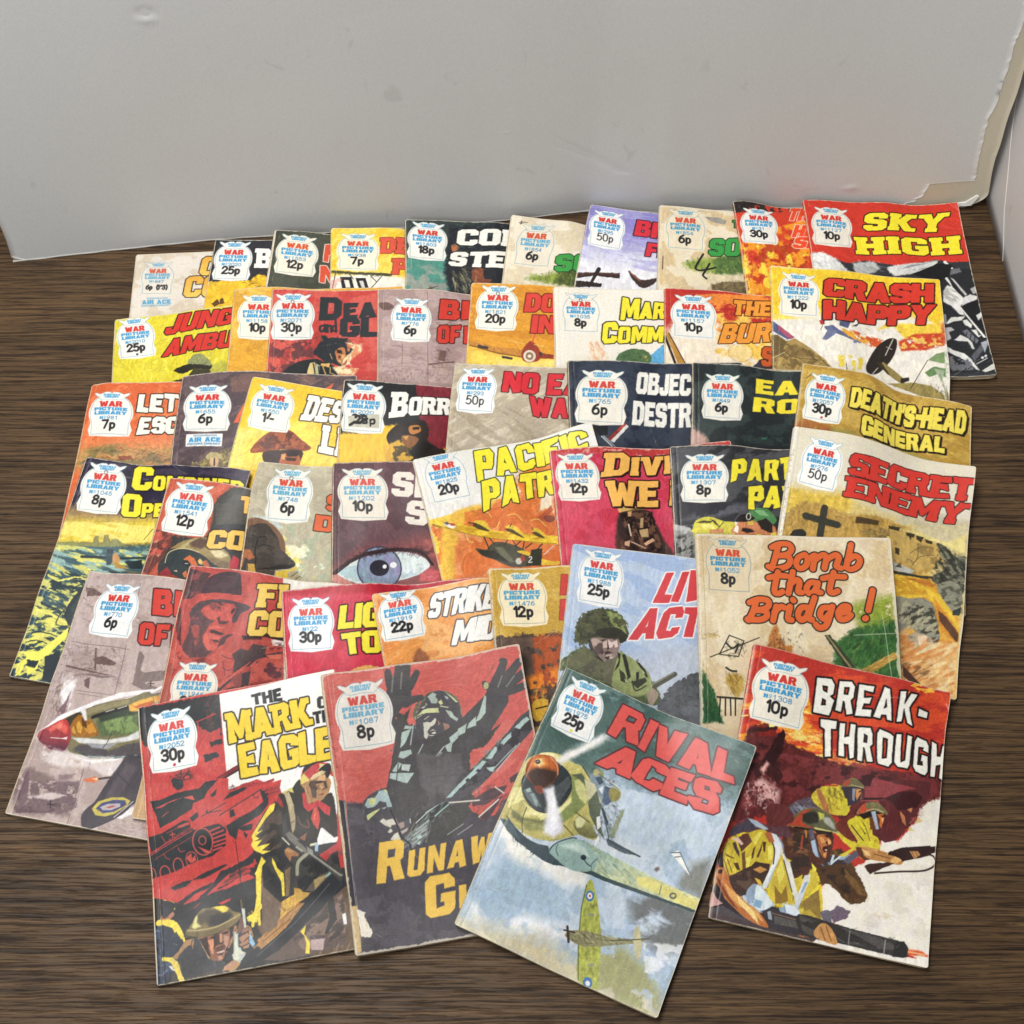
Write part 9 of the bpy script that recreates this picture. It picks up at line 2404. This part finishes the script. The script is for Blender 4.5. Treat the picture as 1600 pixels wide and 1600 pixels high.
P 565060 w=.25:779,1231 855,1148 870,1177 809,1248
K 4c3320 w=.4:627,1315 782,1255 830,1292 892,1351 950,1418 870,1452 792,1430 713,1368 670,1414 641,1368
N 7a5a30 a=.8 th=.46 sx=3 sy=8 d=-50:783,1267 825,1285 950,1418 903,1428 798,1332
N 2a201c a=.8 th=.5 sx=5 sy=8 d=60:636,1321 784,1274 847,1425 801,1436
P 5a2a2c w=.4:839,822 852,722 1121,642 1265,619 1273,720 1212,795 1139,951 1089,1030 1028,1064 943,1031 913,942
P 8c3c40 w=.4:852,760 904,676 1042,687 1175,688 1059,738 981,792 862,817
P 9a4a48 w=.3:810,852 864,833 975,809 979,845 920,829
P 3c1c1e w=.3:981,792 1071,735 1168,707 1222,735 1188,809 1126,840 1074,852 1016,817
P 38181c w=.4:824,680 871,662 894,691 886,736 846,744
P 5a2628 w=.5:943,816 1014,801 1079,859 1133,940 1074,1041 1016,1030 992,925
P b8784c w=.25:1129,836 1164,815 1160,848
P b8784c w=.25:1086,853 1124,880 1141,935 1113,914
P d8c880 w=.25:1160,958 1161,930 1201,953
P e0cc8c w=.25:1202,905 1203,857 1245,883
P 9a4a44 w=.25:1165,878 1196,863 1195,910
P 2a1618 w=.25:851,823 973,793 978,800 864,833
P 383038 w=.3:707,774 839,754 834,847 759,896 736,844
K c9bb38 w=.25:593,821 638,781 701,788 732,844 754,856 766,943 729,943 700,884 640,865
S 3a2c16/6a5420 n=16 l=7 w=1.4 d=65:609,813 709,791 730,861 640,865
L b0402c w=1 wp=.3:606,792 679,776
K 6c6444 w=.2:712,777 724,736 758,714 803,715 829,735 848,759 779,754
P b0432f s=.4 w=.2:715,774 724,740 758,716 754,755
L a8a070 w=.6:766,753 844,757
P c88850 w=.2:801,771 829,769 832,798 813,843 802,821
P 3a1c18 w=.15:818,780 834,781 819,796
P 8a8a98 w=.2:777,776 797,772 798,855 785,849
K 6a3026 w=.3:705,1028 760,960 814,936 800,1007 861,1089 784,1091
K cdbf36 w=.25:774,997 812,952 857,947 898,977 927,1038 984,1106 936,1113 847,1113 852,1087
P 3c2a1a w=.2:837,979 903,1039 891,1038
P 5a4a20 w=.2:858,954 887,987 880,993
L 2e1e16 w=.7:800,1003 888,1079
L 6a5a28 w=.6:887,987 928,1070
P c8a850 w=.2:779,1000 811,1020 877,1086 851,1075
K 706a46 w=.2:830,932 846,877 882,845 929,831 971,846 1013,881 1000,896 928,883 867,908
P b84630 s=.4 w=.25:830,932 846,873 874,847 871,880 920,881 867,908
L b0a878 w=.7 k=1:882,897 935,874 985,883
P 241a18 w=.25:838,935 921,885 1007,894 981,907 911,927 874,951
P 6a3a28 w=.3:903,928 930,922 962,995 922,1003
P a8b4c0 w=.2:910,895 937,885 973,988 958,995
P c06a34 w=.2:948,903 987,891 996,924 988,981 974,968 972,929
P 2a1614 w=.15:972,902 997,904 982,915
P e0b070 w=.15:979,920 995,916 992,948
K b5824a w=.25:849,1133 881,1122 946,1127 1019,1135 1091,1135 1136,1150 1127,1176 1047,1182 968,1188 912,1188 862,1171
P 5a3020 w=.25:845,1130 881,1126 902,1174 944,1189 905,1202 862,1175
P e0b67c w=.2:882,1134 931,1139 942,1169 910,1168
L 6a4426 w=.6:964,1148 1061,1154
P d8a868 w=.2:1063,1174 1091,1135 1136,1146 1103,1182
P 2e1c1a w=.2:1080,1097 1133,1069 1305,1018 1310,1078 1256,1106 1141,1157 1123,1136
P c08c58 w=.2:1179,1083 1230,1071 1247,1092 1214,1124
L 5a3420 w=.4:1194,1079 1217,1115
L 5a3420 w=.4:1214,1075 1233,1108
P 585464 w=.25:780,1239 851,1149 870,1177 813,1247
P cfc040 w=.2:752,1204 834,1136 843,1147 777,1215
P 5a3a40 w=.5 n=.1:-48,1723 -27,1572 17,1342 55,1194 139,1118 290,1134 409,1102 450,1165 301,1189 135,1210 40,1266 5,1395 -8,1597
P 46404a w=.3:46,1224 150,1133 206,1143 205,1178 133,1203 66,1247
P a8b4c0 w=.3:140,1124 202,1123 285,1150 264,1163 201,1158
P 5a2a30 w=.3:123,1227 193,1195 190,1260 154,1311
P 2e2024 w=.4:19,1349 43,1280 72,1273 36,1359 77,1474 22,1457 -3,1397
K c9b23a w=.2:30,1368 50,1278 114,1257 178,1199 242,1165 282,1172 337,1222 350,1308 328,1365 228,1396 174,1430 78,1482
P 5c3a30 w=.3:111,1243 165,1210 196,1251 160,1302 142,1328 111,1278
P d8b8a8 w=.2:66,1264 104,1245 148,1277 135,1287 102,1273
P 44383a w=.25:75,1287 95,1275 128,1331 137,1365 97,1324
P 4a3226 w=.25:211,1290 223,1273 221,1346 207,1357
P 4a3226 w=.2:241,1334 262,1235 263,1285 253,1338
P 4a3226 w=.2:262,1235 284,1229 288,1294 276,1289
P 6a4a2a w=.25:144,1335 163,1316 187,1420 168,1439
P 4a3226 w=.25:103,1403 131,1396 153,1442 131,1440
P 5a3a24 w=.2:43,1358 105,1373 98,1378 52,1370
L 4a3226 w=.5:63,1389 104,1461
L 4a3226 w=.5:42,1394 85,1480
P e4d65e w=.2:194,1238 230,1186 252,1180 222,1266
P e4d65e w=.2:296,1255 332,1238 338,1326 317,1338
P e4d65e w=.2:177,1356 211,1334 202,1417 187,1420
P 3c2a24 w=.4:214,1399 238,1364 327,1358 333,1401 318,1508 241,1481 224,1573 169,1600 106,1571 87,1494 167,1432
N 5f4a3c a=.8 th=.5 sx=3 sy=8 d=80:93,1485 218,1427 250,1552 169,1600
P c08848 w=.25:231,1417 271,1386 318,1397 278,1428
P dcb440 w=.2:246,1465 283,1471 302,1497 280,1502
K b86e3c w=.25:-1,1500 8,1460 43,1445 78,1482 109,1541 153,1589 217,1626 278,1648 327,1687 370,1735 350,1746 276,1735 206,1708 133,1659 82,1613 30,1559
P d8a05c w=.3:64,1537 136,1579 203,1636 278,1648 347,1726 254,1682 177,1657 112,1613
P f0d088 w=.25:153,1589 201,1622 274,1671 313,1741 240,1686 175,1643
P 7a3c22 w=.3:7,1505 40,1527 96,1603 181,1685 117,1649 38,1564
P 2a2224 w=.3:16,1466 44,1456 41,1483 19,1487
P 2e262a w=.4:-8,1597 21,1546 86,1634 183,1699 277,1749 222,1769 12,1731 -8,1699
P c89a94 w=.4:-20,1716 -1,1596 36,1645 76,1665 28,1691
P 4a4448 w=.5:-20,1716 78,1679 185,1713 336,1750 526,1770 763,1751 765,1773 529,1791 266,1773 45,1752
K 8fa0b8 w=.3:208,1562 251,1501 277,1532 256,1595 232,1630
K d2dde2 w=.3:265,1607 266,1505 322,1536 364,1577 372,1612 323,1652 262,1637
P 7a9cb8 w=.3:270,1592 315,1596 307,1641 262,1637
P e0e4e4 w=.2:297,1168 344,1170 379,1219 380,1308 355,1396 313,1523 302,1497 342,1354 344,1265
P a4b0bc w=.3:360,1380 378,1346 360,1439 343,1472
L 3a2a24 w=.8 k=1:302,1195 343,1258 349,1353
P b0623c w=.25:264,1181 304,1163 336,1215 308,1230
P c8b03c w=.25:362,1394 391,1276 430,1349 493,1497 494,1569 457,1563 410,1538 404,1605 356,1572 345,1487
P e4d65e w=.25:376,1391 396,1312 429,1401 402,1474
P 8a6a2a w=.3:373,1480 423,1527 445,1464 471,1560 431,1584 395,1592
P dcdad2 w=.2:418,1314 448,1315 480,1396 512,1478 503,1524 477,1486 434,1378
L 3a2a22 w=.7:411,1316 486,1498
P cbb43e w=.2:491,1424 537,1376 538,1442 520,1483
P dcdcd8 w=.2:552,1380 587,1365 574,1441 530,1503 521,1549 510,1580 528,1489
P 88a4c0 w=.25:557,1423 578,1411 557,1482 537,1501
P cbb43e w=.25:590,1327 629,1347 641,1419 594,1488 555,1526 570,1464 591,1401
P 8a7038 w=.3:557,1540 648,1446 678,1585 685,1641 582,1629
P b8a040 w=.3:557,1606 605,1580 684,1634 583,1643
P d4dce4 w=.25:452,1579 503,1582 550,1607 558,1641 466,1634
P 8ca0b4 w=.25:420,1615 454,1593 466,1634 430,1635
P 6a6470 w=.5:670,1580 718,1554 743,1570 751,1640 699,1638
P 38343a w=.25:323,1652 363,1628 467,1641 583,1643 751,1640 765,1765 667,1738 524,1749 379,1747
P 56524e w=.3:397,1664 645,1672 652,1705 403,1713
L 8a6a50 w=.5:381,1653 644,1665
P 9aa4ac w=.25:352,1653 372,1641 387,1695 364,1693
P 4a3c3e w=.5:-114,1721 77,1731 348,1748 641,1753 721,1754 599,2063 -86,2221
P ece6da w=.5:667,1747 850,1724 1035,1734 1216,1732 1383,1720 1422,1901 602,2088 644,1772
K 33302f w=.3:546,1621 814,1634 1079,1644 1158,1648 1212,1675 1204,1735 1120,1743 825,1740 641,1746 557,1713
N 55524f a=.8 th=.5 sx=10 sy=3 d=15:547,1630 1080,1653 1189,1712 824,1730 586,1733
P 262423 w=.2:1139,1659 1190,1641 1218,1677 1210,1736 1127,1749
L 9a9894 w=.6:1080,1659 1077,1738
L 9a9894 w=.5:862,1650 862,1735
K c08c54 w=.3:652,1731 665,1669 709,1641 759,1673 797,1743 748,1754
L 6a3c20 w=.5:685,1670 720,1741
L 6a3c20 w=.5:717,1657 759,1739
T Break- f=f0eee2 o=1e1616 lw=1.3 sm=.88 gap=16 jit=4 top=1 grow=-.25:446,110 1215,60 1210,301 463,334
T Through f=f0eee2 o=1e1616 lw=1.3 sm=.9 gap=16 jit=4 top=1 grow=-.25:519,364 1362,338 1357,608 547,601
B 1308 10p c=f0e9d8:57,491 394,478 224,83
"""
W_, H_ = 134.0, 177.0
# how much the ink of a cover has faded
FADE = {43: .15, 36: .12, 40: .08, 42: .04, 30: .08, 35: .05, 13: .05, 37: .04, 41: .05, 44: .06, 1: .1}
# how far the free upper and lower right cover corners spring up (mm)
CURL = {42: (0, 0), 43: (1.6, 0), 44: (1.3, 2.2), 45: (2.2, 1.4), 10: (1.8, 1.6), 18: (1.2, .8), 26: (1.8, 0), 34: (2.4, 0), 41: (1.8, 0), 31: (2.4, 0)}
NU, NV = 12, 16

def cubic(n, t):
    t = np.clip(t, 0, n - 1 - 1e-6); i = np.floor(t).astype(int); f = t - i
    w = np.stack([-.5 * f + f * f - .5 * f ** 3, 1 - 2.5 * f * f + 1.5 * f ** 3, .5 * f + 2 * f * f - 1.5 * f ** 3, -.5 * f * f + .5 * f ** 3], -1)
    return np.clip(np.stack([i - 1, i, i + 1, i + 2], -1), 0, n - 1), w

def drape_grid(G, us, vs):
    iu, wu = cubic(NU, np.clip(us, 0, W_) / W_ * (NU - 1)); iv, wv = cubic(NV, np.clip(vs, 0, H_) / H_ * (NV - 1))
    A = np.zeros((NU, len(us))); B = np.zeros((NV, len(vs)))
    for k in range(4):
        np.add.at(A, (iu[:, k], np.arange(len(us))), wu[:, k]); np.add.at(B, (iv[:, k], np.arange(len(vs))), wv[:, k])
    return A.T @ G @ B

def spaced(stops):
    """Sample positions with a given spacing in each span: [(end, step), ...]."""
    out = [0.0]
    for end, step in stops:
        n = max(1, int(round((end - out[-1]) / step)))
        if end <= out[-1] + 1e-6: continue
        out += list(np.linspace(out[-1], end, n + 1)[1:])
    return np.array(out)

def parse_art():
    art = {}; cur = None
    for line in ART.strip().splitlines():
        if line.startswith('@'):
            k, bg = line[1:].split(); cur = (bg, []); art[int(k)] = cur
        else: cur[1].append(line)
    return art

def paint(bid, bg, ops, us, vs):
    cv = Canvas(us, vs, bg); cv.seed = bid * 101; done = False
    for line in ops:
        if line[0] in 'TBX' and not done: cv.brush(.4 + bid * 1.3); done = True
        head, pts = line.rsplit(':', 1)
        w = head.split(); op = w[0]; args = []; o = {}
        for t in w[1:]:
            if '=' in t:
                k, x = t.split('=', 1)
                if k in ('c', 'c2', 'f', 'f2', 'o', 'b', 'r', 'l', 'e', 'dot', 'g') and not (op in 'SN' and k in ('l', 'e')): o[k] = x
                else: o[k] = float(x)
            else: args.append(t.replace('_', ' '))
        segs = [np.array([[float(a) / 10 for a in q.split(',')] for q in sg.split()]) for sg in pts.split('|')]
        if op == 'T': cv.T(args[0], segs[0], o)
        elif op == 'B': cv.B(args[0], args[1], segs[0], o)
        elif op == 'X':
            for sg in segs: cv.L(o['o'], sg, {'w': o['w'] + 2 * o['lw'], 'k': 1})
            for sg in segs: cv.L(args[0], sg, {'w': o['w'], 'k': 1})
        else: getattr(cv, op)(args[0], segs[0], o)
    return cv

def finish(cv, bid, wear):
    """Rubbed edges, spine fold and handling marks of an old comic."""
    X, Y = cv.X, cv.Y
    n = fbm(X * .35, Y * .35, bid, 4); n2 = fbm(X * 1.1, Y * 1.1, bid + 50, 3)
    d = np.minimum(np.minimum(X, W_ - X), np.minimum(Y, H_ - Y))
    corner = np.minimum(np.minimum(np.hypot(X, Y), np.hypot(W_ - X, Y)), np.minimum(np.hypot(X, H_ - Y), np.hypot(W_ - X, H_ - Y)))
    m = np.clip((wear * (.4 + 1.7 * n) - d) / .5 + .5 * (n2 - .5), 0, 1) * .75
    m = np.maximum(m, np.clip((wear * 3.2 * (n + .2) - corner) / .8, 0, 1) * .8)
    fold = np.exp(-((X - 4.6 - .25 * np.sin(Y * .11 + bid)) / .22) ** 2) * np.clip((fbm(X * 0 + bid, Y * .22, bid, 3) - .42) * 3, 0, .4)
    m = np.maximum(m, fold)
    r = np.random.RandomState(bid * 7 + 3)                              # each cover has its own fold lines
    for q in range(r.randint(2, 5)):
        if q < 2: px_, py_ = (W_ if r.rand() < .7 else 0), (0 if r.rand() < .5 else H_); off = r.uniform(8, 32); an = math.atan2(1 if py_ == 0 else -1, 1 if px_ == 0 else -1) + r.uniform(-.3, .3)
        else: px_, py_ = r.uniform(15, 120), r.uniform(10, 160); off = 0; an = r.uniform(0, 6.3)
        a = (X - px_) * math.cos(an) + (Y - py_) * math.sin(an) - off + (n - .5) * 1.6; b = -(X - px_) * math.sin(an) + (Y - py_) * math.cos(an)
        ln = np.exp(-(a / .2) ** 2) * np.clip((vnoise(b * .3, b * 0 + q, bid) - .35) * 2.5, 0, 1) * (np.abs(b) < (60 if off else r.uniform(12, 35)))
        m = np.maximum(m, ln * r.uniform(.25, .55))
    c = cv.C * (1 - m[..., None]) + rgb('dfd5c0') * m[..., None]
    c = c * (1 + (fbm(X * .05, Y * .05, bid + 9, 3) - .5)[..., None] * .06)            # uneven ageing of the ink
    return np.clip(c, 0, 1)

def comic(bid, bg, ops):
    x, y, th, T, sc, uvis, vvis, fin, wear = BOOKS[bid]
    G = np.array(DRAPE[bid].split(), float).reshape(NU, NV) / 10
    near = y < 470
    fine, mid_ = (.30, .40) if near else (.37, .52)
    us = spaced([(2, .3), (42, fine), (max(42, min(W_ - 1.5, uvis)), mid_), (W_ - 1.5, 4), (W_, .3)]) if uvis < W_ - 2 else spaced([(2, .3), (42, fine), (W_ - 1.5, mid_), (W_, .3)])
    vv = min(H_ - 1.5, vvis)
    vs = spaced([(1.5, .3), (54, fine), (max(54, vv), mid_), (H_ - 1.5, 4), (H_, .3)]) if vvis < H_ - 2 else spaced([(1.5, .3), (54, fine), (H_ - 1.5, mid_), (H_, .3)])
    cv = paint(bid, bg, ops, us, vs)
    ink = finish(cv, bid, wear); fade = FADE.get(bid, .02)
    C = lin(ink * (1 - fade) + np.array([.62, .59, .56]) * fade)
    C = np.maximum((C - .005) * 0.920, .003)                       # printed ink without the surface sheen
    zmin = float(G.min())
    root = empty('comic_book', (x * MM, y * MM, zmin * MM), th)
    tag(root, LABELS[bid], 'comic book', 'old comic books spread out in overlapping rows')
    S = sc * MM
    mat = M_COVER[fin]
    nu, nv = len(us), len(vs)
    def place(X, Y, Z):
        # rounded corners and slightly wavy trimmed edges
        e = .16 * (fbm(X * .06, Y * .06, bid + 3, 2) - .5) * 2
        r = 1.6
        cx = np.clip(np.minimum(X, W_ - X), 0, r); cy = np.clip(np.minimum(Y, H_ - Y), 0, r)
        k = np.hypot(r - cx, r - cy); pull = np.where((cx < r) & (cy < r), np.maximum(k - r, 0), 0)
        sx = np.sign(W_ / 2 - X); sy = np.sign(H_ / 2 - Y)
        return np.stack([(X + sx * pull * .75 + e) * S, -(Y + sy * pull * .75 + e) * S, (Z - zmin) * MM], -1)
    # front cover: printed sheet with a turned-down rim
    X, Y = cv.X, cv.Y
    Z = drape_grid(G, us, vs) + T
    Z = Z + .16 * (fbm(X * .045, Y * .045, bid + 20, 3) - .5)
    Z = Z - .5 * np.exp(-(X / 1.3) ** 2) - .16 * np.exp(-((X - 4.6) / .7) ** 2)
    tr, br = CURL.get(bid, (0, 0))                                     # sprung corners of the covers
    Z = Z + tr * np.clip(1 - ((W_ - X) + .8 * Y) / 55, 0, 1) ** 2 + br * np.clip(1 - ((W_ - X) + .8 * (H_ - Y)) / 55, 0, 1) ** 2
    top = place(X, Y, Z).reshape(-1, 3)
    ring = np.concatenate([np.arange(nu) * nv, (nu - 1) * nv + np.arange(1, nv), (np.arange(nu - 2, -1, -1)) * nv + nv - 1, np.arange(nv - 2, 0, -1)])
    low = top[ring].copy(); low[:, 2] -= .28 * MM
    n0 = nu * nv; m = len(ring); a = np.arange(m); b = (a + 1) % m
    F = np.vstack([grid_faces(nu, nv)[:, ::-1], np.stack([ring[a], ring[b], n0 + b, n0 + a], 1)])
    cols = np.vstack([C.reshape(-1, 3), np.tile(lin(rgb('d9ccb0')) * .9, (m, 1))])
    mesh_obj('front_cover', np.vstack([top, low]), F, mat, root, cols=cols)
    # pages: the stacked leaf edges between the covers
    gu = np.linspace(0, W_, 30); gv = np.linspace(0, H_, 40)
    per = [(u, .0) for u in gu] + [(W_, v_) for v_ in gv[1:]] + [(u, H_) for u in gu[::-1][1:]] + [(0, v_) for v_ in gv[::-1][1:-1]]
    per = np.array(per); nor = np.zeros_like(per)
    nor[:, 0] = (per[:, 0] == W_) * 1.0 - (per[:, 0] == 0); nor[:, 1] = (per[:, 1] == H_) * 1.0 - (per[:, 1] == 0)
    iu, wu = cubic(NU, per[:, 0] / W_ * (NU - 1)); iv, wv = cubic(NV, per[:, 1] / H_ * (NV - 1))
    zb = np.einsum('pa,pb,pab->p', wu, wv, G[iu[:, :, None], iv[:, None, :]])
    r = np.random.RandomState(bid); rows = []; NR = 7
    for k in range(NR):
        t = k / (NR - 1)
        off = -.55 + .35 * r.rand() + .12 * np.sin(per.sum(1) * .05 + k * 2)
        q = per + nor * np.atleast_1d(off)[:, None]
        rows.append(place(q[:, 0], q[:, 1], zb + .24 + t * (T - .54)))
    P = np.vstack(rows); n = len(per)
    a = np.arange(n); b = (a + 1) % n
    F = np.vstack([np.stack([k * n + a, k * n + b, (k + 1) * n + b, (k + 1) * n + a], 1)[:, ::-1] for k in range(NR - 1)])
    # back cover
    bu, bv = np.linspace(0, W_, 36), np.linspace(0, H_, 48)
    BX, BY = np.meshgrid(bu, bv, indexing='ij'); BZ = drape_grid(G, bu, bv)
    leaf = place(.5 + BX * (W_ - 1) / W_, .5 + BY * (H_ - 1) / H_, BZ + T - .34).reshape(-1, 3)     # the first leaf under the cover
    F = np.vstack([F, grid_faces(36, 48, len(P))[:, ::-1]])
    mesh_obj('page_block', np.vstack([P, leaf]), F, M_PAGE, root)
    t1 = place(BX, BY, BZ + .22).reshape(-1, 3); t0 = place(BX, BY, BZ).reshape(-1, 3); nb = len(t1)
    rg = np.concatenate([np.arange(36) * 48, 35 * 48 + np.arange(1, 48), np.arange(34, -1, -1) * 48 + 47, np.arange(46, 0, -1)])
    a = np.arange(len(rg)); b = (a + 1) % len(rg)
    F = np.vstack([grid_faces(36, 48)[:, ::-1], grid_faces(36, 48, nb), np.stack([rg[a], rg[b], nb + rg[b], nb + rg[a]], 1)])
    mesh_obj('back_cover', np.vstack([t1, t0]), F, mat, root, cols=np.tile(lin(rgb('cfc4ae')), (2 * nb, 1)))
    # spine: the folded strip joining the covers
    sv = vs[::2] if vs[-1] == vs[::2][-1] else np.append(vs[::2], vs[-1])
    k0 = np.searchsorted(us, .9); sc_ = C[k0][::2] if len(C[k0][::2]) == len(sv) else np.vstack([C[k0][::2], C[k0][-1:]])
    z0 = drape_grid(G, np.array([0.0]), sv)[0]; rows = []
    for q in range(7):
        t = q / 6; bulge = .38 * math.sin(math.pi * t) ** .6
        rows.append(place(0 * sv - bulge, sv, z0 + .05 + t * (T - .42)))
    P = np.array(rows).reshape(-1, 3); ns = len(sv)
    wearc = np.clip((fbm(sv * .2, sv * 0 + bid, bid + 70, 4) - .5) * 4 * wear, 0, .8)[:, None]
    scol = sc_ * (1 - wearc) + lin(rgb('d6cab0')) * wearc
    mesh_obj('spine', P, grid_faces(7, ns)[:, ::-1], mat, root, cols=np.tile(scol, (7, 1)))
    return root, G, zmin, S, T

def on_cover(G, T, zmin, S, u, v, lift):
    z = drape_grid(G, np.array([float(u)]), np.array([float(v)]))[0, 0] + T + lift
    return np.array([u * S, -v * S, (z - zmin) * MM])

for bid, (bg, ops) in parse_art().items():
    root, G, zmin, S, T = comic(bid, bg, ops)
    if bid in (8,):                                                    # wire staple through the spine edge
        v = []; f = []
        for k in range(9):
            c = on_cover(G, T, zmin, S, 4.0, 52.7 + k * 1.6, .12)
            for q in range(6):
                an = q * math.pi / 3; v.append(c + np.array([math.cos(an) * .38 * MM, 0, math.sin(an) * .38 * MM]))
        for k in range(8):
            for q in range(6): f.append((k * 6 + q, k * 6 + (q + 1) % 6, k * 6 + 6 + (q + 1) % 6, k * 6 + 6 + q))
        f += [tuple(range(6)), tuple(range(53, 47, -1))]
        mesh_obj('staple', np.array(v), f, M_METAL, root)
